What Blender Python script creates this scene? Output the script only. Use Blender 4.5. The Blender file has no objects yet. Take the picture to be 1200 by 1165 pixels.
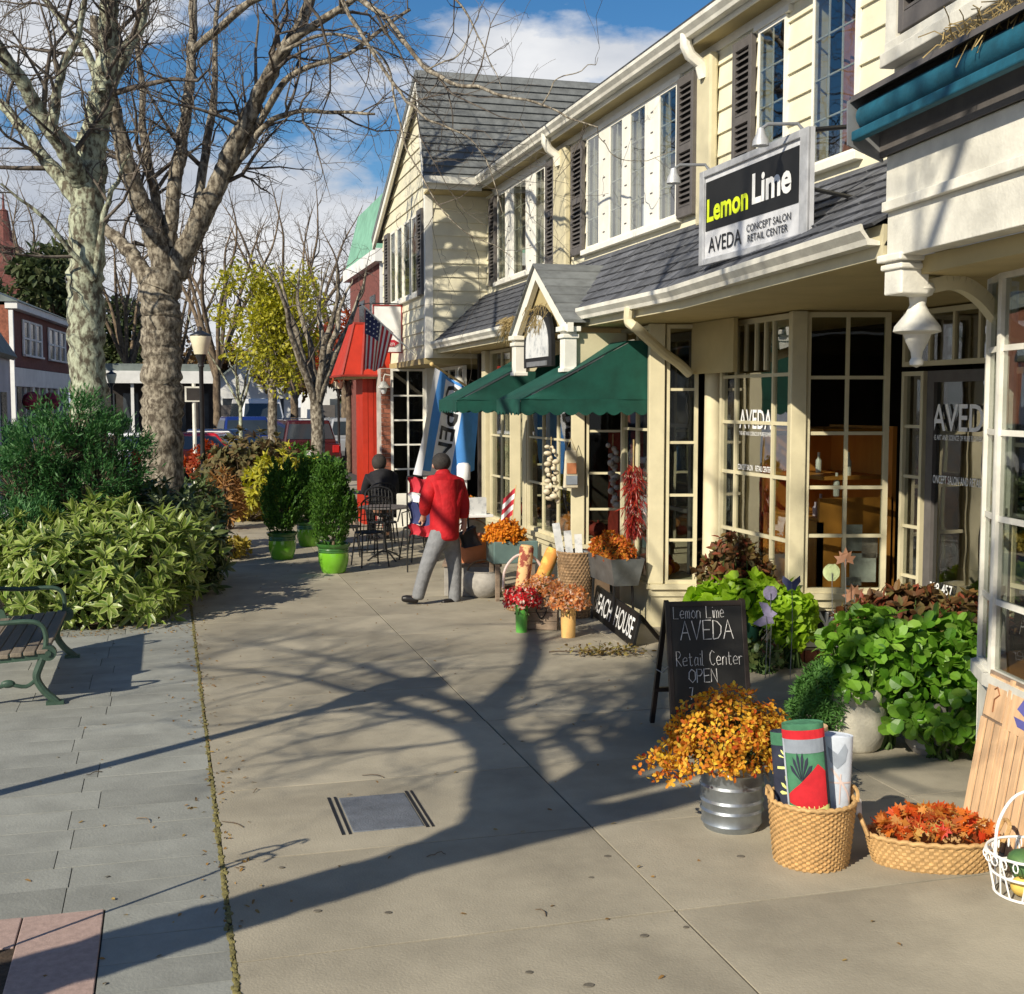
import bpy, bmesh, math, random
import numpy as np
from mathutils import Vector, Matrix, noise as mnoise
random.seed(7); rng=np.random.default_rng(7)
scene=bpy.context.scene; COL=scene.collection
R=math.radians
# ------------------------------------------------------------ camera
IW,IH,FP,CH=1200.,1165.,1450.,2.15
PITCH=math.atan((IH/2-472)/FP); YAW=math.atan((600-195)/FP*math.cos(PITCH))
FW=np.array([math.sin(YAW)*math.cos(PITCH),math.cos(YAW)*math.cos(PITCH),-math.sin(PITCH)])
RT=np.array([math.cos(YAW),-math.sin(YAW),0.]); UP=np.cross(RT,FW)
cd=bpy.data.cameras.new('Camera'); cam=bpy.data.objects.new('Camera',cd); COL.objects.link(cam)
cam.location=(0,0,CH); cam.rotation_euler=Vector(FW).to_track_quat('-Z','Y').to_euler()
cd.sensor_fit='HORIZONTAL'; cd.sensor_width=36; cd.lens=FP/IW*36; cd.clip_end=2000; cd.clip_start=.05
scene.camera=cam
def ray(px,py): return FW+RT*(px-IW/2)/FP+UP*(IH/2-py)/FP
def gnd(px,py,z=0.):
    d=ray(px,py); t=(z-CH)/d[2]; return (t*d[0],t*d[1],z)
def atx(px,py,X): d=ray(px,py); t=X/d[0]; return (X,t*d[1],CH+t*d[2])
def aty(px,py,Y): d=ray(px,py); t=Y/d[1]; return (t*d[0],Y,CH+t*d[2])
# ------------------------------------------------------------ world, sun
SAZ=R(36); SEL=R(31)          # shadows run 36 deg from +X toward +Y
sund=Vector((-math.cos(SAZ)*math.cos(SEL),-math.sin(SAZ)*math.cos(SEL),math.sin(SEL)))
w=bpy.data.worlds.new('World'); scene.world=w; w.use_nodes=True
nt=w.node_tree; nt.nodes.clear(); N=nt.nodes.new; L=nt.links.new
out=N('ShaderNodeOutputWorld'); bg=N('ShaderNodeBackground'); sky=N('ShaderNodeTexSky')
sky.sky_type='NISHITA'; sky.sun_disc=False; sky.sun_elevation=SEL; sky.sun_rotation=math.atan2(sund.x,sund.y)
sky.air_density=1.0; sky.dust_density=.3; sky.ozone_density=4.0; sky.altitude=20
bg.inputs[1].default_value=.085
tc=N('ShaderNodeTexCoord'); mp=N('ShaderNodeMapping'); mp.inputs['Scale'].default_value=(1,1,2.3); mp.inputs['Location'].default_value=(.42,.35,.12)
n1=N('ShaderNodeTexNoise'); n1.inputs['Scale'].default_value=3.1; n1.inputs['Detail'].default_value=9; n1.inputs['Roughness'].default_value=.56
n2=N('ShaderNodeTexNoise'); n2.inputs['Scale'].default_value=4.5; n2.inputs['Detail'].default_value=6
sx=N('ShaderNodeSeparateXYZ'); mr=N('ShaderNodeMapRange')
mr.inputs[1].default_value=.14; mr.inputs[2].default_value=.36; mr.inputs[3].default_value=.16; mr.inputs[4].default_value=-.13
ad=N('ShaderNodeMath'); ad.operation='ADD'
rp=N('ShaderNodeValToRGB'); rp.color_ramp.elements[0].position=.50; rp.color_ramp.elements[1].position=.565
cr=N('ShaderNodeValToRGB'); cr.color_ramp.elements[0].position=.35; cr.color_ramp.elements[0].color=(.50,.55,.64,1); cr.color_ramp.elements[1].position=.58; cr.color_ramp.elements[1].color=(.93,.94,.96,1)
bgc=N('ShaderNodeBackground'); bgc.inputs[1].default_value=.80; mx=N('ShaderNodeMixShader')
L(tc.outputs['Generated'],mp.inputs[0]); L(mp.outputs[0],n1.inputs[0]); L(mp.outputs[0],n2.inputs[0])
L(tc.outputs['Generated'],sx.inputs[0]); L(sx.outputs[2],mr.inputs[0]); L(n1.outputs[0],ad.inputs[0]); L(mr.outputs[0],ad.inputs[1])
L(ad.outputs[0],rp.inputs[0]); L(n2.outputs[0],cr.inputs[0]); L(cr.outputs[0],bgc.inputs[0])
hs=N('ShaderNodeHueSaturation'); hs.inputs['Saturation'].default_value=1.25
L(sky.outputs[0],hs.inputs['Color']); L(hs.outputs[0],bg.inputs[0])
L(rp.outputs[0],mx.inputs[0]); L(bg.outputs[0],mx.inputs[1]); L(bgc.outputs[0],mx.inputs[2]); L(mx.outputs[0],out.inputs[0])
sl=bpy.data.lights.new('Sun','SUN'); so=bpy.data.objects.new('Sun',sl); COL.objects.link(so)
sl.energy=5.0; sl.angle=R(.5); sl.color=(1,.91,.74); so.rotation_euler=sund.to_track_quat('Z','Y').to_euler(); so.location=(-20,-15,20)
scene.view_settings.view_transform='Standard'; scene.view_settings.look='None'; scene.view_settings.gamma=1; scene.view_settings.exposure=0.24
scene.cycles.max_bounces=5; scene.cycles.transparent_max_bounces=14; scene.cycles.diffuse_bounces=3
scene.cycles.use_denoising=True
# ------------------------------------------------------------ materials
MATS={}
def mat(name,col=(.5,.5,.5),rough=.6,var=.15,scale=6.,bump=0.,bscale=60.,metal=0.,col2=None,ovar=.06,spec=.4,stretch=(1,1,1),coat=0.,thr=(.35,.68),emit=None):
    if name in MATS: return MATS[name]
    m=bpy.data.materials.new(name); m.use_nodes=True; t=m.node_tree; b=t.nodes['Principled BSDF']; N=t.nodes.new; L=t.links.new
    tc=N('ShaderNodeTexCoord'); mp=N('ShaderNodeMapping'); mp.inputs['Scale'].default_value=stretch; L(tc.outputs['Object'],mp.inputs[0])
    oi=N('ShaderNodeObjectInfo'); va=N('ShaderNodeVectorMath'); va.operation='ADD'; mu=N('ShaderNodeMath'); mu.operation='MULTIPLY'; mu.inputs[1].default_value=37.
    L(oi.outputs['Random'],mu.inputs[0]); L(mp.outputs[0],va.inputs[0]); L(mu.outputs[0],va.inputs[1])
    n=N('ShaderNodeTexNoise'); n.inputs['Scale'].default_value=scale; n.inputs['Detail'].default_value=7; n.inputs['Roughness'].default_value=.62; L(va.outputs[0],n.inputs[0])
    r=N('ShaderNodeValToRGB'); e=r.color_ramp.elements; e[0].position=thr[0]; e[1].position=thr[1]
    c=np.array(col); c2=np.array(col2) if col2 is not None else np.clip(c*(1+var),0,1); c1=c if col2 is not None else c*(1-var)
    e[0].color=(*c1,1); e[1].color=(*c2,1); L(n.outputs[0],r.inputs[0])
    hv=N('ShaderNodeHueSaturation'); mr=N('ShaderNodeMapRange'); mr.inputs[3].default_value=1-ovar; mr.inputs[4].default_value=1+ovar
    L(oi.outputs['Random'],mr.inputs[0]); L(mr.outputs[0],hv.inputs['Value']); L(r.outputs[0],hv.inputs['Color']); L(hv.outputs[0],b.inputs['Base Color'])
    b.inputs['Roughness'].default_value=rough; b.inputs['Metallic'].default_value=metal; b.inputs['Specular IOR Level'].default_value=spec; b.inputs['Coat Weight'].default_value=coat
    if bump:
        n3=N('ShaderNodeTexNoise'); n3.inputs['Scale'].default_value=bscale; n3.inputs['Detail'].default_value=5; L(va.outputs[0],n3.inputs[0])
        bp=N('ShaderNodeBump'); bp.inputs['Strength'].default_value=bump; bp.inputs['Distance'].default_value=.01; L(n3.outputs[0],bp.inputs['Height']); L(bp.outputs[0],b.inputs['Normal'])
    if emit: b.inputs['Emission Color'].default_value=(*emit[0],1); b.inputs['Emission Strength'].default_value=emit[1]
    MATS[name]=m; return m
def leafmat(name,cols,rough=.5,trans=.3,spec=.3,rim=None):
    m=bpy.data.materials.new(name); m.use_nodes=True; t=m.node_tree; b=t.nodes['Principled BSDF']; N=t.nodes.new; L=t.links.new
    g=N('ShaderNodeNewGeometry'); r=N('ShaderNodeValToRGB'); r.color_ramp.interpolation='LINEAR'
    k=len(cols)
    while len(r.color_ramp.elements)<k: r.color_ramp.elements.new(.5)
    for i,c in enumerate(cols): r.color_ramp.elements[i].position=i/(max(1,k-1)); r.color_ramp.elements[i].color=(*c,1)
    L(g.outputs['Random Per Island'],r.inputs[0])
    if rim:
        at=N('ShaderNodeAttribute'); at.attribute_name='rim'; mp_=N('ShaderNodeMapRange'); mp_.inputs[1].default_value=.55; mp_.inputs[2].default_value=.8; mp_.inputs[4].default_value=.6; L(at.outputs['Fac'],mp_.inputs[0]); mc=N('ShaderNodeMix'); mc.data_type='RGBA'; mc.inputs['B'].default_value=(*rim,1); L(mp_.outputs[0],mc.inputs['Factor']); L(r.outputs[0],mc.inputs['A']); r=mc; r_out=mc.outputs['Result']
    else: r_out=r.outputs[0]
    L(r_out,b.inputs['Base Color']); b.inputs['Roughness'].default_value=rough; b.inputs['Specular IOR Level'].default_value=spec
    tr=N('ShaderNodeBsdfTranslucent'); hv=N('ShaderNodeHueSaturation'); hv.inputs['Value'].default_value=1.3; hv.inputs['Saturation'].default_value=1.1
    L(r_out,hv.inputs['Color']); L(hv.outputs[0],tr.inputs[0]); mx=N('ShaderNodeMixShader'); mx.inputs[0].default_value=trans
    L(b.outputs[0],mx.inputs[1]); L(tr.outputs[0],mx.inputs[2]); L(mx.outputs[0],t.nodes['Material Output'].inputs[0]); MATS[name]=m; return m
def glassmat(name,tint=(.82,.86,.84),refl=1.0):
    m=bpy.data.materials.new(name); m.use_nodes=True; t=m.node_tree; t.nodes.remove(t.nodes['Principled BSDF']); N=t.nodes.new; L=t.links.new
    tr=N('ShaderNodeBsdfTransparent'); tr.inputs[0].default_value=(*tint,1); gl=N('ShaderNodeBsdfGlossy'); gl.inputs['Roughness'].default_value=.015
    fr=N('ShaderNodeFresnel'); fr.inputs[0].default_value=1.5; mu=N('ShaderNodeMath'); mu.operation='MULTIPLY'; mu.inputs[1].default_value=refl; mu.use_clamp=True
    nz=N('ShaderNodeTexNoise'); nz.inputs['Scale'].default_value=1.6; tc=N('ShaderNodeTexCoord'); L(tc.outputs['Object'],nz.inputs[0])
    bp=N('ShaderNodeBump'); bp.inputs['Strength'].default_value=.06; bp.inputs['Distance'].default_value=.05; L(nz.outputs[0],bp.inputs['Height']); L(bp.outputs[0],gl.inputs['Normal'])
    L(fr.outputs[0],mu.inputs[0]); mx=N('ShaderNodeMixShader'); L(mu.outputs[0],mx.inputs[0]); L(tr.outputs[0],mx.inputs[1]); L(gl.outputs[0],mx.inputs[2]); L(mx.outputs[0],t.nodes['Material Output'].inputs[0]); MATS[name]=m; return m
# ------------------------------------------------------------ mesh helpers
def worldloc(o):
    v=Vector((0,0,0))
    while o is not None: v+=o.location; o=o.parent
    return v
class MB:
    def __init__(s): s.v=[]; s.f=[]; s.s=[]
    def add(s,vs,fs,smooth=False):
        o=len(s.v); s.v+= [tuple(map(float,v)) for v in vs]; s.f+=[tuple(i+o for i in f) for f in fs]; s.s+=[smooth]*len(fs); return s
    def hexa(s,p): return s.add(p,[(0,3,2,1),(4,5,6,7),(0,1,5,4),(1,2,6,5),(2,3,7,6),(3,0,4,7)])
    def box(s,x0,x1,y0,y1,z0,z1): return s.hexa([(x0,y0,z0),(x1,y0,z0),(x1,y1,z0),(x0,y1,z0),(x0,y0,z1),(x1,y0,z1),(x1,y1,z1),(x0,y1,z1)])
    def cbox(s,c,sz,rz=0.,rx=0.,ry=0.):
        M=Matrix.Translation(Vector(c))@Matrix.Rotation(rz,4,'Z')@Matrix.Rotation(ry,4,'Y')@Matrix.Rotation(rx,4,'X'); a,b,d=sz[0]/2,sz[1]/2,sz[2]/2
        return s.hexa([M@Vector(q) for q in ((-a,-b,-d),(a,-b,-d),(a,b,-d),(-a,b,-d),(-a,-b,d),(a,-b,d),(a,b,d),(-a,b,d))])
    def beam(s,a,b,w,h,up=(0,0,1)):
        a,b=Vector(a),Vector(b); d=(b-a).normalized(); u=Vector(up)
        if abs(d.dot(u))>.98: u=Vector((1,0,0))
        r=d.cross(u).normalized()*w/2; u=r.cross(d).normalized()*h/2
        return s.hexa([a-r-u,a+r-u,b+r-u,b-r-u,a-r+u,a+r+u,b+r+u,b-r+u])
    def fbox(s,F,s0,s1,n0,n1,z0,z1): return s.hexa([F(s0,n0,z0),F(s1,n0,z0),F(s1,n1,z0),F(s0,n1,z0),F(s0,n0,z1),F(s1,n0,z1),F(s1,n1,z1),F(s0,n1,z1)])
    def tube(s,pts,rad,n=8,cap=True,smooth=True):
        pts=[Vector(p) for p in pts]; k=len(pts)
        if not hasattr(rad,'__len__'): rad=[rad]*k
        o=len(s.v); ref=None
        for i,p in enumerate(pts):
            d=(pts[min(i+1,k-1)]-pts[max(i-1,0)]);
            if d.length<1e-9: d=Vector((0,0,1))
            d.normalize()
            if ref is None: ref=Vector((1,0,0)) if abs(d.x)<.8 else Vector((0,1,0))
            a=(ref-d*ref.dot(d)); a=a.normalized() if a.length>1e-6 else d.orthogonal().normalized(); ref=a; b=d.cross(a)
            for j in range(n):
                t=2*math.pi*j/n; s.v.append(tuple(p+(a*math.cos(t)+b*math.sin(t))*rad[i]))
        for i in range(k-1):
            for j in range(n): s.f.append((o+i*n+j,o+i*n+(j+1)%n,o+(i+1)*n+(j+1)%n,o+(i+1)*n+j)); s.s.append(smooth)
        if cap:
            s.f.append(tuple(o+j for j in reversed(range(n)))); s.s.append(False); s.f.append(tuple(o+(k-1)*n+j for j in range(n))); s.s.append(False)
        return s
    def lathe(s,prof,n=24,c=(0,0,0),cap0=True,cap1=False,sx=1,sy=1,smooth=True):
        o=len(s.v)
        for r,z in prof:
            for j in range(n): t=2*math.pi*j/n; s.v.append((c[0]+r*math.cos(t)*sx,c[1]+r*math.sin(t)*sy,c[2]+z))
        k=len(prof)
        for i in range(k-1):
            for j in range(n): s.f.append((o+i*n+j,o+i*n+(j+1)%n,o+(i+1)*n+(j+1)%n,o+(i+1)*n+j)); s.s.append(smooth)
        if cap0: s.f.append(tuple(o+j for j in reversed(range(n)))); s.s.append(False)
        if cap1: s.f.append(tuple(o+(k-1)*n+j for j in range(n))); s.s.append(False)
        return s
    def prism(s,pts,ext):
        e=Vector(ext); k=len(pts); P=[Vector(p) for p in pts]
        return s.add(P+[p+e for p in P],[tuple(reversed(range(k))),tuple(range(k,2*k))]+[(i,(i+1)%k,k+(i+1)%k,k+i) for i in range(k)])
    def ball(s,c,r,n=8,m=6,sx=1,sy=1,sz=1):
        return s.lathe([(r*math.sin(math.pi*i/m)+1e-5,-r*sz*math.cos(math.pi*i/m)) for i in range(m+1)],n,c,False,False,sx,sy)
    def grid(s,fn,nu,nv,smooth=True):
        vs=[fn(i/nu,j/nv) for j in range(nv+1) for i in range(nu+1)]
        return s.add(vs,[(j*(nu+1)+i,j*(nu+1)+i+1,(j+1)*(nu+1)+i+1,(j+1)*(nu+1)+i) for j in range(nv) for i in range(nu)],smooth)
    def mesh(s,name,m,off=None,ang=35):
        me=bpy.data.meshes.new(name); v=s.v if off is None else [(a-off.x,b-off.y,c-off.z) for a,b,c in s.v]
        me.from_pydata(v,[],s.f); me.polygons.foreach_set('use_smooth',s.s); me.materials.append(m if not isinstance(m,str) else MATS[m])
        if any(s.s): me.set_sharp_from_angle(angle=R(ang))
        me.update(); return me
    def build(s,name,m,parent=None,world=False,bevel=0.,loc=None,rz=0.,origin=None):
        off=worldloc(parent) if (world and parent is not None) else None
        if origin is not None: off=Vector(origin)
        me=s.mesh(name,m,off); o=bpy.data.objects.new(name,me); COL.objects.link(o); o.parent=parent
        if origin is not None: o.location=Vector(origin)-(worldloc(parent) if parent is not None else Vector((0,0,0)))
        if loc is not None: o.location=loc
        if rz: o.rotation_euler.z=rz
        if bevel:
            bm=o.modifiers.new('bevel','BEVEL'); bm.width=bevel; bm.segments=2; bm.limit_method='ANGLE'; bm.angle_limit=R(40)
        return o
def tag(o,label=None,cat=None,group=None,kind=None):
    if label: o['label']=label
    if cat: o['category']=cat
    if group: o['group']=group
    if kind: o['kind']=kind
    return o
def thing(name,label,cat,loc=(0,0,0),rz=0.,group=None):
    o=bpy.data.objects.new(name,None); COL.objects.link(o); o.location=loc; o.rotation_euler.z=rz; o.empty_display_size=.1
    return tag(o,label,cat,group)
def struct(name,mb,m,**k): return tag(mb.build(name,m,**k),kind='structure')
def inst(src,name,parent,loc,rz=0.,scale=None):
    o=bpy.data.objects.new(name,src.data if hasattr(src,'data') else src); COL.objects.link(o); o.parent=parent; o.location=loc; o.rotation_euler.z=rz
    if scale: o.scale=scale
    return o
def copy_tree(o,parent=None):
    c=o.copy(); COL.objects.link(c); c.parent=parent
    for ch in list(o.children): copy_tree(ch,c)
    return c
def frame(p0,p1):
    """wall from p0 to p1 (plan): s along, n outward (to the left of p0->p1 direction), z up"""
    a=Vector((p0[0],p0[1])); d=Vector((p1[0],p1[1]))-a; ln=d.length; d/=ln; n=Vector((-d.y,d.x))
    def F(s,nn,z): q=a+d*s+n*nn; return (q.x,q.y,z)
    F.len=ln; F.d=d; F.n=n; return F
def text_mesh(body,bold=0.,res=3):
    c=bpy.data.curves.new('t','FONT'); c.body=body; c.offset=bold; c.resolution_u=res; c.size=1; c.align_x='LEFT'; c.fill_mode='FRONT'
    o=bpy.data.objects.new('t',c); COL.objects.link(o); dg=bpy.context.evaluated_depsgraph_get(); dg.update()
    me=bpy.data.meshes.new_from_object(o.evaluated_get(dg)); bpy.data.objects.remove(o); bpy.data.curves.remove(c)
    v=np.zeros(len(me.vertices)*3); me.vertices.foreach_get('co',v); v=v.reshape(-1,3); f=[tuple(p.vertices) for p in me.polygons]; bpy.data.meshes.remove(me)
    v[:,:2]-=v[:,:2].min(0); wh=v[:,:2].max(0); return v[:,:2]/wh,f,wh
def text_on(parent,body,org,right,up,width,height,m,lift=.004,bold=0.,name='lettering',world=True,fn=None):
    """flat lettering whose lower left corner is org"""
    uv,f,_=text_mesh(body,bold); org=np.array(org,float); r=np.array(right,float); u=np.array(up,float); r/=np.linalg.norm(r); u/=np.linalg.norm(u); n=np.cross(r,u)
    P=org+n*lift+uv[:,:1]*width*r+uv[:,1:]*height*u
    mb=MB(); mb.add([tuple(p) for p in P],f); return mb.build(name,m,parent,world=world)
# fast fixed-topology meshes
def npmesh(name,V,faces_tmpl,nper,m,smooth=False):
    """V: (N*nper,3); faces_tmpl: faces for one piece"""
    cnt=len(V)//nper; lt=np.array([len(f) for f in faces_tmpl]); fl=np.concatenate([np.array(f) for f in faces_tmpl])
    loops=(fl[None,:]+np.arange(cnt)[:,None]*nper).ravel(); tot=np.tile(lt,cnt); start=np.concatenate([[0],np.cumsum(tot)[:-1]])
    me=bpy.data.meshes.new(name); me.vertices.add(len(V)); me.vertices.foreach_set('co',np.ascontiguousarray(V,dtype=np.float32).ravel())
    me.loops.add(len(loops)); me.loops.foreach_set('vertex_index',loops.astype(np.int32)); me.polygons.add(len(tot))
    me.polygons.foreach_set('loop_start',start.astype(np.int32)); me.polygons.foreach_set('loop_total',tot.astype(np.int32)); me.polygons.foreach_set('use_smooth',np.full(len(tot),smooth))
    me.materials.append(MATS[m] if isinstance(m,str) else m); me.update(calc_edges=True); me.validate(); return me
def unit(a): return a/np.maximum(1e-9,np.linalg.norm(a,axis=-1,keepdims=True))
def leaves(name,P,D,ln,wd,m,parent=None,shape='point',nrm=None,droop=.25,loc=None,fold=.25):
    P=np.asarray(P,float); D=unit(np.asarray(D,float)); n=len(P); ln=np.broadcast_to(ln,n)[:,None]; wd=np.broadcast_to(wd,n)[:,None]
    if nrm is None: nrm=rng.normal(size=(n,3))*.5+np.array([0,0,1.])
    S=np.cross(D,nrm); bad=np.linalg.norm(S,axis=1)<1e-3; S[bad]=np.cross(D[bad],[1,0.1,0]); S=unit(S); Nn=np.cross(S,D)
    if shape=='disc':
        th=np.arange(8)*np.pi/4; rim=[P+D*ln*(.5-.5*np.cos(t))+S*wd*.5*np.sin(t)*(1.08-.12*np.cos(t))+Nn*wd*fold*.35*abs(np.sin(t))-Nn*droop*ln*(.5-.5*np.cos(t))**2 for t in th]
        V=np.stack(rim+[P+D*ln*.45-Nn*droop*ln*.2],1).reshape(-1,3); fs=[(i,(i+1)%8,8) for i in range(8)]; k=9
    elif shape=='tiny':
        V=np.stack([P,P+D*ln*.5+S*wd*.5,P+D*ln,P+D*ln*.5-S*wd*.5],1).reshape(-1,3); fs=[(0,1,2,3)]; k=4
    else:
        a,b,wa,wb=(.3,.68,.9,.8) if shape=='point' else (.22,.72,.95,1.)
        dr=lambda t: Nn*(-droop)*ln*t*t
        V=np.stack([P,P+D*ln*a+S*wd*.5*wa+Nn*wd*fold*.5+dr(a),P+D*ln*a+dr(a),P+D*ln*a-S*wd*.5*wa+Nn*wd*fold*.5+dr(a),
                    P+D*ln*b+S*wd*.5*wb+Nn*wd*fold*.4+dr(b),P+D*ln*b+dr(b),P+D*ln*b-S*wd*.5*wb+Nn*wd*fold*.4+dr(b),P+D*ln+dr(1.)],1).reshape(-1,3)
        fs=[(0,1,2),(0,2,3),(1,4,5,2),(2,5,6,3),(4,7,5),(5,7,6)]; k=8
    me=npmesh(name,V,fs,k,m); o=bpy.data.objects.new(name,me); COL.objects.link(o); o.parent=parent
    if shape=='point': me.attributes.new('rim','FLOAT','POINT').data.foreach_set('value',np.tile([.5,1,0,1,1,0,1,.8],n).astype(np.float32))
    if loc is not None: o.location=loc
    return o
def blob(n,c,r,hollow=.55):
    d=unit(rng.normal(size=(n,3))); q=(hollow+(1-hollow)*rng.random((n,1)))**.7; return np.asarray(c)+d*np.asarray(r)*q, d
# branches: list of (pts Nx3, radii N)
def branch_mesh(name,br,m,parent=None):
    Vs=[];Fl=[];off=0;tot=[]
    for pts,rad in br:
        pts=np.asarray(pts,float); k=len(pts); rad=np.asarray(rad,float); n=10 if rad.max()>.1 else 7 if rad.max()>.04 else 5 if rad.max()>.015 else 3
        T=np.gradient(pts,axis=0); T=unit(T); ref=np.array([.31,.95,.05]); A=unit(np.cross(T,ref)); B=np.cross(T,A); th=np.arange(n)*2*np.pi/n
        ring=(A[:,None,:]*np.cos(th)[None,:,None]+B[:,None,:]*np.sin(th)[None,:,None])*rad[:,None,None]+pts[:,None,:]
        Vs.append(ring.reshape(-1,3)); i,j=np.meshgrid(np.arange(k-1),np.arange(n),indexing='ij'); jn=(j+1)%n
        q=np.stack([i*n+j,i*n+jn,(i+1)*n+jn,(i+1)*n+j],-1).reshape(-1,4)+off; Fl.append(q); off+=k*n
    V=np.concatenate(Vs); F=np.concatenate(Fl); me=bpy.data.meshes.new(name); me.vertices.add(len(V)); me.vertices.foreach_set('co',V.astype(np.float32).ravel())
    me.loops.add(F.size); me.loops.foreach_set('vertex_index',F.ravel().astype(np.int32)); me.polygons.add(len(F)); me.polygons.foreach_set('loop_start',(np.arange(len(F))*4).astype(np.int32)); me.polygons.foreach_set('loop_total',np.full(len(F),4,np.int32)); me.polygons.foreach_set('use_smooth',np.ones(len(F),bool))
    me.materials.append(MATS[m]); me.update(calc_edges=True); o=bpy.data.objects.new(name,me); COL.objects.link(o); o.parent=parent; return o
def smoothpath(pts,rad,sub=4,wob=.0):
    pts=np.asarray(pts,float); rad=np.asarray(rad,float); k=len(pts); P=np.vstack([2*pts[0]-pts[1],pts,2*pts[-1]-pts[-2]]); o=[];r=[]
    for i in range(k-1):
        p0,p1,p2,p3=P[i:i+4]
        for t in np.linspace(0,1,sub,endpoint=False):
            o.append(.5*((2*p1)+(p2-p0)*t+(2*p0-5*p1+4*p2-p3)*t*t+(3*p1-p0-3*p2+p3)*t**3)); r.append(rad[i]*(1-t)+rad[i+1]*t)
    o.append(pts[-1]); r.append(rad[-1]); o=np.array(o)
    if wob: o[1:]+=rng.normal(size=(len(o)-1,3))*wob
    return o,np.array(r)
def grow(br,pts,rad,lv,dens,lenf,spread=1.,up=.15,out=None,tmin=.25,leafp=None):
    """add side branches to a polyline, recursively"""
    pts=np.asarray(pts); L_=np.linalg.norm(np.diff(pts,axis=0),axis=1).sum(); n=max(1,int(L_*dens*(.8+.4*rng.random())))
    for _ in range(n):
        t=tmin+(1-tmin)*rng.random(); x=t*(len(pts)-1); i=min(int(x),len(pts)-2); p=pts[i]+(pts[i+1]-pts[i])*(x-i); d=pts[i+1]-pts[i]; d=d/max(1e-9,np.linalg.norm(d)); r0=rad[i]
        q=unit(rng.normal(size=3)); q=unit(q-d*q.dot(d)); v=unit(d*.55+q*spread*.8+np.array([0,0,up])); l=lenf*(.5+.9*rng.random())*(1-.45*t); k=5
        pp=[p]
        for _ in range(k): v=unit(v+rng.normal(size=3)*.26+np.array([0,0,up*.25])); pp.append(pp[-1]+v*l/k)
        pp=np.array(pp); rr=np.linspace(min(r0*.62,l*.017+.003),.0022,k+1); br.append((pp,rr))
        if leafp is not None and lv<=1: leafp.append((pp[2:],v))
        if lv>0: grow(br,pp,rr,lv-1,dens*1.75,lenf*.52,spread,up*.8,None,.15,leafp)
# ------------------------------------------------------------ material library
mat('cream',(.62,.56,.375),.55,.10,3.,.12,40,col2=None); mat('creamwall',(.76,.71,.53),.6,.09,2.5,.15,50)
mat('trimwhite',(.82,.80,.72),.5,.08,4.,.1,50); mat('oldwhite',(.72,.70,.62),.6,.2,3.,.25,50)
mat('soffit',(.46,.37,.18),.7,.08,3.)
mat('shutter',(.115,.105,.10),.55,.15,8.,.1,60); mat('slate',(.105,.11,.125),.75,.3,9.,.5,45,ovar=.28); mat('slatewing',(.16,.17,.17),.75,.25,6.,.4,40,ovar=.12)
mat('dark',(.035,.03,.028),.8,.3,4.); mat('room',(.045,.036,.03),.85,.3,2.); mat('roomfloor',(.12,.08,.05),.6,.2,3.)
mat('brick',(.28,.10,.06),.85,.35,14.,.4,80,ovar=.25); mat('brickdk',(.17,.06,.05),.85,.3,10.,.4,80,ovar=.2); mat('mortar',(.42,.39,.35),.9)
mat('concrete',(.33,.295,.225),.85,.22,1.3,.3,90,ovar=.06); mat('bluestone',(.265,.27,.245),.8,.16,3.,.3,70,ovar=.10); mat('joint',(.035,.03,.022),.95,.3,20.)
mat('asphalt',(.06,.06,.062),.9,.25,5.,.4,120); mat('soil',(.06,.04,.025),.95,.4,9.,.8,40); mat('granite',(.42,.30,.26),.75,.15,30.,.2,120); mat('kerbstone',(.36,.35,.33),.85,.12,8.,.2,80)
mat('moss',(.16,.14,.05),.95,.4,20.)
mat('blackmetal',(.02,.02,.021),.4,.2,10.,ovar=.0,spec=.5); mat('greenmetal',(.045,.085,.06),.45,.2,14.,.1,70); mat('galv',(.36,.40,.44),.38,.22,7.,.1,30,metal=.85); mat('greymetal',(.32,.33,.34),.45,.15,10.,metal=.6)
mat('steelplate',(.17,.185,.21),.55,.2,9.,.5,90,metal=.35)
mat('redpaint',(.46,.03,.012),.5,.12,4.,.1,40); mat('awngreen',(.005,.062,.044),.85,.22,5.,.3,220); mat('teal',(.010,.095,.15),.7,.25,8.,.2,60)
mat('black',(.012,.012,.012),.5,.2,6.); mat('white',(.85,.85,.84),.5,.05); mat('signwhite',(.62,.63,.66),.5,.1,8.); mat('lime',(.72,.85,.02),.5,.05)
mat('silverframe',(.5,.51,.53),.45,.18,9.,metal=.25); mat('chalk',(.62,.60,.58),.9,.3,40.)
mat('woodwarm',(.62,.26,.05),.5,.18,4.,.1,40,stretch=(1,1,.15)); mat('benchwood',(.20,.165,.125),.75,.25,9.,.3,60,stretch=(1,.1,1)); mat('woodpale',(.72,.47,.27),.6,.14,8.,.1,60,stretch=(4,4,.3))
glassmat('glass',(.80,.83,.80),.35); glassmat('glassup',(.82,.84,.82),.32)
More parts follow.
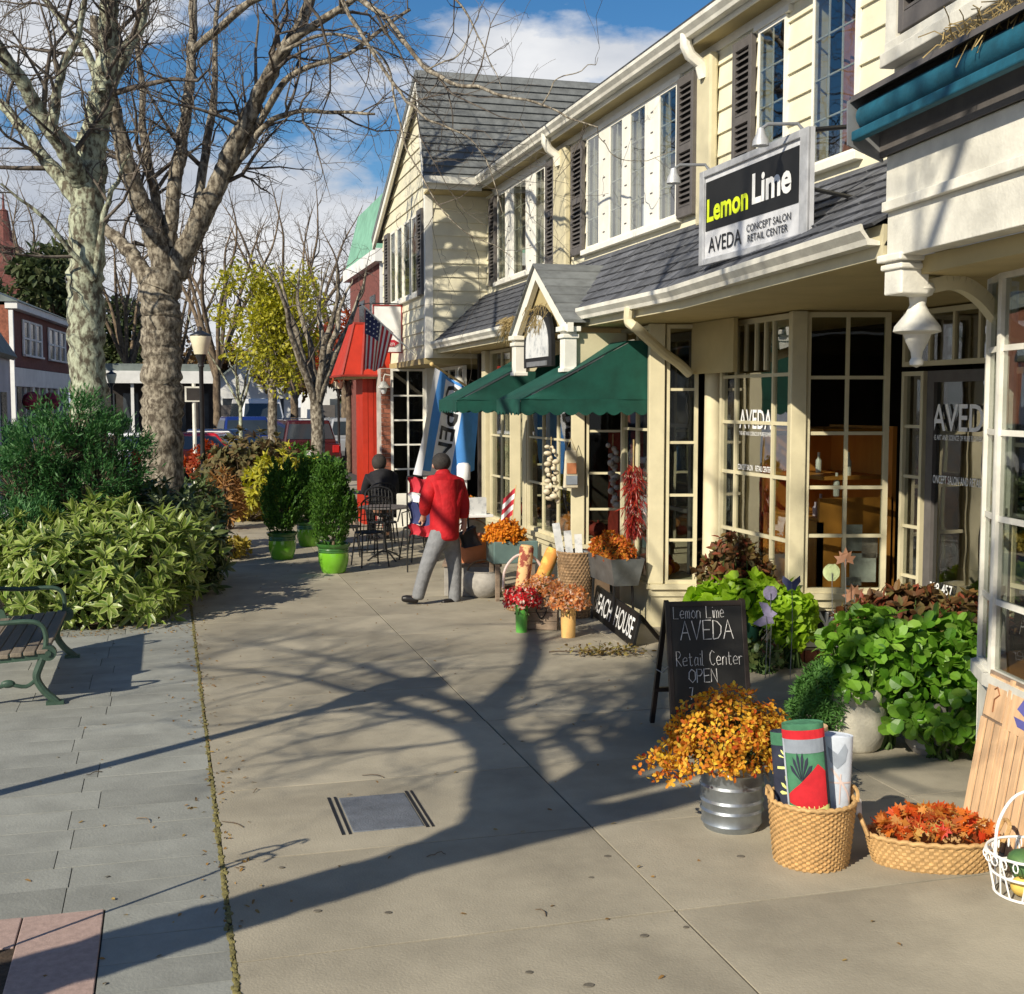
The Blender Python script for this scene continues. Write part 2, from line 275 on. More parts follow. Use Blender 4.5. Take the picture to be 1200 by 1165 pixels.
# ------------------------------------------------------------ ground
m=MB(); m.box(-300,300,-60,600,-.6,-.13); struct('road',m,'asphalt')
m=MB(); m.box(-2.9,9.0,-3,34.5,-.5,-.007); ws=struct('sidewalk',m,'joint')
def slab(x0,x1,y0,y1,mt,name,g=.0055,h=.05,tilt=.0015):
    b=MB(); dx,dy=(x1-x0)/2-g,(y1-y0)/2-g; e=.0008
    z=lambda: rng.normal()*tilt
    q=[z() for _ in range(4)]
    b.add([(-dx,-dy,-h),(dx,-dy,-h),(dx,dy,-h),(-dx,dy,-h),(-dx,-dy,q[0]-e),(dx,-dy,q[1]-e),(dx,dy,q[2]-e),(-dx,dy,q[3]-e),(-dx+e,-dy+e,q[0]),(dx-e,-dy+e,q[1]),(dx-e,dy-e,q[2]),(-dx+e,dy-e,q[3])],
          [(0,1,5,4),(1,2,6,5),(2,3,7,6),(3,0,4,7),(4,5,9,8),(5,6,10,9),(6,7,11,10),(7,4,8,11),(8,9,10,11)])
    return b.build(name,mt,ws,loc=((x0+x1)/2,(y0+y1)/2,0))
ys=[4.73-1.085*4+1.085*i for i in range(32)]
for y in ys:
    if y>33: break
    for x0,x1 in ((.213,2.04),(2.04,3.87),(3.87,5.7)):
        slab(x0,x1,y,y+1.085,'concrete','concrete_slab')
y=3.2; ypit=5.24
while y<12.25:
    hgt=random.choice((.25,.27,.29,.31)); x=.199
    while x>-2.6:
        ln=random.uniform(.5,.82)
        if not (y<5.24 and x<-.24): slab(max(-2.6 if y>=5.24 else -.295,x-ln),x,y,y+hgt,'bluestone','paver',.0022,.05,.0012)
        x-=ln
    if y<5.24: ypit=y+hgt
    y+=hgt
while y<33:
    slab(-.55,.199,y,y+.6,'bluestone','paver',.005); y+=.6
# moss strip between the two pavings and the plant bed
b=MB()
for i in range(1300):
    yy=3+rng.random()*11; r_=.004+.010*rng.random(); b.ball((.205+rng.normal()*.006,yy,-.006+rng.random()*.006),r_,5,4,1,2.2,.6)
tag(b.build('moss','moss'),'thin line of moss growing between bluestone and concrete paving','moss',kind='stuff')
m=MB(); m.box(-2.6,-.32,3.0,5.22,-.06,-.003); b_=struct('tree_pit_soil',m,'soil')
m=MB(); m.box(-.62,-.30,3.2,ypit-.004,-.03,.003); m.box(-1.6,-.626,ypit-.30,ypit-.004,-.03,.0035); struct('granite_edging',m,'granite',bevel=.004)
m=MB(); m.box(-3.12,-2.9,-3,34.5,-.4,.0); struct('kerb',m,'kerbstone',bevel=.02)
m=MB(); m.grid(lambda u,v:(-2.6+2.75*u,12.25+9.5*v,-.01+.10*math.sin(math.pi*u)*min(1,v*6)+.03*mnoise.noise((u*5,v*14,0))),14,30); struct('plant_bed',m,'soil')
m=MB(); m.box(-2.9,.0,21.8,34,-.02,.05); m.grid(lambda u,v:(-2.4+2.6*u,21.8+11*v,.05+.12*math.sin(math.pi*u)),8,20); struct('far_plant_bed',m,'soil')
m=MB(); m.box(.86,.86+.36,6.05,6.60,-.02,.006); pl=m.build('utility_cover','steelplate',bevel=.004); tag(pl,'dark blue grey metal utility cover set flush in the concrete','cover')
for (a,b2,c,d) in ((.80,.815,6.03,6.63),(.835,.848,6.03,6.63),(1.228,1.243,6.03,6.63),(1.258,1.27,6.03,6.63)): m=MB(); m.box(a,b2,c,d,-.02,.004); m.build('cover_rim','black',pl,world=True)
# ------------------------------------------------------------ facade helpers
def win(root,F,s0,s1,z0,z1,cols,rows,n=0.,fr=.05,mun=.022,dep=.06,fm='trimwhite',gm='glass',rails=None,name='window',colx=None):
    b=MB(); b.fbox(F,s0,s0+fr,n-dep,n,z0,z1); b.fbox(F,s1-fr,s1,n-dep,n,z0,z1); b.fbox(F,s0+fr,s1-fr,n-dep,n,z0,z0+fr); b.fbox(F,s0+fr,s1-fr,n-dep,n,z1-fr,z1)
    a0,a1,c0,c1=s0+fr,s1-fr,z0+fr,z1-fr
    xs=[a0+(a1-a0)*i/cols for i in range(cols+1)] if colx is None else [a0]+[a0+(a1-a0)*t for t in colx]+[a1]
    zs=[c0+(c1-c0)*i/rows for i in range(rows+1)] if rails is None else [c0]+[c0+(c1-c0)*t for t in rails]+[c1]
    for x in xs[1:-1]: b.fbox(F,x-mun/2,x+mun/2,n-dep+.012,n-.012,c0,c1)
    for z in zs[1:-1]: b.fbox(F,a0,a1,n-dep+.01,n-.014,z-mun/2,z+mun/2)
    o=b.build(name,fm,root,world=True)
    for i in range(len(xs)-1):
        for j in range(len(zs)-1):
            p=MB(); p.fbox(F,xs[i],xs[i+1],n-dep+.024,n-dep+.029,zs[j],zs[j+1]); p.build('pane',gm,o,world=True)
    return o
def clap(root,F,s0,s1,z0,z1,openings=(),expo=.2,m='creamwall',name='clapboard',hi=.028,back=.09):
    z=z0
    while z<z1-.01:
        zt=min(z+expo,z1); iv=[(s0,s1)]
        cuts=[(a,b) for a,b,c,d in openings if c<zt-.02 and d>z+.02]
        for a,b in cuts:
            nv=[]
            for p,q in iv:
                if b<=p or a>=q: nv.append((p,q)); continue
                if a>p: nv.append((p,a))
                if b<q: nv.append((b,q))
            iv=nv
        for p,q in iv:
            if q-p<.015: continue
            b=MB(); b.hexa([F(p,-back,z),F(q,-back,z),F(q,hi,z),F(p,hi,z),F(p,-back,zt),F(q,-back,zt),F(q,.006,zt),F(p,.006,zt)]); b.build(name,m,root,world=True)
        z=zt
def shutter(root,F,s0,s1,z0,z1,n=.03,m='shutter'):
    b=MB(); t=.045; w_=.055
    b.fbox(F,s0,s0+w_,n,n+t,z0,z1); b.fbox(F,s1-w_,s1,n,n+t,z0,z1); zm=(z0+z1)/2-.05
    for a,c in ((z0,z0+.09),(zm,zm+.07),(z1-.08,z1)): b.fbox(F,s0+w_,s1-w_,n,n+t,a,c)
    o=b.build('shutter',m,root,world=True,bevel=.003)
    b=MB(); b.fbox(F,s0+w_,s1-w_,n,n+.004,z0+.09,z1-.08); b.build('shutter_shade_backing','black',o,world=True)  # flat black sheet stands in for the shade between the louvers
    for a,c in ((z0+.09,zm),(zm+.07,z1-.08)):
        k=max(2,int((c-a)/.05))
        for i in range(k):
            zz=a+(c-a)*(i+.5)/k; l=MB(); l.hexa([F(s0+w_,n+.008,zz+.005),F(s1-w_,n+.008,zz+.005),F(s1-w_,n+.04,zz-.020),F(s0+w_,n+.04,zz-.020),F(s0+w_,n+.008,zz+.017),F(s1-w_,n+.008,zz+.017),F(s1-w_,n+.04,zz-.008),F(s0+w_,n+.04,zz-.008)]); l.build('louver_slat',m,o,world=True)
    return o
def gutter(root,pts,m='oldwhite',r=.06):
    """K-style gutter along pts (plan x,y,z at lip), outward -X"""
    prof=[(.0,.0),(.075,0),(.085,.03),(.12,.07),(.12,.105),(.108,.105),(.10,.08),(.065,.035),(.0,.02)]
    for a,b2 in zip(pts[:-1],pts[1:]):
        b=MB(); A=[(a[0]-n,a[1],a[2]+z) for n,z in prof]; B=[(b2[0]-n,b2[1],b2[2]+z) for n,z in prof]; k=len(prof)
        b.add(A+B,[(i,(i+1)%k,k+(i+1)%k,k+i) for i in range(k)]+[tuple(reversed(range(k))),tuple(range(k,2*k))]); b.build('gutter',m,root,world=True)
def shingles(root,corner,us,vs,nu,nv,m,name='roof_shingle',limit=300,expo_lift=.016,jit=.004):
    """corner(u,v)->point on plane, u along, v up; individual overlapped shingles"""
    items=[]
    for j in range(nv):
        offu=.5*(j%2)
        for i in range(-1,nu+1):
            u0=(i+offu+random.uniform(-.12,.12))/nu; u1=u0+1/nu*.965
            u0=max(0,u0);u1=min(1,u1)
            if u1-u0<.15/nu: continue
            v0=j/nv; v1=min(1,(j+1.25)/nv)
            items.append((u0,u1,v0,v1))
    return items
# ------------------------------------------------------------ main shop building
SB=thing('shop_building','cream clapboard two storey shop row with slate skirt roof and upstairs windows','building',(6.5,13,0))
U=4.8; FU=frame((U,18.62),(U,5.9))      # s runs toward the camera; outward = -X ?
# check outward side: direction -Y, left of it is +X -> flip
FU=(lambda s,n,z:(U-n,18.62-s,z))
zs0,zs1=3.73,5.28
ops=[]
S=lambda y:18.62-y
wz=(3.93,5.20)
upwins=[(17.88,17.42,2,4),(17.02,16.36,2,4),(15.94,15.5,2,4),(13.85,13.40,2,4),(13.08,12.66,2,4),(12.46,12.0,2,4),(11.66,11.2,2,4),(9.52,9.04,2,4),(8.62,7.98,3,4)]
for y1,y0,c,r_ in upwins: ops.append((S(y1)-.0,S(y0)+.0,wz[0],wz[1]))
clap(SB,FU,0,S(6.0),zs0,zs1,ops,.2)
b=MB()
for (ya,yb) in ((17.9,15.45),(13.9,11.15)):       # white panelled piers of the two window groups
    pass
for y1,y0,c,r_ in upwins:
    win(SB,FU,S(y1),S(y0),wz[0],wz[1],c,r_,n=.045,dep=.035,fr=.03,mun=.013,gm='glassup',rails=(.25,.5,.75))
# flat white boards between grouped windows, with their nail-head dots
def flat(root,F,s0,s1,z0,z1,n0,n1,m='trimwhite',name='trim_board',bev=.003):
    b=MB(); b.fbox(F,s0,s1,n0,n1,z0,z1); return b.build(name,m,root,world=True,bevel=bev)
for (a,b2) in ((17.42,17.02),(16.36,15.94),(13.40,13.08),(12.66,12.46),(12.0,11.66)):
    o=flat(SB,FU,S(a)+.003,S(b2)-.003,wz[0]+.002,wz[1]-.002,.029,.046,name='window_pier_board')
    for k in range(6): d=MB(); zz=wz[0]+.12+k*.2; sm=(S(a)+S(b2))/2; d.fbox(FU,sm-.03,sm+.03,.046,.051,zz,zz+.012); d.build('board_seam','shutter',o,world=True)
for (a,b2) in ((18.0,15.42),(13.95,11.12),(9.58,8.98),(8.68,7.92)):
    flat(SB,FU,S(a),S(b2),wz[0]-.06,wz[0]-.003,.0,.085,name='window_sill'); flat(SB,FU,S(a),S(b2),wz[1]+.003,wz[1]+.055,.0,.06,name='window_head')
for (a,b2) in ((18.30,17.95),(15.40,15.03),(14.36,13.94),(11.14,10.76),(9.94,9.58)): shutter(SB,FU,S(a),S(b2),3.90,5.20)
flat(SB,FU,0,S(6.0),5.26,5.34,.0,.034,name='frieze_board'); flat(SB,FU,0,S(6.0),3.66,3.729,.0,.05,name='skirt_flashing_board')
for a,b2,nn in ((15.0,14.42,.06),(10.66,10.26,.06)): 
    o=flat(SB,FU,S(a)+.05,S(b2)-.05,3.76,5.25,.03,.11,m='cream',name='downspout',bev=.02)
    e=MB(); yy=(a+b2)/2; e.tube([(4.52,yy,5.42),(4.52,yy,5.32),(4.56,yy,5.24),(4.66,yy,5.17),(4.70,yy,5.05)],.055,10); e.build('downspout_elbow','oldwhite',o,world=True)
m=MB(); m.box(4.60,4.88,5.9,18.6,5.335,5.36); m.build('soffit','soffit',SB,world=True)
m=MB(); m.box(4.575,4.597,5.9,18.1,5.33,5.52); m.build('fascia_board','trimwhite',SB,world=True)
gutter(SB,[(4.573,18.05,5.37),(4.573,12.0,5.37),(4.573,5.9,5.37)])
m=MB(); m.prism([(4.5,5.9,5.53),(8.6,5.9,8.2),(12,5.9,5.5),(12,5.9,5.3),(8.6,5.9,8.0),(4.6,5.9,5.40)],(0,12.8,0)); m.build('roof','slate',SB,world=True)
# upstairs room (closed box behind the wall)
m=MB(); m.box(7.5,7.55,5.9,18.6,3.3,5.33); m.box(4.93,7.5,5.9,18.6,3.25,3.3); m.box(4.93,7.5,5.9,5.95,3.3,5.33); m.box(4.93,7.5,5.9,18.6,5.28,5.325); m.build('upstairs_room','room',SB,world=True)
mat('curtain',(.78,.76,.68),.9,.12,9.); mat('curtainred',(.42,.20,.17),.9,.3,5.)
for y1,y0,c,r_ in upwins:
    for q,(a,b2) in enumerate(((y1-.03,y1-.03-(y1-y0)*.36),(y0+(y1-y0)*.36,y0+.03))):
        d=MB(); d.grid(lambda u,v:(4.99+.02*math.sin(u*16+q),a+(b2-a)*u,wz[0]+.04+(wz[1]-wz[0]-.08)*v),14,1); d.build('curtain','curtainred' if y0<8.5 else 'curtain',SB,world=True)
# ---- lower slate skirt roof, gutter and porch ceiling
def gx(y): return 4.0 if y>=9.3 else 4.0-.115*(9.3-y)
ZG,ZT=3.06,3.80
def roofpt(u,v,lift=0):
    y=18.6-(18.6-5.72)*u; x0=gx(y)-.06; x=x0+(4.76-x0)*v; return (x-.7*lift,y,ZG+(ZT-ZG)*v+.7*lift)
items=shingles(SB,None,None,None,58,8,'slate'); keep=[]; rest=[]
GAB=(11.62,13.47)                      # gabled hood: no shingles where it stands
for it in items:
    ym=18.6-(18.6-5.72)*(it[0]+it[1])/2
    keep.append((ym,it))
keep.sort(key=lambda t:t[0])
rb=MB()
for i,(ym,(u0,u1,v0,v1)) in enumerate(keep):
    t=.014+rng.random()*.006; l0=.02+rng.random()*.006
    pts=[roofpt(u0,v0,l0),roofpt(u1,v0,l0),roofpt(u1,v1,.004),roofpt(u0,v1,.004)]; low=[roofpt(u0,v0,l0-t),roofpt(u1,v0,l0-t),roofpt(u1,v1,-.006),roofpt(u0,v1,-.006)]
    tgt=MB() if i<300 else rb
    tgt.hexa(low+pts)
    if i<300: tgt.build('roof_shingle','slate',SB,world=True)
tag(rb.build('roof_shingles','slate',SB,world=True),kind='stuff')
m=MB(); 
for y0,y1 in ((5.72,9.3),(9.3,18.6)):
    m.hexa([(gx(y0),y0,ZG-.1),(4.9,y0,ZG-.1),(4.9,y1,ZG-.1),(gx(y1),y1,ZG-.1),(gx(y0)+.03,y0,ZG-.05),(4.9,y0,ZT-.10),(4.9,y1,ZT-.10),(gx(y1)+.03,y1,ZG-.05)])
m.build('roof_deck','dark',SB,world=True)
m=MB()
for y0,y1 in ((5.72,9.3),(9.3,18.6)):
    m.hexa([(gx(y0)+.02,y0,2.90),(6.6,y0,2.90),(6.6,y1,2.90),(gx(y1)+.02,y1,2.90),(gx(y0)+.02,y0,2.955),(6.6,y0,2.955),(6.6,y1,2.955),(gx(y1)+.02,y1,2.955)])
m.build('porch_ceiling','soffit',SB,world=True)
m=MB()
for y0,y1 in ((5.72,9.3),(9.3,18.6)): m.hexa([(gx(y0)-.005,y0,2.90),(gx(y0)+.018,y0,2.90),(gx(y1)+.018,y1,2.90),(gx(y1)-.005,y1,2.90),(gx(y0)-.005,y0,3.07),(gx(y0)+.018,y0,3.07),(gx(y1)+.018,y1,3.07),(gx(y1)-.005,y1,3.07)])
m.build('eave_fascia','cream',SB,world=True)
gutter(SB,[(3.993,18.58,2.965),(3.993,13.5,2.965)]); gutter(SB,[(3.993,11.6,2.965),(3.993,9.3,2.965),(gx(5.75)-.007,5.75,2.965)])
for pts in ([(3.93,10.28,2.98),(3.93,10.28,2.86),(3.98,10.22,2.80),(4.35,10.55,2.62),(4.60,10.75,2.52),(4.74,10.8,2.42)],[(3.93,14.0,2.98),(3.93,14.0,2.86),(4.0,13.95,2.8),(4.4,14.0,2.66),(4.5,14.05,2.5)]):
    e=MB(); e.tube(smoothpath(pts,[.045]*len(pts),4)[0],.045,10); e.build('downspout_elbow','cream',SB,world=True)
# ---- ground floor shop rooms
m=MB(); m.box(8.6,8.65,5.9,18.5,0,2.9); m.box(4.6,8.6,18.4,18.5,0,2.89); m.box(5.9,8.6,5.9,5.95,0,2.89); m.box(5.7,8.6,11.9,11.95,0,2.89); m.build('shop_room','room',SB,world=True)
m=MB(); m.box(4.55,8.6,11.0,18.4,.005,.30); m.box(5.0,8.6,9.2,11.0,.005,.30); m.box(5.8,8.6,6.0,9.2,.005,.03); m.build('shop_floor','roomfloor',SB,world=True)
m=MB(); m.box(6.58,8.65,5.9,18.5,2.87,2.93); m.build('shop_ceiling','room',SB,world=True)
CZ=2.895
def plinth(F,s0,s1,zt,m='cream',n=0.,zb=.0):
    b=MB(); b.fbox(F,s0,s1,n-.12,n-.002,zb,zt-.05); b.fbox(F,s0-.01,s1+.01,n-.13,n+.05,zt-.05,zt); b.fbox(F,s0,s1,n-.12,n+.018,zt-.12,zt-.05); return b.build('plinth_panel',m,SB,world=True)
def post(x,y,w_,z0,z1,m='cream',rz=0,name='post'):
    b=MB(); b.cbox((x,y,(z0+z1)/2),(w_,w_,z1-z0),rz); return b.build(name,m,SB,world=True,bevel=.008)
YR=-YAW
# AVEDA bay: corner post, street window, near window
C1=(4.95,9.16); E2=(5.70,8.95); C0=(4.95,10.62)
F1=(lambda s,n,z:(4.95-n,10.62-s,z))            # street face, s toward camera
v=Vector((E2[0]-C1[0],E2[1]-C1[1])); LN2=v.length; v/=LN2
F2=(lambda s,n,z:(C1[0]+v.x*s+v.y*n,C1[1]+v.y*s-v.x*n,z))
post(4.99,9.19,.13,.5,CZ,rz=YR)
win(SB,F1,.03,1.40,.52,CZ-.01,3,5,n=.0,fr=.045,mun=.03,fm='cream',rails=(.19,.42,.62,.80),colx=(.2,.76))
b=MB(); 
for t in (.35,.5,.63): b.fbox(F1,.03+1.37*t-.012,.03+1.37*t+.012,-.045,-.012,2.43,2.87)
b.build('transom_bar','cream',SB,world=True)
win(SB,F2,.09,LN2,.58,CZ-.01,2,5,n=.0,fr=.04,mun=.028,fm='cream',rails=(.195,.375,.575,.78))
plinth(F1,0,1.46,.52,zb=.1); plinth(F2,.0,LN2,.58,zb=.1)
# diamond lattice vent in the near plinth and brick foot
o=MB(); o.fbox(F2,.10,.62,-.02,.012,.13,.17); 
for k in range(4):
    s0=.10+k*.13
    for a,b2 in (((s0,.17),(s0+.13,.42)),((s0+.13,.17),(s0,.42)),((s0+.065,.17),(s0+.065,.42))):
        o.beam(F2(a[0],.012,a[1]),F2(b2[0],.012,b2[1]),.022,.022)
o.build('lattice_vent','white',SB,world=True)
b=MB(); b.fbox(F2,.08,.64,-.03,.0015,.12,.43); b.build('vent_shade_panel','dark',SB,world=True)  # flat dark panel, painted shade for a hollow behind the lattice
for F,s1 in ((F1,1.46),(F2,LN2)):
    k=int(s1/.105)
    for i in range(k): b=MB(); b.fbox(F,i*s1/k+.004,(i+1)*s1/k-.004,-.1,.03,.0,.098); b.build('brick','brick',SB,world=True)
# posters taped inside the near window
mat('paper',(.74,.74,.72),.7,.18,6.,col2=(.35,.33,.32)); mat('paperdark',(.16,.12,.11),.6,.4,7.,col2=(.6,.5,.45))
for a,b2,c,d,mm in ((.46,.60,.92,1.14,'paper'),(.60,.73,.86,1.05,'paperdark'),(.50,.72,.66,.90,'paper'),(.47,.60,.63,.70,'paper')):
    q=MB(); q.fbox(F2,a,b2,-.085,-.080,c,d); q.build('poster',mm,SB,world=True)
# warm wood display shelves inside
DS=thing('display_shelf','orange wood stepped display shelving inside the salon window','shelf',(5.55,9.6,.30))
b=MB(); b.box(5.25,5.29,9.25,10.3,.31,1.15); b.box(5.25,5.95,10.26,10.3,.31,1.85); b.box(5.25,5.95,9.25,9.29,.31,1.35); b.box(5.93,5.97,9.25,10.3,.31,1.95); b.build('side_panel','woodwarm',DS,world=True)
for z in (.6,1.14,1.5,1.9): b=MB(); b.box(5.3,5.93,9.3,10.26,z,z+.03); b.build('shelf_board','woodwarm',DS,world=True)
mat('bottlelilac',(.6,.5,.62),.3); mat('bottlewhite',(.75,.75,.72),.3)
for i,(x,y,z,h) in enumerate(((5.4,9.5,1.17,.2),(5.42,9.62,1.17,.12),(5.4,9.75,1.17,.17),(5.6,9.4,1.53,.2),(5.6,9.9,1.53,.18),(5.45,9.33,1.36,.2))):
    b=MB(); b.lathe([(.025,0),(.027,.02),(.027,h*.6),(.012,h*.72),(.012,h),(.001,h)],10,(x,y,z)); tag(b.build('bottle','bottlelilac' if i<3 else 'bottlewhite'),['lilac bottle on the salon display shelf','white bottle on upper salon display shelf'][i//3],'bottle','salon bottles behind the glass')
# column between the two shops
b=MB(); b.lathe([(.115,.28),(.115,.36),(.095,.40),(.088,2.45),(.10,2.5),(.10,2.56),(.125,2.62),(.125,2.70),(.10,2.74),(.10,CZ)],20,(5.0,10.82,0)); b.build('column','cream',SB,world=True)
b=MB(); b.cbox((5.0,10.82,.14),(.26,.26,.28),0); b.build('column_base','cream',SB,world=True)
b=MB(); b.box(4.80,4.84,10.0,10.9,2.42,2.895); b.build('porch_header','soffit',SB,world=True)
# door wall of the salon, recessed
FD=(lambda s,n,z:(5.78-n,8.93-s,z))
win(SB,FD,.02,.32,.30,2.40,1,5,fr=.035,mun=.025,fm='cream',rails=(.2,.4,.6,.8)); win(SB,FD,.02,2.9,2.44,CZ-.01,9,1,fr=.04,mun=.03,fm='cream')
plinth(FD,.0,.33,.30)
DR=win(SB,FD,.36,1.34,.03,2.40,1,1,n=-.01,fr=.09,fm='shutter',name='door')
b=MB(); b.tube([FD(1.18,.03,1.0),FD(1.18,.05,1.05),FD(1.18,.05,1.25),FD(1.18,.03,1.3)],.012,8); b.build('door_handle','greymetal',DR,world=True)
win(SB,FD,1.37,2.9,.30,2.40,3,4,fr=.045,mun=.03,fm='cream'); plinth(FD,1.36,2.9,.30)
def facetext(root,F,body,s0,s1,z0,z1,n,m,bold=0.):
    o0=np.array(F(s0,n,z0)); r_=np.array(F(s1,n,z0))-o0; return text_on(root,body,o0,r_,(0,0,1),s1-s0,z1-z0,m,0.,bold)
GN=.003-.06+.03
facetext(SB,F1,'AVEDA',.40,1.02,1.92,2.09,-.025,'white',.01); facetext(SB,F1,'THE ART AND SCIENCE OF PURE FLOWER',.40,1.02,1.86,1.895,-.025,'white',.01); facetext(SB,F1,'CONCEPT SALON',.38,.68,1.55,1.60,-.025,'white',.01); facetext(SB,F1,'RETAIL CENTER',.73,1.02,1.55,1.60,-.025,'white',.01)
facetext(SB,FD,'AVEDA',.42,1.24,1.93,2.14,-.02,'white',.01); facetext(SB,FD,'THE ART AND SCIENCE OF PURE FLOWER AND PLANT',.42,1.24,1.86,1.90,-.02,'white',.01); facetext(SB,FD,'CONCEPT SALON AND RETAIL CENTER',.42,1.24,1.52,1.585,-.02,'white',.01); facetext(SB,FD,'508-457',.44,.74,.66,.74,-.02,'white',.01)
# ---- HOUSE shop: two canted bays either side of a recessed door
def bay(xc,yc,wd,xe,plz,winrows,far,nm,cols=2):
    """street face from corner (xc,yc) to yc+far ; near face runs along the canted plane to xe"""
    Fs=(lambda s,n,z:(xc-n,yc+far-s,z)); vv=Vector((math.cos(YAW),-math.sin(YAW))); ln=(xe-xc)/vv.x
    Fn=(lambda s,n,z:(xc+vv.x*s+vv.y*n,yc+vv.y*s-vv.x*n,z))
    post(xc+.05,yc+.03,.15,plz,CZ,rz=YR)
    win(SB,Fn,.13,ln,plz,CZ-.01,1,winrows,fr=.035,mun=.026,fm='cream',rails=(.16,.34,.55,.76)[:winrows-1]); plinth(Fn,0,ln,plz)
    win(SB,Fs,.0,far-.05,plz,CZ-.01,cols,winrows,fr=.04,mun=.026,fm='cream'); plinth(Fs,0,far,plz); return Fn,Fs
BA=bay(4.44,10.98,.15,4.86,.42,5,.85,'A'); BB=bay(4.42,13.25,.18,5.0,.55,4,1.9,'B',3)
post(4.50,15.3,.16,.0,CZ); BC=bay(4.46,16.0,.16,4.95,.5,4,1.2,'C'); post(4.5,17.35,.2,.0,CZ)
FH=(lambda s,n,z:(5.25-n,13.3-s,z)); win(SB,FH,.05,1.4,.03,CZ-.01,2,3,fr=.08,mun=.04,fm='shutter',name='door'); 
FJ=(lambda s,n,z:(5.0-n,18.4-s,z)); win(SB,FJ,.05,1.0,.4,CZ-.01,2,4,fr=.05,fm='cream')
m=MB(); m.box(4.9,5.3,15.25,16.05,.3,CZ-.005); m.build('partition','room',SB,world=True)
# merchandise colours glimpsed inside
for i in range(46):
    x=4.75+rng.random()*1.0; y=13.6+rng.random()*4.2; h=.2+.5*rng.random(); b=MB(); b.cbox((x,y,.32+h/2+.55*(rng.random()<.4)),(.16+.1*rng.random(),.16,h),rng.random()*3)
mat('stockred',(.30,.04,.03),.7,.4,6.); mat('stockgrey',(.25,.22,.2),.7,.4,6.); mat('stockpumpkin',(.75,.25,.03),.6,.2,5.)
for i in range(18):
    x=4.62+rng.random()*.35; y=(11.1+rng.random()*.6) if i<6 else (13.55+rng.random()*1.4 if i<13 else 16.3+rng.random()*.8); r_=.07+.06*rng.random()
    b=MB(); b.lathe([(.001,0)]+[(r_*math.sin(math.pi*t/6),r_*.8*(1-math.cos(math.pi*t/6))) for t in range(1,6)]+[(.012,r_*1.55),(.012,r_*1.8),(.001,r_*1.8)],14,(x,y,.56 if i>=6 else .44))
    tag(b.build('pumpkin',random.choice(['stockpumpkin','stockred'])),'small pumpkin on the window ledge inside the gift shop','pumpkin','pumpkins behind the gift shop glass')
b=MB(); b.box(4.56,5.2,13.4,15.2,.3,.56); b.box(4.56,5.2,16.1,17.2,.3,.56); b.box(4.56,5.0,11.05,11.8,.3,.44); b.build('window_ledge','cream',SB,world=True)
for k,(y0,y1) in enumerate(((13.6,14.3),(14.5,15.1),(16.2,17.1))):
    b=MB(); b.box(5.5,5.55,y0,y1,.31,1.8); b.build('display_board','stockred',SB,world=True)
# ------------------------------------------------------------ gabled hood over the gift shop entrance (part of the shop building)
gp=12.62; gy0,gy1=11.62,13.45; xf=3.80
def slopepts(ya,za,yb,zb,t): pass
for ya,za in ((gy0-.10,2.93),(gy1+.10,2.90)):
    d=MB(); k=7
    for i in range(k):   # slate courses of the hood roof
        t0,t1=i/k,(i+1.2)/k; t1=min(t1,1); y0_,z0_=ya+(gp-ya)*t0,za+(3.60-za)*t0; y1_,z1_=ya+(gp-ya)*t1,za+(3.60-za)*t1
        c=MB(); c.hexa([(xf-.06,y0_,z0_),(4.75,y0_,z0_),(4.75,y1_,z1_-.004),(xf-.06,y1_,z1_-.004),(xf-.06,y0_,z0_+.028),(4.75,y0_,z0_+.028),(4.75,y1_,z1_+.012),(xf-.06,y1_,z1_+.012)]); c.build('hood_slate_course','slatewing',SB,world=True)
for ya,za in ((gy0,2.86),(gy1,2.86)):
    d=MB(); sgn=1 if ya<gp else -1
    d.prism([(xf-.03,ya-sgn*.10,za-.02),(xf-.03,ya-sgn*.10,za+.07),(xf-.03,gp,3.585),(xf-.03,gp,3.44),(xf-.03,ya+sgn*.05,za-.02)],(.06,0,0)); d.build('rake_board','trimwhite',SB,world=True)
d=MB(); d.prism([(xf+.05,gy0,2.86),(xf+.05,gp,3.5),(xf+.05,gy1,2.86)],(.03,0,0)); d.build('hood_tympanum','soffit',SB,world=True)
for yy in (gy0+.03,gy1-.03):
    d=MB(); d.cbox((xf+.02,yy,2.66),(.13,.14,.40)); d.cbox((xf+.02,yy,2.87),(.20,.20,.05)); d.cbox((xf+.02,yy,2.80),(.17,.17,.04)); d.cbox((xf+.02,yy,2.47),(.16,.17,.04)); d.build('hood_bracket_block','trimwhite',SB,world=True,bevel=.006)
    d=MB(); pr=[(xf+.08,yy-.03,2.84),(xf+.08,yy-.03,2.5),(xf+.2,yy-.03,2.5),(xf+.28,yy-.03,2.62),(xf+.42,yy-.03,2.68),(xf+.62,yy-.03,2.72),(xf+.62,yy-.03,2.84)]; d.prism(pr,(0,.06,0)); d.build('scroll_bracket','cream',SB,world=True,bevel=.006)
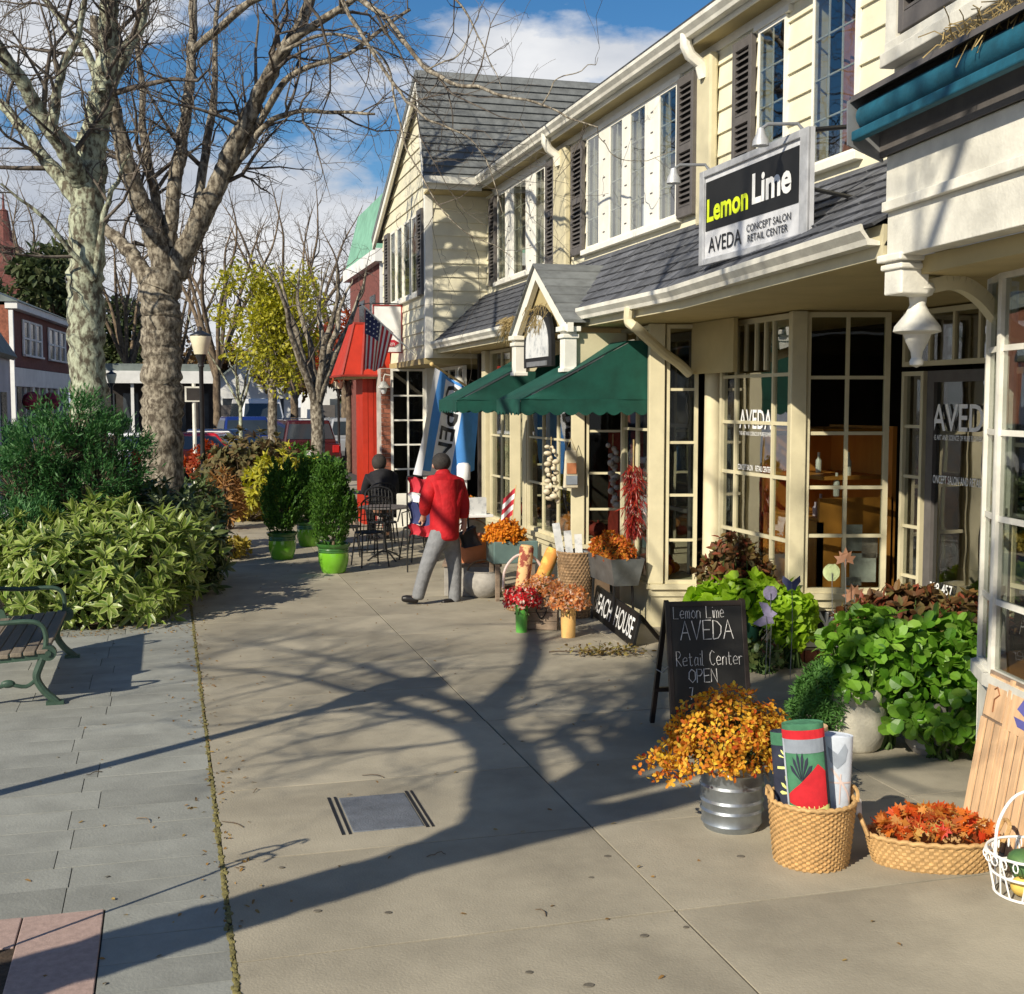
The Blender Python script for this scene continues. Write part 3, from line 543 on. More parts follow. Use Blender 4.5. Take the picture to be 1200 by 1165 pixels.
# arched sign hanging in the hood
AS=thing('arched_sign','black arched sign with white panel hanging in the gable over green awnings','sign',(xf-.04,12.45,2.5))
d=MB(); arc=[(xf-.02,12.45+.50*math.cos(t),2.74+.42*math.sin(t)) for t in np.linspace(0,math.pi,14)]; d.prism([(xf-.02,12.95,2.46)][:0]+[(xf-.02,12.95,2.52)]+arc+[(xf-.02,11.95,2.52)],(-.04,0,0)); d.build('sign_board','black',AS,world=True)
d=MB(); arc=[(xf-.061,12.45+.40*math.cos(t),2.72+.34*math.sin(t)) for t in np.linspace(0,math.pi,14)]; d.prism([(xf-.061,12.85,2.62)]+arc+[(xf-.061,12.05,2.62)],(-.008,0,0)); mat('signfaded',(.66,.67,.66),.6,.2,12.,col2=(.34,.36,.38),thr=(.5,.7)); d.build('sign_panel','signfaded',AS,world=True)
d=MB(); d.box(xf-.075,xf-.058,12.1,12.8,2.53,2.58); d.build('sign_strip','greymetal',AS,world=True)
d=MB(); mat('straw',(.36,.27,.12),.9,.4,12.)
for i in range(160): a=(xf-.05+rng.normal()*.03,12.45+rng.normal()*.16,2.96+rng.random()*.22); d.tube([a,(a[0]-.03+rng.normal()*.02,a[1]+rng.normal()*.05,a[2]-.16*rng.random())],.004,3)
tag(d.build('dried_grass_bundle','straw'),'dried grass bundle fixed above the arched sign','dried grass',kind='stuff')
d=MB()
for i in range(260):
    yy=13.5+rng.random()*.75; a=(3.88+rng.normal()*.03,yy,3.05+rng.random()*.10); d.tube([a,(a[0]-.05+rng.normal()*.03,yy+rng.normal()*.08,a[2]-.05-.25*rng.random()*(rng.random()<.5))],.0035,3)
tag(d.build('gutter_grass','straw'),'dry grass tuft spilling out of the roof gutter','dry grass',kind='stuff')
# ------------------------------------------------------------ green awnings
def awning(y0,y1,label):
    t=thing('green_awning',label,'awning',(4.4,(y0+y1)/2,2.1),group='green canvas awnings over the gift shop bays')
    xw,xm,xfr,zt,zf,zv=4.46,4.25,3.18,2.74,2.18,2.035
    def top(u,v):
        x=xfr+(xm-xfr)*v; z=zf+(zt-zf)*v-.05*math.sin(math.pi*v)*math.sin(math.pi*u); return (x,y0+(y1-y0)*u,z)
    d=MB(); d.grid(top,6,8); d.grid(lambda u,v:(xm+(xw-xm)*v,y0+(y1-y0)*u,zt),2,1); d.build('canopy_top','awngreen',t,world=True)
    for yy,s in ((y0,-1),(y1,1)):
        d=MB(); d.grid(lambda u,v:(xfr+(xw-xfr)*u,yy+s*(.012*math.sin(9*u+4*v)),zf+((zt if u>.82 else zf+(zt-zf)*u/.82-.04*math.sin(math.pi*u/.82))-zf)*v),16,4); d.build('side_panel','awngreen',t,world=True)
    def val(a,b,k):
        d=MB(); a=Vector(a);b=Vector(b); n=k*8
        pts=[];
        for i in range(n+1):
            p=a+(b-a)*i/n; sc=.035*abs(math.sin(math.pi*i/8)); pts+= [(p.x,p.y,zf+.004),(p.x,p.y,zv+.03-sc)]
        d.add(pts,[(2*i,2*i+1,2*i+3,2*i+2) for i in range(n)]); d.build('scalloped_valance','awngreen',t,world=True)
    val((xfr-.004,y0,0),(xfr-.004,y1,0),7); val((xfr,y0-.004,0),(xw,y0-.004,0),9); val((xfr,y1+.004,0),(xw,y1+.004,0),9)
    for yy in (y0+.02,y1-.02):
        d=MB(); d.tube([(xfr+.01,yy,zf-.01),(xm,yy,zt-.02)],.012,6); d.tube([(xfr+.01,yy,zf-.012),(xw,yy,zf-.012)],.012,6); d.build('frame_tube','greymetal',t,world=True)
    return t
awning(11.12,11.98,'near green canvas awning with scalloped valance above the chili string'); awning(13.75,14.7,'far green canvas awning with scalloped valance above the blue flag')
# ------------------------------------------------------------ gabled wing
GW=thing('gabled_building','cream clapboard building with steep slate roof and gable facing the street','building',(5,20.5,0))
FS=(lambda s,n,z:(3.85+s,18.62-n,z)); FF=(lambda s,n,z:(3.85-n,22.5-s,z))
clap(GW,FS,.0,1.1,2.83,5.30,expo=.205)
wins=[(.95,1.42),(1.58,2.05),(2.2,2.72),(2.86,3.38)]
ops=[(a,b,3.855,5.085) for a,b in wins]
clap(GW,FF,0,3.88,2.83,5.25,ops,expo=.205)
z=5.25
while z<6.95:   # gable triangle
    zt=min(z+.205,7.0); sn=lambda zz:3.88-.05-.12*(zz-5.3)/1.7; sf=lambda zz:max(0,0+(zz-5.2)/1.85*3.72)
    b=MB(); p,q=sf(z),sn(z); p2,q2=min(sf(zt),sn(zt)-.01),sn(zt); b.hexa([FF(p,-.09,z),FF(q,-.09,z),FF(q,.028,z),FF(p,.028,z),FF(p2,-.09,zt),FF(q2,-.09,zt),FF(q2,.006,zt),FF(p2,.006,zt)]); b.build('clapboard','creamwall',GW,world=True); z=zt
for a,b in wins: win(GW,FF,a,b,3.86,5.08,2,4,n=.045,dep=.035,fr=.035,mun=.018,gm='glassup')
flat(GW,FF,.9,3.45,3.79,3.853,0,.08,name='window_sill'); shutter(GW,FF,3.42,3.78,3.80,5.10); shutter(GW,FF,.45,.85,3.80,5.10)
b=MB(); b.box(3.815,3.93,18.585,18.70,2.83,5.28); b.build('corner_board','trimwhite',GW,world=True)
b=MB(); b.box(3.80,4.9,18.2,18.6,5.28,5.31); b.build('soffit','soffit',GW,world=True)
b=MB(); b.box(3.70,4.58,18.12,18.16,5.29,5.42); b.box(3.70,4.58,18.02,18.12,5.36,5.46); b.build('gutter','oldwhite',GW,world=True)
k=15
for i in range(k):
    t0,t1=i/k,min(1,(i+1.15)/k); P=lambda t:(18.10+.60*t,5.40+1.72*t)
    (y0,z0),(y1,z1)=P(t0),P(t1); b=MB(); x0=3.70+rng.normal()*.004
    b.hexa([(x0,y0,z0),(8.2,y0,z0),(8.2,y1+.02,z1),(x0,y1+.02,z1),(x0,y0-.030,z0+.012),(8.2,y0-.030,z0+.012),(8.2,y1-.004,z1),(x0,y1-.004,z1)]); b.build('slate_course','slatewing',GW,world=True)
b=MB(); b.prism([(3.70,18.72,7.14),(3.70,22.95,5.18),(3.70,22.9,5.08),(3.70,18.70,7.02)],(4.5,0,0)); b.build('roof_far_slope','slatewing',GW,world=True)
b=MB(); b.prism([(3.71,18.16,5.40),(3.71,18.70,7.0),(3.71,22.9,5.08),(3.71,22.9,4.96),(3.71,18.74,6.88),(3.71,18.28,5.40)],(.05,0,0)); b.build('rake_board','trimwhite',GW,world=True)
b=MB(); b.box(7,7.05,18.7,22.5,2.85,5.3); b.box(3.95,7,18.72,22.5,2.80,2.86); b.box(3.95,7,18.72,22.45,5.25,5.29); b.build('upstairs_room','room',GW,world=True)
b=MB(); b.box(3.80,6.5,18.62,22.5,2.74,2.83); b.build('jetty_soffit','soffit',GW,world=True)
FG=(lambda s,n,z:(3.70+s,21.0-n,z)); win(GW,FG,.0,.60,.55,2.73,2,5,fr=.04,mun=.028)
b=MB(); b.box(3.70,4.35,21.0,21.1,.0,.55); b.build('plinth_panel','trimwhite',GW,world=True)
b=MB(); b.box(4.3,4.42,20.88,21.02,0,2.74); b.build('post','trimwhite',GW,world=True)
FGL=(lambda s,n,z:(4.42-n,20.9-s,z)); win(GW,FGL,.0,2.2,.5,2.73,4,4,fr=.05); b=MB(); b.box(4.42,4.5,18.6,20.9,0,.5); b.build('plinth_panel','trimwhite',GW,world=True)
b=MB(); b.box(5.8,5.9,18.6,24,0,2.74); b.box(3.72,5.8,21.6,21.66,0,2.74); b.build('shop_room','room',GW,world=True)
for r_ in range(36):
    for c in range(2):
        x0=(3.545+c*.077) if r_%2 else (3.545+c*.039 if c==0 else 3.584); x1_=(x0+.072) if r_%2 else (3.578 if c==0 else 3.694); b=MB(); b.box(x0,x1_,21.02,21.10,r_*.076,r_*.076+.066); b.build('brick','brick',GW,world=True)
b=MB(); b.box(3.55,3.70,21.03,21.6,0,2.74); b.build('brick_pier_core','mortar',GW,world=True)
# ------------------------------------------------------------ red pier and canopy beyond
RP=thing('red_portico','tall red painted board pier carrying a red hipped canopy by cafe tables','portico',(3.5,22.2,0))
for i in range(5): b=MB(); b.box(3.32+i*.10,3.412+i*.10,21.7+.003*(i%2),21.75,0,3.05); b.build('red_board','redpaint',RP,world=True)
b=MB(); b.box(3.325,3.815,21.75,22.5,0,3.04); b.build('pier_core','redpaint',RP,world=True)
cx0,cx1,cy0,cy1=2.93,3.60,21.45,23.0; tx0,tx1,ty0,ty1=3.22,3.60,21.95,22.6; zb,zt=2.62,3.55
for q in ([(cx0,cy0,zb),(cx1,cy0,zb),(tx1,ty0,zt),(tx0,ty0,zt)],[(cx0,cy1,zb),(cx0,cy0,zb),(tx0,ty0,zt),(tx0,ty1,zt)],[(cx1,cy1,zb),(cx0,cy1,zb),(tx0,ty1,zt),(tx1,ty1,zt)]):
    b=MB(); n=Vector(q[1])-Vector(q[0]); n=n.cross(Vector(q[3])-Vector(q[0])).normalized()*-.02; b.prism(q,n); b.build('canopy_panel','redpaint',RP,world=True)
mat('redtrim',(.30,.03,.02),.5)
for q in (((cx0,cy0,zb),(tx0,ty0,zt)),((cx0,cy0,zb),(cx1,cy0,zb)),((cx0,cy0,zb),(cx0,cy1,zb)),((tx0,ty0,zt),(tx1,ty0,zt)),(((cx0+cx1)/2,cy0,zb),((tx0+tx1)/2,ty0,zt))): b=MB(); b.beam(q[0],q[1],.035,.035); b.build('canopy_rib','redtrim',RP,world=True)
b=MB(); b.box(cx0+.05,cx1,cy0+.05,cy1-.05,zb-.05,zb-.01); b.build('canopy_ceiling','soffit',RP,world=True)
# wall lanterns
def lantern(x,y,z,label):
    t=thing('wall_lantern',label,'lantern',(x,y,z),group='white bell lanterns under the eaves')
    b=MB(); b.tube([(.12,0,.16),(.02,0,.18),(0,0,.12),(0,0,.05)],.013,6); b.build('bracket','oldwhite',t)
    b=MB(); b.lathe([(.03,.06),(.05,.04),(.10,-.03),(.11,-.05),(.001,-.05)],12); b.build('shade','oldwhite',t)
    b=MB(); b.lathe([(.06,-.05),(.05,-.1),(.03,-.15),(.001,-.15)],10,cap0=False); b.build('globe','white',t); return t
lantern(3.56,20.9,2.45,'white bell lantern on the brick pier beside the red portico'); lantern(4.25,18.3,2.5,'white bell lantern under the clapboard corner near the blue flag')
# ------------------------------------------------------------ near shop with bow window
NS=thing('bow_window_shop','white shop with bow window and rolled teal awning at the right edge','building',(5.2,3.6,0))
ca,sa=.995,.0995
FN=(lambda s,n,z:(3.58-sa*s-n*ca,5.68-ca*s+n*sa,z))
for z0,z1,n1 in ((2.89,3.12,.0),(3.12,3.17,.035),(3.17,3.40,.012),(3.40,3.43,.03),(3.43,3.62,.012)):
    b=MB(); b.fbox(FN,0,3.4,-.12,n1,z0,z1); b.build('fascia_board','oldwhite',NS,world=True,bevel=.004)
b=MB(); b.fbox(FN,0,3.4,-.14,-.02,3.62,5.9); b.build('upper_wall','oldwhite',NS,world=True)
b=MB(); b.hexa([(4.7,5.68,2.95),(4.7,5.66,2.95),(3.60,5.60,2.95),(3.60,5.68,2.95),(4.7,5.68,5.9),(4.7,5.66,5.9),(3.60,5.60,5.9),(3.60,5.68,5.9)]); b.build('return_wall','oldwhite',NS,world=True)
for z0,z1,n1 in ((3.84,3.91,.06),(3.91,3.965,.035)):
    b=MB(); b.fbox(FN,-.01,3.4,-.02,n1,z0,z1); b.build('sill_moulding','oldwhite',NS,world=True,bevel=.006)
b=MB(); b.fbox(FN,-.01,.10,-.02,.03,3.965,5.9); b.build('corner_board','oldwhite',NS,world=True)
shutter(NS,FN,.12,.62,3.98,5.2,n=-.015); win(NS,FN,.70,1.5,4.0,5.4,2,3,n=.03,gm='glassup')
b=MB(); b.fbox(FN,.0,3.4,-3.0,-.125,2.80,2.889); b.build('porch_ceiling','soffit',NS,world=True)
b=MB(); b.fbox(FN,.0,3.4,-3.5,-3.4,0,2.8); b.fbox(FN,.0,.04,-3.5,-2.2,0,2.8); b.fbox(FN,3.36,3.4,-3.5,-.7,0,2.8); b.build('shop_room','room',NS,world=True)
# retractable awning
TA=thing('rolled_awning','rolled up teal awning in a dark housing above the bow window','awning',tuple(FN(1.5,.15,3.62)))
b=MB(); pr=[(.013,3.40),(.013,3.78),(.20,3.70),(.205,3.67),(.05,3.735),(.035,3.40)]; 
b.add([FN(-.03,n,z) for n,z in pr]+[FN(3.4,n,z) for n,z in pr],[tuple(range(6)),tuple(reversed(range(6,12)))]+[((i+1)%6,i,6+i,6+(i+1)%6) for i in range(6)]); b.build('housing','shutter',TA,world=True)
b=MB(); b.tube([FN(-.01,.115,3.60),FN(3.4,.115,3.60)],.066,16); b.build('fabric_roll','teal',TA,world=True)
b=MB(); b.beam(FN(-.02,.175,3.50),FN(3.4,.175,3.50),.05,.05); b.build('front_bar','teal',TA,world=True,bevel=.008)
b=MB(); b.prism([FN(-.045,.015,3.38),FN(-.045,.21,3.46),FN(-.045,.215,3.68),FN(-.045,.015,3.79)],tuple(np.array(FN(-.031,0,0))-np.array(FN(-.045,0,0)))); b.build('end_plate','greymetal',TA,world=True)
d=MB()
for i in range(220):
    s=.75+rng.random()*1.2; a=np.array(FN(s,.09+rng.normal()*.03,3.70+rng.random()*.06)); e=a+np.array([-.10*rng.random(),rng.normal()*.06,rng.normal()*.08-.02]); d.tube([a,(a+e)/2+[0,0,.03],e],.003,3)
tag(d.build('nest_straw','straw'),'straw of a bird nest on top of the rolled teal awning','straw',kind='stuff')
# corner block, pendant and curved bracket
b=MB(); b.cbox((3.66,5.62,2.80),(.16,.16,.20)); b.cbox((3.66,5.62,2.885),(.22,.22,.04)); b.cbox((3.66,5.62,2.84),(.19,.19,.03)); b.build('corner_block','oldwhite',NS,world=True,bevel=.008)
b=MB(); b.lathe([(.02,0),(.075,0),(.085,-.03),(.07,-.06),(.045,-.07),(.04,-.11),(.06,-.15),(.115,-.22),(.12,-.245),(.112,-.25),(.07,-.26),(.055,-.30),(.03,-.35),(.026,-.38),(.035,-.395),(.034,-.415),(.001,-.43)][::-1],22,(3.73,5.62,2.76),cap0=False); b.build('pendant_finial','oldwhite',NS,world=True)
pp=smoothpath([(3.75,5.60,2.74),(3.95,5.62,2.77),(4.12,5.64,2.70),(4.28,5.66,2.56),(4.42,5.68,2.50)],[.05]*5,5)[0]
b=MB()
for a_,b_ in zip(pp[:-1],pp[1:]): b.beam(a_,b_,.06,.075)
b.build('curved_bracket','cream',NS,world=True)
# bow window facets
Q=[(4.42,5.80),(4.20,5.70),(4.05,5.40),(3.95,4.9),(3.92,4.3),(4.0,3.7),(4.25,3.3)]
for i in range(len(Q)-1):
    a,b2=Vector(Q[i]),Vector(Q[i+1]); dd=b2-a; l=dd.length; dd/=l; F=(lambda s,n,z,a=a,dd=dd:(a.x+dd.x*s+dd.y*n,a.y+dd.y*s-dd.x*n,z))
    win(NS,F,.0,l,.76,2.80,1,1,fr=.028,mun=.03,dep=.05,fm='oldwhite',rails=(.175,.39,.61,.825))
    p=MB(); p.fbox(F,-.006,l+.006,-.06,.03,.70,.765); p.build('bow_sill','oldwhite',NS,world=True); p=MB(); p.fbox(F,0,l,-.08,-.01,0,.70); p.build('bow_panel','oldwhite',NS,world=True)
b=MB(); b.prism([(x+.06,y,.755) for x,y in Q]+[(4.9,3.3,.755),(4.9,5.8,.755)],(0,0,.02)); b.build('window_floor','woodwarm',NS,world=True)
for z in (1.13,1.58,2.02): b=MB(); b.prism([(4.38,5.6,z),(4.25,5.2,z),(4.2,4.7,z),(4.2,4.0,z),(4.6,3.6,z),(4.7,5.6,z)],(0,0,.02)); b.build('glass_shelf','paper',NS,world=True)
mat('dried',(.30,.13,.06),.9,.4,8.); d=MB()
for i in range(420):
    a=(4.42+rng.normal()*.05,5.15-rng.random()*.8,2.04+rng.random()*.06); e=(a[0]-.06+np.clip(rng.normal(),-1.2,1.2)*.06,min(5.3,a[1]+rng.normal()*.12),a[2]+.1+.5*rng.random()); d.tube([a,((a[0]+e[0])/2+rng.normal()*.04,(a[1]+e[1])/2+rng.normal()*.05,(a[2]+e[2])/2),e],.004,3)
tag(d.build('dried_stems','dried'),'russet dried stems on the top shelf of the bow window','dried stems',kind='stuff')
for i,(y,z,k) in enumerate(((5.3,.78,0),(5.05,.78,1),(5.35,1.15,2),(5.1,1.6,0),(5.2,1.15,1))):
    b=MB(); b.lathe([(.03,0),(.07,.02),(.11,.06),(.13,.08),(.12,.08),(.06,.03),(.001,.02)],18,(4.36,y,z)); tag(b.build('bowl',['woodpale','dried','oldwhite'][k]),['pale wooden bowl on the bow window sill shelf','russet bowl on a bow window shelf','white bowl on the middle bow window shelf'][k],'bowl','bowls in the bow window')
# ------------------------------------------------------------ salon hanging sign
LS=thing('salon_sign','black and silver hanging salon sign above the slate skirt roof','sign',(3.93,7.95,3.53))
FSg=(lambda s,n,z:(3.93-n,8.77-s,z)); ln=1.65; z0,z1=3.18,3.88
b=MB(); b.fbox(FSg,0,ln,-.03,.0,z0,z1); b.build('sign_panel','signwhite',LS,world=True)
b=MB(); b.fbox(FSg,.09,ln-.14,.001,.005,z0+.25,z1-.09); b.build('black_field','black',LS,world=True)
b=MB(); t=.075; b.fbox(FSg,0,t,.0,.02,z0,z1); b.fbox(FSg,ln-t-.03,ln,.0,.02,z0,z1); b.fbox(FSg,t,ln-t-.03,.0,.02,z0,z0+.045); b.fbox(FSg,t,ln-t-.03,.0,.02,z1-.05,z1); b.build('sign_frame','silverframe',LS,world=True,bevel=.005)
def st(body,s0,s1,za,zb_,m,bold=0.): facetext(LS,FSg,body,s0,s1,za,zb_,.008,m,bold)
st('Lemon',.12,.80,z0+.31,z0+.48,'lime',.03); st('Lime',.86,1.42,z0+.33,z0+.54,'white',.03)
st('AVEDA',.15,.70,z0+.085,z0+.195,'black'); st('CONCEPT SALON',.78,1.42,z0+.155,z0+.205,'black',.004); st('RETAIL CENTER',.80,1.38,z0+.085,z0+.135,'black',.004)
for yy,(a,b2) in ((8.72,(3.95,3.88)),(7.14,(3.95,3.9))):
    d=MB(); d.tube([(3.93,yy,3.86),(4.85,yy,3.98)],.016,6); d.tube([(3.93,yy,3.5),(4.5,yy,3.42)],.014,6); d.build('bracket_arm','blackmetal',LS,world=True)
for s in (.0,1.42):
    d=MB(); p0=FSg(s,.0,z1+.03); d.tube([FSg(s+.1,-.02,z1),FSg(s+.06,.0,z1+.05),FSg(s,.18,z1+.05),FSg(s-.02,.22,z1+.02)],.012,8); la=d.build('lamp_arm','greymetal',LS,world=True)
    d=MB(); c=FSg(s-.02,.22,z1-.03); d.lathe([(.055,-.055),(.05,-.02),(.03,.02),(.022,.055),(.001,.06)],12,c); d.build('lamp_head','silverframe',LS,world=True)
# ------------------------------------------------------------ distant buildings
mat('farwhite',(.72,.72,.70),.7,.1,2.); mat('fargrey',(.42,.45,.52),.7,.12,2.); mat('farroof',(.17,.20,.19),.8,.2,3.); mat('verdigris',(.20,.42,.30),.7,.2,2.); mat('farglass',(.05,.06,.07),.15,.3,1.,spec=.6)
def oframe(p,ang): 
    d=Vector((math.sin(ang),math.cos(ang))); n=Vector((d.y,-d.x)); return (lambda s,nn,z:(p[0]+d.x*s+n.x*nn,p[1]+d.y*s+n.y*nn,z))
LB=thing('brick_building','red brick building with white framed windows across the street at left','building',(-5.5,45,0))
FB=oframe((-4.46,39.75),R(5.3))
def fb(name,m,s0,s1,n0,n1,z0,z1,par=LB,F=FB): b=MB(); b.fbox(F,s0,s1,n0,n1,z0,z1); return b.build(name,m,par,world=True)
fb('wall','brickdk',0,12,-5,0,3.25,4.95); fb('wall','brick',-.02,.3,-5,-.02,-.2,5.05); fb('storefront_band','farwhite',.3,12,-.1,.06,2.65,3.22); fb('cornice','farwhite',-.05,12,-.1,.25,4.95,5.15); fb('pipe','farwhite',-.06,.06,.0,.12,0,4.9)  # light put into colour: darker brick on shaded front, brighter on sunlit end
fb('storefront_wall','farwhite',.3,12,-.3,.0,-.2,.6)
for s0 in (1.2,3.4,5.6,7.8): 
    o=fb('shop_window','farglass',s0,s0+1.9,-.12,-.06,.6,2.65); fb('mullion','farwhite',s0+.9,s0+1.0,-.06,.0,.6,2.65,o)
for s0 in (.3,3.1,5.3,7.5): fb('storefront_pier','farwhite',s0,s0+.3,-.06,.03,.6,2.65)
for s0,s1 in ((1.8,4.7),(6.0,9.2)):
    o=fb('window','farglass',s0,s1,-.02,.02,3.66,4.68)
    for k in range(4): x=s0+(s1-s0)*k/3; fb('mullion','farwhite',x-.10,x+.10,.02,.06,3.62,4.72,o)
    for z in (3.6,4.14,4.68): fb('rail','farwhite',s0-.1,s1+.1,.02,.055 if z!=3.6 else .12,z,z+.06,o)
b=MB(); A=[FB(-.1,.3,5.15),FB(-.1,-2.6,6.35),FB(-.1,-5.2,5.15)]; A2=[FB(12,.3,5.15),FB(12,-2.6,6.35),FB(12,-5.2,5.15)]; b.add(A+A2,[(0,1,2),(3,5,4),(0,3,4,1),(1,4,5,2),(0,2,5,3)]); rf=b.build('roof','farroof',LB,world=True)
fb('parapet','brick',-.1,.35,-5.1,-1.2,5.1,6.3); b=MB(); b.fbox(FB,1.3,2.6,-3.2,-2.0,5.6,6.95); b.fbox(FB,1.2,2.7,-3.3,-1.9,6.95,7.05); b.build('chimney','brick',rf,world=True)
for k in (1.5,4.6): 
    b=MB(); p=FB(k,.3,2.2); b.ball(p,.30,10,7); mat('hangflower',(.28,.03,.06),.8,.6,9.); b.build('hanging_basket','hangflower',LB,world=True)
GH=thing('grey_gabled_house','pale grey gabled house at the far left edge beside the brick building','house',(-4.9,30,0))
b=MB(); b.prism([(-3.72,30,-.13),(-3.72,30,3.45),(-5.3,30,5.9),(-6.8,30,3.45),(-6.8,30,-.13)],(0,3,0)); b.build('wall','fargrey',GH,world=True)
b=MB(); b.prism([(-3.55,29.8,3.28),(-5.3,29.8,6.05),(-5.3,29.8,5.9),(-3.65,29.8,3.2)],(0,3.4,0)); b.build('roof','farroof',GH,world=True)
b=MB(); b.box(-3.715,-3.69,31,32,.8,2.4); b.build('window','farglass',GH,world=True)
ST=thing('church_steeple','brown brick steeple rising behind the brick building','steeple',(-10,95,0))
b=MB(); X=-10.8; b.lathe([(1.1,0),(1.1,12.9),(1.3,13.0),(.62,13.5),(.3,15.6),(.34,15.65),(.1,15.8),(.04,16.9),(.001,17)],8,(X,95,0),smooth=False); b.build('spire','brickdk',ST,world=True)
b=MB(); b.box(X-1.5,X+1.5,93.4,97,-.13,11.9); b.build('tower','brickdk',ST,world=True)
PB=thing('porch_building','low white building with a dark colonnaded porch across the parking','building',(-1,62,0))
def pb(name,m,x0,x1,y0,y1,z0,z1): b=MB(); b.box(x0,x1,y0,y1,z0,z1); return b.build(name,m,PB,world=True)
pb('porch_roof','farroof',-3.6,2.4,60,66,3.62,3.95); pb('porch_fascia','farwhite',-3.6,2.4,59.9,60,3.05,3.62); pb('wall','dark',-3.6,2.4,62.6,66,-.13,3.62)
for i in range(7): pb('porch_column','dark' if i%2 else 'farwhite',-3.5+i*.96,-3.36+i*.96,60.1,60.25,-.13,3.05)
for i in range(5): pb('window','farglass',-3.1+i*1.1,-2.4+i*1.1,62.55,62.6,.6,2.6)
def gable_house(x0,x1,y0,y1,ze,zr,label,wm='farwhite',rm='farroof'):
    t=thing('distant_house',label,'house',((x0+x1)/2,(y0+y1)/2,0)); b=MB(); xm=(x0+x1)/2; b.prism([(x0,y0,-.13),(x0,y0,ze),(xm,y0,zr),(x1,y0,ze),(x1,y0,-.13)],(0,y1-y0,0)); b.build('wall',wm,t,world=True)
    for s in (-1,1):
        e=x0-.3 if s<0 else x1+.3; b=MB(); b.prism([(e,y0-.3,ze-.15),(xm,y0-.3,zr+.12),(xm,y0-.3,zr+.02),(e,y0-.3,ze-.25)],(0,y1-y0+.6,0)); b.build('roof',rm,t,world=True)
    n=max(1,int((x1-x0)/2))
    for i in range(n): xx=x0+(x1-x0)*(i+.5)/n; b=MB(); b.box(xx-.5,xx+.5,y0-.04,y0,.9,2.4); w_=b.build('window','farglass',t,world=True); b=MB(); b.box(xx-.6,xx+.6,y0-.09,y0-.041,.8,.9); b.build('sill','trimwhite',w_,world=True)
    b=MB(); b.box(x0+.3,x0+1.2,y0-.06,y0-.002,-.13,2.0); b.build('door','shutter',t,world=True); return t
gable_house(2.4,7.4,74,84,3.1,5.0,'white gabled shop behind the parked blue pickup'); gable_house(9.5,15,82,92,3.4,5.6,'white gabled house behind the far parked cars','farwhite'); gable_house(15.5,20,70,78,3.2,5.2,'brick red house glimpsed beside the red portico','brickdk')
gable_house(-14,-6,70,84,4.5,7.0,'grey gabled house far left behind the brick building','fargrey')
CB=thing('cupola_building','brick building with white cornice and green copper mansard beyond the gabled building','building',(8,37,0))
def cb(name,m,x0,x1,y0,y1,z0,z1,par=CB): b=MB(); b.box(x0,x1,y0,y1,z0,z1); return b.build(name,m,par,world=True)
cb('wall','brickdk',5.75,10,34,40,-.13,6.0); cb('cornice','farwhite',5.55,10.2,33.8,40.2,6.0,6.35); cb('quoin','farwhite',5.70,6.0,33.95,34,-.13,6.0)
b=MB(); b.add([(5.6,33.85,6.35),(10.2,33.85,6.35),(10.2,40,6.35),(5.6,40,6.35),(5.95,34.4,8.0),(9.7,34.4,8.0),(9.7,39.5,8.0),(5.95,39.5,8.0)],[(0,1,5,4),(1,2,6,5),(2,3,7,6),(3,0,4,7),(4,5,6,7)]); b.build('mansard_roof','verdigris',CB,world=True)
for y0 in (35,37): cb('window','farglass',5.72,5.75,y0,y0+.9,3.6,5.2)
# ------------------------------------------------------------ vegetation
def barkmat(name,c1,c2,scale=9.,thr=(.42,.58)): 
    return mat(name,c1,.95,0,scale,1.,22,col2=c2,thr=thr,stretch=(1,1,.55))
barkmat('barklichen',(.10,.085,.06),(.42,.45,.33),16.); barkmat('barkgrey',(.085,.068,.05),(.36,.32,.25),18.,(.42,.62)); barkmat('barkdark',(.05,.04,.032),(.11,.09,.07)); barkmat('barktwig',(.065,.052,.044),(.16,.135,.11)); barkmat('barkbrown',(.09,.065,.045),(.2,.15,.10))
def pxlimb(pts,Y0,Y1,r0,r1,sub=4,wob=.01):
    k=len(pts); P=[aty(p[0],p[1],Y0+(Y1-Y0)*i/(k-1)) for i,p in enumerate(pts)]; return smoothpath(P,np.linspace(r0,r1,k),sub,wob)
def trunk_noise(p,r,amp=.05):
    q,s=smoothpath(p,r,4 if r.max()>.1 else 2); return q,s*(1+amp*rng.normal(size=len(s)))
def tree_from(name,label,trunk,limbs,bm,tm,dens=2.2,lenf=1.5,lv=2,up=.12,spread=1.,extra=(),group=None,tmin=.2):
    base=trunk[0][0]; t=thing(name,label,'tree',(float(base[0]),float(base[1]),0),group=group); off=np.array([base[0],base[1],0])
    tb=[]; tw=[]
    tp,tr=trunk_noise(*trunk); tr=tr.copy(); tr[0]*=1.35; tr[1]*=1.1; tb.append((tp-off,tr))
    for l in limbs:
        p,r=l[:2]; p,r=trunk_noise(p,r,.05); tb.append((p-off,r)); d=l[2] if len(l)>2 else 1.; grow(tw,p-off,r,lv,dens*d,lenf,spread,up,None,tmin)
    for l in extra: tw.append((l[0]-off,l[1]))
    branch_mesh('trunk',tb[:1],bm,t)
    for q in tb[1:]: branch_mesh('limb',[q],bm,t)
    o=branch_mesh('twigs',tw,tm,t); o['kind']='stuff'; return t
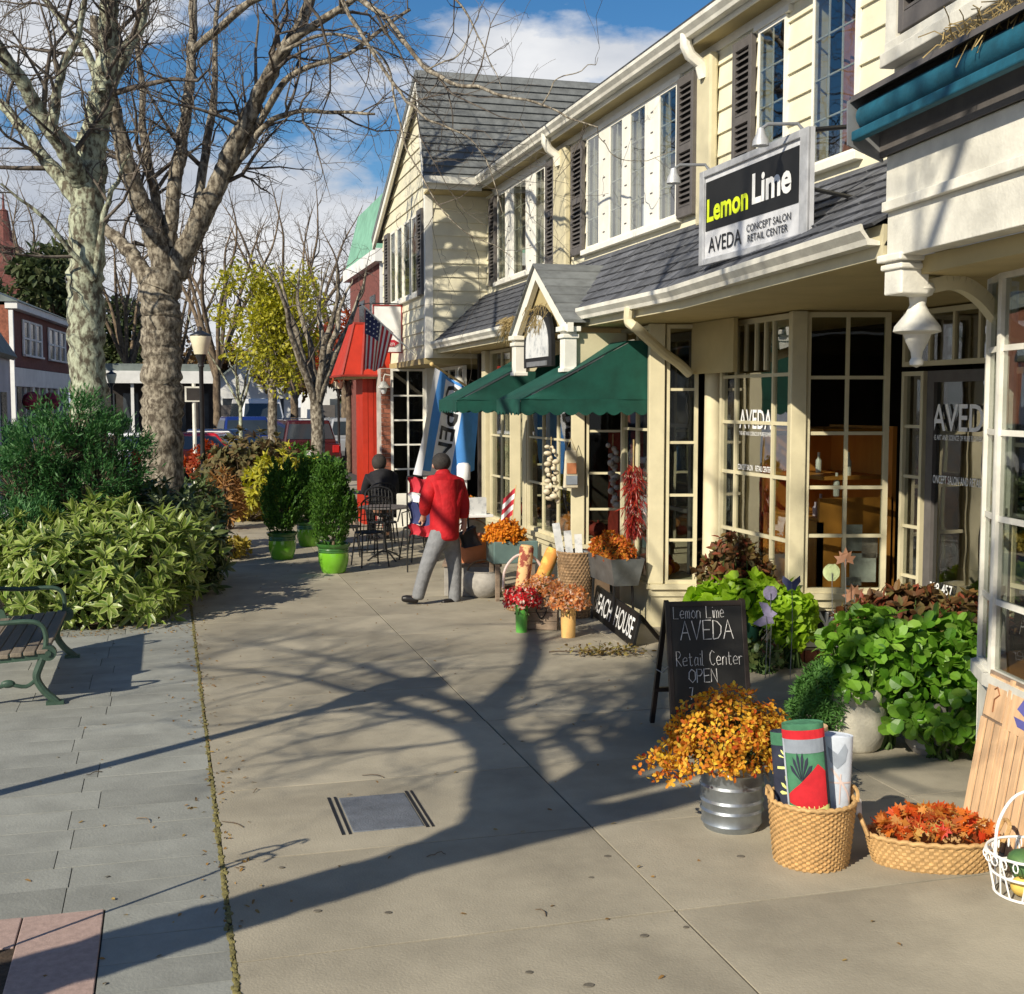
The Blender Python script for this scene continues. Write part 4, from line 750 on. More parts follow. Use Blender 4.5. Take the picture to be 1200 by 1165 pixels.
# lichen covered tree nearest the bench
Y1=15.5
tr=pxlimb([(102,690),(104,560),(104,480),(101,330),(103,230),(108,160)],Y1,Y1,.245,.185,5,.012)
lm=[pxlimb([(108,170),(120,110),(128,50),(126,-30),(120,-120)],Y1,Y1-.6,.17,.07),
    pxlimb([(102,228),(80,185),(45,130),(0,60),(-60,-10)],Y1,Y1-1.2,.13,.05), pxlimb([(96,240),(55,190),(10,130),(-50,90)],Y1,Y1+.8,.10,.04),
    pxlimb([(112,140),(140,75),(168,20),(190,-60)],Y1,Y1+.5,.10,.04), pxlimb([(110,330),(122,250),(140,205),(152,180)],Y1-.15,Y1-.5,.045,.012),
    pxlimb([(110,328),(75,285),(45,250),(0,216)],Y1-.2,Y1-.6,.04,.012), pxlimb([(60,160),(70,90),(95,30),(100,-40)],Y1-.6,Y1-1,.06,.02), pxlimb([(120,110),(100,60),(60,10),(20,-50)],Y1-.3,Y1+.6,.06,.02)]
tree_from('lichen_tree','thick bare tree trunk with pale green lichen beside the dark evergreen shrub',tr,lm,'barklichen','barktwig',2.9,1.75)
# forked tree
Y2=17.3
tr=pxlimb([(190,690),(189,560),(190,440),(188,370),(192,320)],Y2,Y2,.30,.255,5,.014)
lm=[pxlimb([(196,335),(180,275),(163,235),(148,190),(136,140),(120,80),(110,20)],Y2,Y2-.4,.17,.06), pxlimb([(180,345),(158,305),(140,282),(118,262),(90,240)],Y2,Y2+.6,.13,.04),
    pxlimb([(195,300),(182,230),(170,170),(165,100),(160,20)],Y2,Y2+.5,.08,.03), pxlimb([(197,290),(205,220),(217,140),(225,60),(228,-40)],Y2,Y2,.11,.05),
    pxlimb([(204,325),(222,280),(250,225),(280,160),(315,90),(350,30),(380,-40)],Y2,Y2-.8,.17,.06), pxlimb([(222,285),(236,215),(246,150),(252,90),(255,0)],Y2,Y2+.6,.08,.03),
    pxlimb([(248,230),(280,190),(320,140),(380,130),(440,135)],Y2,Y2-1.4,.06,.015), pxlimb([(262,200),(300,150),(340,90),(410,60),(480,10)],Y2,Y2-1.6,.06,.02),
    pxlimb([(280,160),(330,60),(400,10),(470,-50)],Y2-.3,Y2-2.,.07,.03)]
ov=[pxlimb([(225,60),(300,0),(390,-15),(450,20),(500,82),(560,103),(635,124),(700,150)],Y2-.5,11.5,.05,.006), pxlimb([(390,-15),(430,50),(470,110),(500,140),(560,170),(590,250)],Y2-2.,13.,.03,.004),
    pxlimb([(330,60),(390,40),(450,70),(470,150),(520,250),(600,300)],Y2-1,14,.025,.004), pxlimb([(300,0),(420,-30),(520,-10),(560,40),(590,105)],Y2-1,13.,.03,.004), pxlimb([(500,82),(540,60),(560,20),(565,0)],13.4,13,.012,.003), pxlimb([(635,124),(650,95),(690,80),(700,70)],12.1,11.8,.01,.003),pxlimb([(700,150),(720,185),(760,188),(790,175)],11.5,11.2,.006,.003)]
lm+=[(p,r,.55) for p,r in ov]
tree_from('forked_tree','bare tree forking low into many limbs over the path',tr,lm,'barkgrey','barktwig',2.5,1.8)
# the street tree just out of frame whose shadow lies over the paving
kx,ky=math.cos(SAZ)/math.tan(SEL),math.sin(SAZ)/math.tan(SEL)
def shp(px,py,z): p=gnd(px,py); return (p[0]-kx*z,p[1]-ky*z,z)
trp=[(-3.3,3.0,0),(-3.25,3.05,1.2),shp(300,1063,2.2),shp(470,1012,2.95),shp(610,950,3.5)]
tr=smoothpath(trp,[.22,.19,.165,.155,.15],5,.0)
lm=[smoothpath([shp(600,960,3.4),shp(590,885,3.95),shp(572,835,4.4),shp(625,770,5.1),shp(622,700,6.0),shp(640,640,7.2)],[.18,.14,.10,.075,.05,.02],4,.01),
    smoothpath([shp(640,950,3.4),shp(700,900,3.9),shp(755,850,4.4),shp(775,780,5.0),shp(800,700,6.0),shp(830,600,7.2)],[.17,.13,.11,.08,.05,.02],4,.01),
    smoothpath([shp(640,960,3.4),shp(760,945,4.0),shp(860,915,4.8),shp(1000,880,5.8)],[.13,.09,.06,.02],4,.01),
    smoothpath([shp(572,850,4.3),shp(460,790,5.4),shp(330,760,6.6),shp(230,745,7.8)],[.05,.04,.02,.008],4,.01), smoothpath([shp(590,885,3.95),shp(480,830,4.5),shp(330,790,5.2),shp(180,780,6.4)],[.075,.05,.03,.01],4,.01), smoothpath([shp(575,835,4.4),shp(500,815,5.),shp(420,800,5.8),shp(330,780,6.8)],[.05,.04,.02,.01],4,.01),
    smoothpath([shp(700,900,3.9),shp(660,855,4.6),shp(740,820,5.4),shp(850,700,6.6)],[.06,.05,.03,.01],4,.01),
    smoothpath([shp(610,950,3.5),(-4.0,2.1,5.0),(-4.8,1.8,6.4),(-5.6,1.4,8.0)],[.12,.10,.07,.03],4,.01), smoothpath([shp(470,1012,2.95),(-3.2,1.6,4.8),(-2.8,.4,6.2),(-2.6,-.8,7.4)],[.14,.11,.07,.02],4,.01), smoothpath([shp(610,950,3.5),(-3.4,1.6,5.4),(-3.2,.9,7.0),(-3.0,.2,8.2),(-2.8,-.3,9.2)],[.10,.08,.06,.04,.015],4,.01), smoothpath([shp(610,950,3.5),(-2.9,3.0,5.2),(-2.6,3.3,6.8),(-2.4,3.5,8.2)],[.10,.08,.05,.02],4,.01), smoothpath([(-2.9,3.0,5.2),(-2.6,4.2,6.4),(-2.2,5.3,7.8),(-2.0,6.0,8.8)],[.07,.05,.03,.012],4,.01), smoothpath([shp(610,950,3.5),(-3.6,2.2,5.2),(-3.9,2.2,7.0),(-3.7,2.4,8.6)],[.13,.1,.06,.02],4,.01)]
tree_from('street_tree','bare street tree casting the broad trunk shadow across the concrete',tr,lm,'barkgrey','barktwig',2.3,1.6,2)
# far trees
def bare_tree(px,Y,H,label,r0=.12,bm='barkbrown',tm='barktwig',fork=.35,n=6,dens=1.5,lean=0.,group='bare trees behind the parking',lv=2,lenf=None,name='bare_tree',spread=.9):
    X=aty(px,500,Y)[0]; zf=H*fork; tr=smoothpath([(X,Y,-.1),(X+lean*.3,Y,zf*.5),(X+lean,Y,zf)],[r0,r0*.85,r0*.75],3,.01); lm=[]
    for i in range(n):
        a=2*math.pi*(i+rng.random()*.6)/n; o=H*.32*spread*(.5+rng.random()*.7); lm.append(smoothpath([(X+lean,Y,zf*(.75+.25*rng.random())),(X+lean+o*.4*math.cos(a),Y+o*.4*math.sin(a),zf+(H-zf)*.35),(X+lean+o*.8*math.cos(a+.2),Y+o*.8*math.sin(a+.2),zf+(H-zf)*.7),(X+lean+o*math.cos(a),Y+o*math.sin(a),zf+(H-zf)*(.85+.2*rng.random()))],[r0*.55,r0*.4,r0*.22,.01],3,.02))
    return tree_from(name,label,tr,lm,bm,tm,dens,lenf or H*.22,lv,group=None)
bare_tree(372,26.5,5.2,'grey bare tree with straight trunk left of the red portico',.17,'barkgrey',fork=.45,n=7,dens=1.8)
bare_tree(282,30,4.2,'slim young bare tree with pale trunk in front of the blue pickup',.055,'barklichen',fork=.55,n=5,dens=1.6,lenf=.6)
for px,Y,H,lb in ((255,52,10.5,'bare grey tree behind the yellow leaved tree'),(345,56,11.5,'tall bare tree behind the grey trunk'),(405,50,9.0,'bare grey tree above the red leaved tree'),(150,64,11.5,'bare tree showing between lichen trunk and forked trunk'),(440,62,9.5,'bare tree just left of the gabled building'),(60,66,13.,'bare grey tree behind the brick chimney'),(210,70,12.,'bare tree behind the porch building')):
    bare_tree(px,Y,H,lb,.2,'barkbrown',dens=1.25,n=8)
leafmat('yellowleaf',[(.20,.22,.03),(.42,.40,.04),(.55,.50,.06),(.30,.32,.05)],.5,.4); leafmat('redleaf',[(.22,.03,.015),(.40,.06,.02),(.32,.10,.03)],.6,.35); leafmat('evergreenleaf',[(.03,.05,.02),(.06,.085,.03),(.09,.10,.045)],.6,.2); leafmat('brownleaf',[(.14,.08,.04),(.22,.13,.05),(.10,.09,.05)],.7,.25)
def leafy_tree(name,label,px,Y,pxtop,pxbot,halfw,r0,lm_,n,sz,bm='barkbrown',group=None,clumps=14,stems=True):
    X=aty(px,500,Y)[0]; z1=aty(px,pxtop,Y)[2]; z0=aty(px,pxbot,Y)[2]; hw=halfw*Y/1400; t=thing(name,label,'tree',(X,Y,0)); br=[]
    cz=(z0+z1)/2; tr=smoothpath([(0,0,-.1),(.03,.02,z0),(0,0,cz)],[r0,r0*.8,r0*.5],4,.01); branch_mesh('trunk',[tr],bm,t); P=[];D=[]; lb=[]
    for i in range(clumps):
        d=unit(rng.normal(size=3)); q=np.array([0,0,cz])+d*np.array([hw,hw,(z1-z0)/2])*(.35+.55*rng.random()); k=n//clumps; r_=hw*(.28+.2*rng.random()); p,dd=blob(k,q,(r_,r_,r_*.8),.2); P.append(p); D.append(dd*.5+rng.normal(size=(k,3))*.8+[0,0,.2])
        lb.append(smoothpath([(0,0,z0+(cz-z0)*rng.random()),q*.6+np.array([0,0,cz*.35]),q],[r0*.3,r0*.2,.008],3,.01)); grow(lb,lb[-1][0],lb[-1][1],0,3,.5)
    o=branch_mesh('branches',lb,bm,t); o['kind']='stuff'; o=leaves('crown',np.concatenate(P),np.concatenate(D),sz*(.7+.6*rng.random(clumps*k)),sz*.55,lm_,t,'point'); return t
leafy_tree('yellow_tree','small tree with yellow green leaves beside the street lamp',318,29,290,468,66,.13,'yellowleaf',6500,.12,'barkgrey',clumps=40)
leafy_tree('red_tree','red leaved tree behind the red portico',408,40,345,470,42,.12,'redleaf',3000,.16,clumps=16)
for px,Y,pt,pb_,hw,lb,mm in ((70,60,235,470,45,'dark evergreen behind the brick building roof','evergreenleaf'),(150,75,330,470,40,'olive evergreen between the two big trunks','evergreenleaf'),(20,80,300,470,30,'evergreen behind the brick chimney','evergreenleaf'),(345,75,380,480,60,'russet oak behind the parked cars','brownleaf'),(260,80,400,480,45,'brown leaved oak behind the white gabled shop','brownleaf'),(430,55,420,500,25,'dark evergreen under the red canopy','evergreenleaf'),(480,90,380,480,60,'russet tree beyond the far end of the parking','brownleaf'),(190,85,380,480,50,'brown tree behind the forked trunk','brownleaf')):
    leafy_tree('far_tree',lb,px,Y,pt,pb_,hw,.2,mm,2600,.42,clumps=20)
# ---- foreground shrubs
leafmat('rhodo',[(.06,.12,.015),(.14,.22,.03),(.24,.32,.06),(.10,.16,.02),(.30,.38,.08),(.18,.28,.04),(.05,.10,.015)],.36,.25,.5,(.44,.47,.18)); leafmat('rhododark',[(.035,.06,.02),(.06,.10,.03),(.11,.14,.04),(.05,.08,.025)],.38,.15,.5)
leafmat('needle',[(.03,.10,.03),(.05,.15,.045),(.09,.20,.06)],.55,.2); leafmat('arbor',[(.03,.08,.012),(.06,.15,.02),(.10,.20,.03)],.55,.25)
leafmat('brownhyd',[(.12,.08,.04),(.18,.13,.05),(.08,.09,.035),(.20,.16,.07)],.7,.25); leafmat('orangeleaf',[(.28,.14,.05),(.38,.20,.06),(.20,.10,.04)],.6,.3); leafmat('goldleaf',[(.45,.32,.05),(.35,.30,.06),(.5,.38,.08)],.6,.3)
def whorls(P,D,k,ln,wd,open_=.55):
    n=len(P); D=unit(D); A=np.cross(D,[.3,.5,.81]); A=unit(A); B=np.cross(D,A); th=(np.arange(k)[None,:]*2*np.pi/k+rng.random((n,1))*6.28)+rng.normal(size=(n,k))*.2
    op=open_+rng.normal(size=(n,k))*.22; V=D[:,None,:]*np.cos(op*1.57)[...,None]+(A[:,None,:]*np.cos(th)[...,None]+B[:,None,:]*np.sin(th)[...,None])*np.sin(op*1.57)[...,None]
    PP=np.repeat(P[:,None,:],k,1)+V*.01; nr=np.repeat(D[:,None,:],k,1)+rng.normal(size=(n,k,3))*.15
    return PP.reshape(-1,3),V.reshape(-1,3),nr.reshape(-1,3)
def shrub(name,label,c,clumps,n,k,ln,wd,m,cat='shrub',shape='point',droop=.3,stem='barkbrown',group=None,zmin=.03,nst=90):
    t=thing(name,label,cat,(c[0],c[1],0),group=group); P=[];D=[]
    tot=sum(q[3]*q[4] for q in clumps)
    for (x,y,z,rx,rz_) in clumps:
        nn=int(n*rx*rz_/tot); p,d=blob(nn,(x,y,z),(rx,rx,rz_),.6); p=p+d*rng.normal(size=(nn,1))*rx*.11; P.append(p); D.append(d+[0,0,.55]+rng.normal(size=(nn,3))*.25)
    P=np.concatenate(P); D=np.concatenate(D); ok=P[:,2]>zmin; P,D=P[ok],D[ok]
    PP,V,nr=whorls(P,D,k,ln,wd); q=len(PP); leaves('foliage',PP,V,ln*(.65+.6*rng.random(q)),wd*(.7+.5*rng.random(q)),m,t,shape,nr,droop)
    br=[]
    for i in rng.choice(len(P),min(nst,len(P)),False): p=P[i]; br.append(smoothpath([(p[0]*.15+rng.normal()*.05,p[1]*.15+rng.normal()*.05,0),p*[.6,.6,.55],p],[.014,.009,.004],3,.012))
    o=branch_mesh('stems',br,stem,t); o['kind']='stuff'; return t
random.seed(3)
shrub('variegated_shrub','bright green leafy shrub with pale edged leaves beside the bench',(-.62,12.95),[(-.45,.0,.52,.62,.45),(.25,-.1,.50,.58,.50),(.55,.3,.55,.50,.50),(-.95,.2,.55,.55,.40),(-.1,.45,.72,.55,.40),(.2,-.35,.25,.5,.25),(-.5,-.3,.25,.5,.25)],640,8,.165,.058,'rhodo')
shrub('dark_leaf_shrub','dark green broadleaf shrub at the end of the hedge by the path',(.02,14.6),[(0,0,.60,.58,.52),(-.2,.6,.66,.55,.5),(.18,-.35,.45,.42,.42),(.1,.9,.5,.5,.45),(-.6,.2,.7,.5,.5)],760,8,.16,.055,'rhododark')
def conifer(name,label,c,clumps,n,sz,m,trunk=True,up=.6,group=None,cat='shrub'):
    t=thing(name,label,cat,(c[0],c[1],0),group=group); P=[];D=[]; tot=sum(q[3]**2 for q in clumps); br=[]
    for (x,y,z,rx,rz_) in clumps:
        nn=int(n*rx*rx/tot); k=max(5,nn//40); pc,dc=blob(k,(x,y,z),(rx*.86,rx*.86,rz_*.86),.6)
        for p,d in zip(pc,dc):
            q=38; tdir=unit(d+[0,0,up]); s=rng.random((q,1)); a=p+tdir*s*sz*4+rng.normal(size=(q,3))*sz*.9; P.append(a); D.append(tdir+rng.normal(size=(q,3))*.55)
            br.append(smoothpath([(x*.2,y*.2,max(.0,z*.35)),(x*.7+p[0]*.2,y*.7+p[1]*.2,z*.8),p],[.02,.012,.004],2,.01))
    P=np.concatenate(P); D=np.concatenate(D); leaves('foliage',P,D,sz*(1.2+rng.random(len(P))),sz*.42,m,t,'tiny'); o=branch_mesh('stems',br,'barkbrown',t); o['kind']='stuff'; return t
conifer('evergreen_shrub','dark green layered evergreen shrub around the lichen trunk',(-1.05,14.35),[(.05,0,1.95,.40,.22),(-.25,-.1,1.62,.58,.26),(.35,.05,1.62,.5,.30),(-.45,-.1,1.32,.52,.25),(.15,-.1,1.28,.62,.28),(.55,0,1.45,.34,.30),(-.1,.1,1.0,.55,.22)],21000,.045,'needle')
conifer('low_evergreen_shrub','low blue green evergreen shrub at the left edge above the bench',(-1.75,13.6),[(0,0,.85,.42,.28),(.35,-.1,.80,.38,.26),(-.4,0,.8,.4,.25)],7000,.045,'needle')
# potted arborvitae
mat('limeglaze',(.16,.42,.025),.18,.08,5.,coat=.6,ovar=.0); mat('limeband',(.05,.15,.03),.25,.2,5.,coat=.5,ovar=0)
def potted(px,py,label,h=.82,rt=.20):
    x,y,_=gnd(px,py); t=thing('planter_pot','glossy lime green pot '+label,'pot',(x,y,0),group='lime green glazed pots'); s=rt/.2
    b=MB(); b.lathe([(.13*s,0),(.15*s,.02),(.185*s,.14),(.19*s,.22),(.182*s,.262)],28); b.build('pot_body','limeglaze',t)
    b=MB(); b.lathe([(.183*s,.262),(.19*s,.275),(.182*s,.288),(.19*s,.30),(.183*s,.315),(.197*s,.33),(.21*s,.35),(.215*s,.37),(.20*s,.375),(.18*s,.34),(.001,.33)],28,cap0=False); b.build('banded_rim','limeband',t)
    c=thing('arborvitae','dense upright arborvitae growing in the lime pot '+label,'plant',(x,y,.33),group='arborvitae in lime pots'); P=[];D=[]
    n=330; ph=rng.random(4)*6.28
    for i in range(n):
        a=rng.random()*6.28; z=.02+h*rng.random()**.85; rr=.225*s*math.sin(math.pi*min(1,(z/h)*.72+.22))**.8*(.62+.30*rng.random()+.16*math.sin(3*a+ph[0]+z*7)+.13*math.sin(5*a+ph[1]-z*11)); z+=.10*math.sin(2*a+ph[2])*z/h; p=np.array([rr*math.cos(a),rr*math.sin(a),z]); q=30
        tp=unit(np.array([math.cos(a)*.5,math.sin(a)*.5,1.])); sd=np.array([-math.sin(a+.5),math.cos(a+.5),.2]); s_=rng.random((q,1))*.15; P.append(p+tp*s_+sd*rng.normal(size=(q,1))*.035); D.append(tp+sd*rng.normal(size=(q,1))*.7+rng.normal(size=(q,3))*.2)
    leaves('foliage',np.concatenate(P),np.concatenate(D),.05,.021,'arbor',c,'tiny'); b=MB(); b.tube([(0,0,-.03),(0,0,h*.75)],[.02,.006],6); b.build('trunk','barkbrown',c)
potted(331,655,'farthest left of the three beside the path'); potted(362,640,'set back behind the other two',.80,.19); potted(391,671,'nearest the cafe chairs',.88,.205)
# ---- autumn planting beyond the hedge
def clump(name,label,px,Y,zc,r_,rz_,n,k,ln,wd,m,cat='plant'):
    X=aty(px,500,Y)[0]; return shrub(name,label,(X,Y),[(0,0,zc,r_,rz_),(r_*.5,.2,zc*.8,r_*.7,rz_*.8),(-r_*.5,.1,zc*.85,r_*.7,rz_*.8)],n,k,ln,wd,m,cat)
clump('hydrangea','brown autumn hydrangea beneath the slim young tree',290,24,.95,.75,.6,300,7,.16,.09,'brownhyd'); clump('hydrangea','olive brown shrub beside the yellow tree trunk',318,26,.85,.7,.55,260,7,.16,.09,'brownhyd')
clump('grass_clump','orange autumn shrub beside the lamp post base',262,21.5,.55,.25,.42,120,8,.16,.035,'orangeleaf'); clump('flower_clump','golden groundcover at the end of the path edge',292,23,.25,.5,.2,160,7,.09,.06,'goldleaf'); clump('flower_clump','amber groundcover spilling onto the path by the dark shrub',262,17.4,.16,.28,.14,120,7,.08,.05,'goldleaf')
clump('red_bush','bright red bush behind the lamp post',243,27,.95,.4,.3,140,7,.12,.07,'redleaf'); clump('olive_shrub','dull green shrub behind the lime pots',330,22.5,.75,.55,.55,220,7,.14,.06,'yellowleaf'); clump('olive_shrub','green shrub between dark hedge and lamp post',222,18.6,.60,.45,.5,220,7,.13,.05,'rhododark'); clump('olive_shrub','bushy green shrub behind the rear lime pot',358,25,.8,.6,.5,220,7,.14,.06,'arbor')
clump('low_shrub','dark groundcover under the variegated shrub',120,13.6,.2,.7,.25,160,7,.11,.05,'rhododark')
# ------------------------------------------------------------ bench
BN=thing('park_bench','green iron park bench with weathered wooden slats at the left edge','bench',(-1.15,10.3,0))
y0,y1=9.27,10.95
for i in range(6): b=MB(); x=-.845-i*.088; b.box(x-.076,x,y0-.04,y1+.04,.375-.008*i,.405-.008*i); b.build('seat_slat','benchwood',BN,world=True,bevel=.006)
for i in range(6): b=MB(); x=-1.37-.030*i; z=.45+.085*i; b.hexa([(x,y0-.04,z),(x+.026,y0-.04,z+.008),(x+.026,y1+.04,z+.008),(x,y1+.04,z),(x-.024,y0-.04,z+.072),(x+.002,y0-.04,z+.080),(x+.002,y1+.04,z+.080),(x-.024,y1+.04,z+.072)]); b.build('back_slat','benchwood',BN,world=True,bevel=.006)
for yy in (y0,y1):
    b=MB(); b.tube(smoothpath([(-.86,yy,.40),(-.90,yy,.30),(-.93,yy,.20),(-.88,yy,.10),(-.80,yy,.02),(-.80,yy,.0)],[.026]*6,4)[0],[.028]*21,8); b.cbox((-.81,yy,.012),(.12,.06,.024)); b.build('front_leg','greenmetal',BN,world=True)
    b=MB(); b.tube(smoothpath([(-1.30,yy,.38),(-1.34,yy,.25),(-1.42,yy,.12),(-1.50,yy,.0)],[.026]*4,4)[0],.026,8); b.cbox((-1.50,yy,.012),(.12,.06,.024)); b.build('rear_leg','greenmetal',BN,world=True)
    b=MB(); b.tube(smoothpath([(-1.48,yy,.62),(-1.2,yy,.60),(-.98,yy,.605),(-.89,yy,.575),(-.86,yy,.50),(-.865,yy,.40)],[.018]*6,5)[0],.018,8); b.build('armrest','greenmetal',BN,world=True)
    b=MB(); b.beam((-.84,yy,.365),(-1.34,yy,.335),.045,.055); b.tube([(-.845,yy-.03,.375),(-.845,yy+.03,.375)],.055,14); b.tube([(-.845,yy-.045,.375),(-.845,yy-.03,.375)],.022,8); b.build('seat_rail','greenmetal',BN,world=True)
    b=MB(); b.beam((-1.33,yy,.33),(-1.55,yy,1.0),.05,.05); b.build('back_upright','greenmetal',BN,world=True)
    b=MB(); b.tube(smoothpath([(-.92,yy,.20),(-1.0,yy,.14),(-1.12,yy,.16),(-1.22,yy,.14),(-1.36,yy,.18)],[.016]*5,4)[0],.014,6); b.ball((-1.12,yy,.165),.05,8,6,1,.5,.6); b.build('scroll_brace','greenmetal',BN,world=True)
# ------------------------------------------------------------ lamp posts
def lamp_post(x,y,label,h=3.05,s=1.):
    t=thing('street_lamp',label,'street lamp',(x,y,0),group='black street lamps with pale urn globes')
    b=MB(); b.lathe([(.14*s,-.13),(.14*s,.12),(.10*s,.16),(.09*s,.5),(.06*s,.56),(.045*s,.7),(.04*s,h-.25),(.06*s,h-.22),(.05*s,h-.15),(.09*s,h-.06),(.10*s,h),(.001,h)],12); b.build('post','blackmetal',t)
    b=MB(); b.lathe([(.12*s,h+.001),(.16*s,h+.16*s),(.195*s,h+.30*s),(.19*s,h+.34*s),(.001,h+.35*s)],16,cap0=True); mat('globe',(.78,.72,.52),.4,.08,5.); b.build('globe','globe',t)
    b=MB(); b.lathe([(.20*s,h+.345*s),(.19*s,h+.37*s),(.08*s,h+.42*s),(.03*s,h+.45*s),(.03*s,h+.5*s),(.001,h+.52*s)],14); b.build('cap','blackmetal',t); return t
X=aty(237,500,24)[0]; lamp_post(X,24,'black lamp post with pale globe beside the forked tree',3.05)
lamp_post(-2.46,6.1,'black lamp post by the kerb whose thin shadow crosses the paving',2.75,1.2)
lamp_post(aty(132,500,50)[0],50,'distant black lamp post in front of the porch building',2.9); lamp_post(aty(397,500,40)[0],40,'distant lamp post left of the red portico',2.6)
HK=thing('garden_hook','wrought iron scrolled garden hook standing by the tree pit','garden hook',(-.86,4.95,0)); p=(-.86,4.95)
b=MB(); b.tube([(*p,0),(*p,.95),(p[0],p[1],1.10)],.009,6); b.build('stake','blackmetal',HK,world=True)
for z,r_,s in ((.82,.13,1),(.95,.10,-1),(1.02,.07,1)):
    pts=[(p[0]+s*(r_*(1-.11*i)*math.cos(i*.62)+r_*.2),p[1]+.02,z+r_*(1-.11*i)*math.sin(i*.62)) for i in range(9)]; b=MB(); b.tube(pts,.008,6); b.build('scroll','blackmetal',HK,world=True)
# sidewalk street sign
SG=thing('street_sign','small dark street sign on a white post behind the lamp post','sign',(aty(228,500,30)[0],30,0)); x=SG.location.x
b=MB(); b.tube([(0,0,0),(0,0,2.6)],.045,8); b.build('post','oldwhite',SG); b=MB(); b.cbox((0,-.05,2.35),(.42,.03,.36)); b.build('sign_frame','oldwhite',SG); b=MB(); b.cbox((0,-.068,2.35),(.34,.01,.28)); b.build('sign_panel','dark',SG)
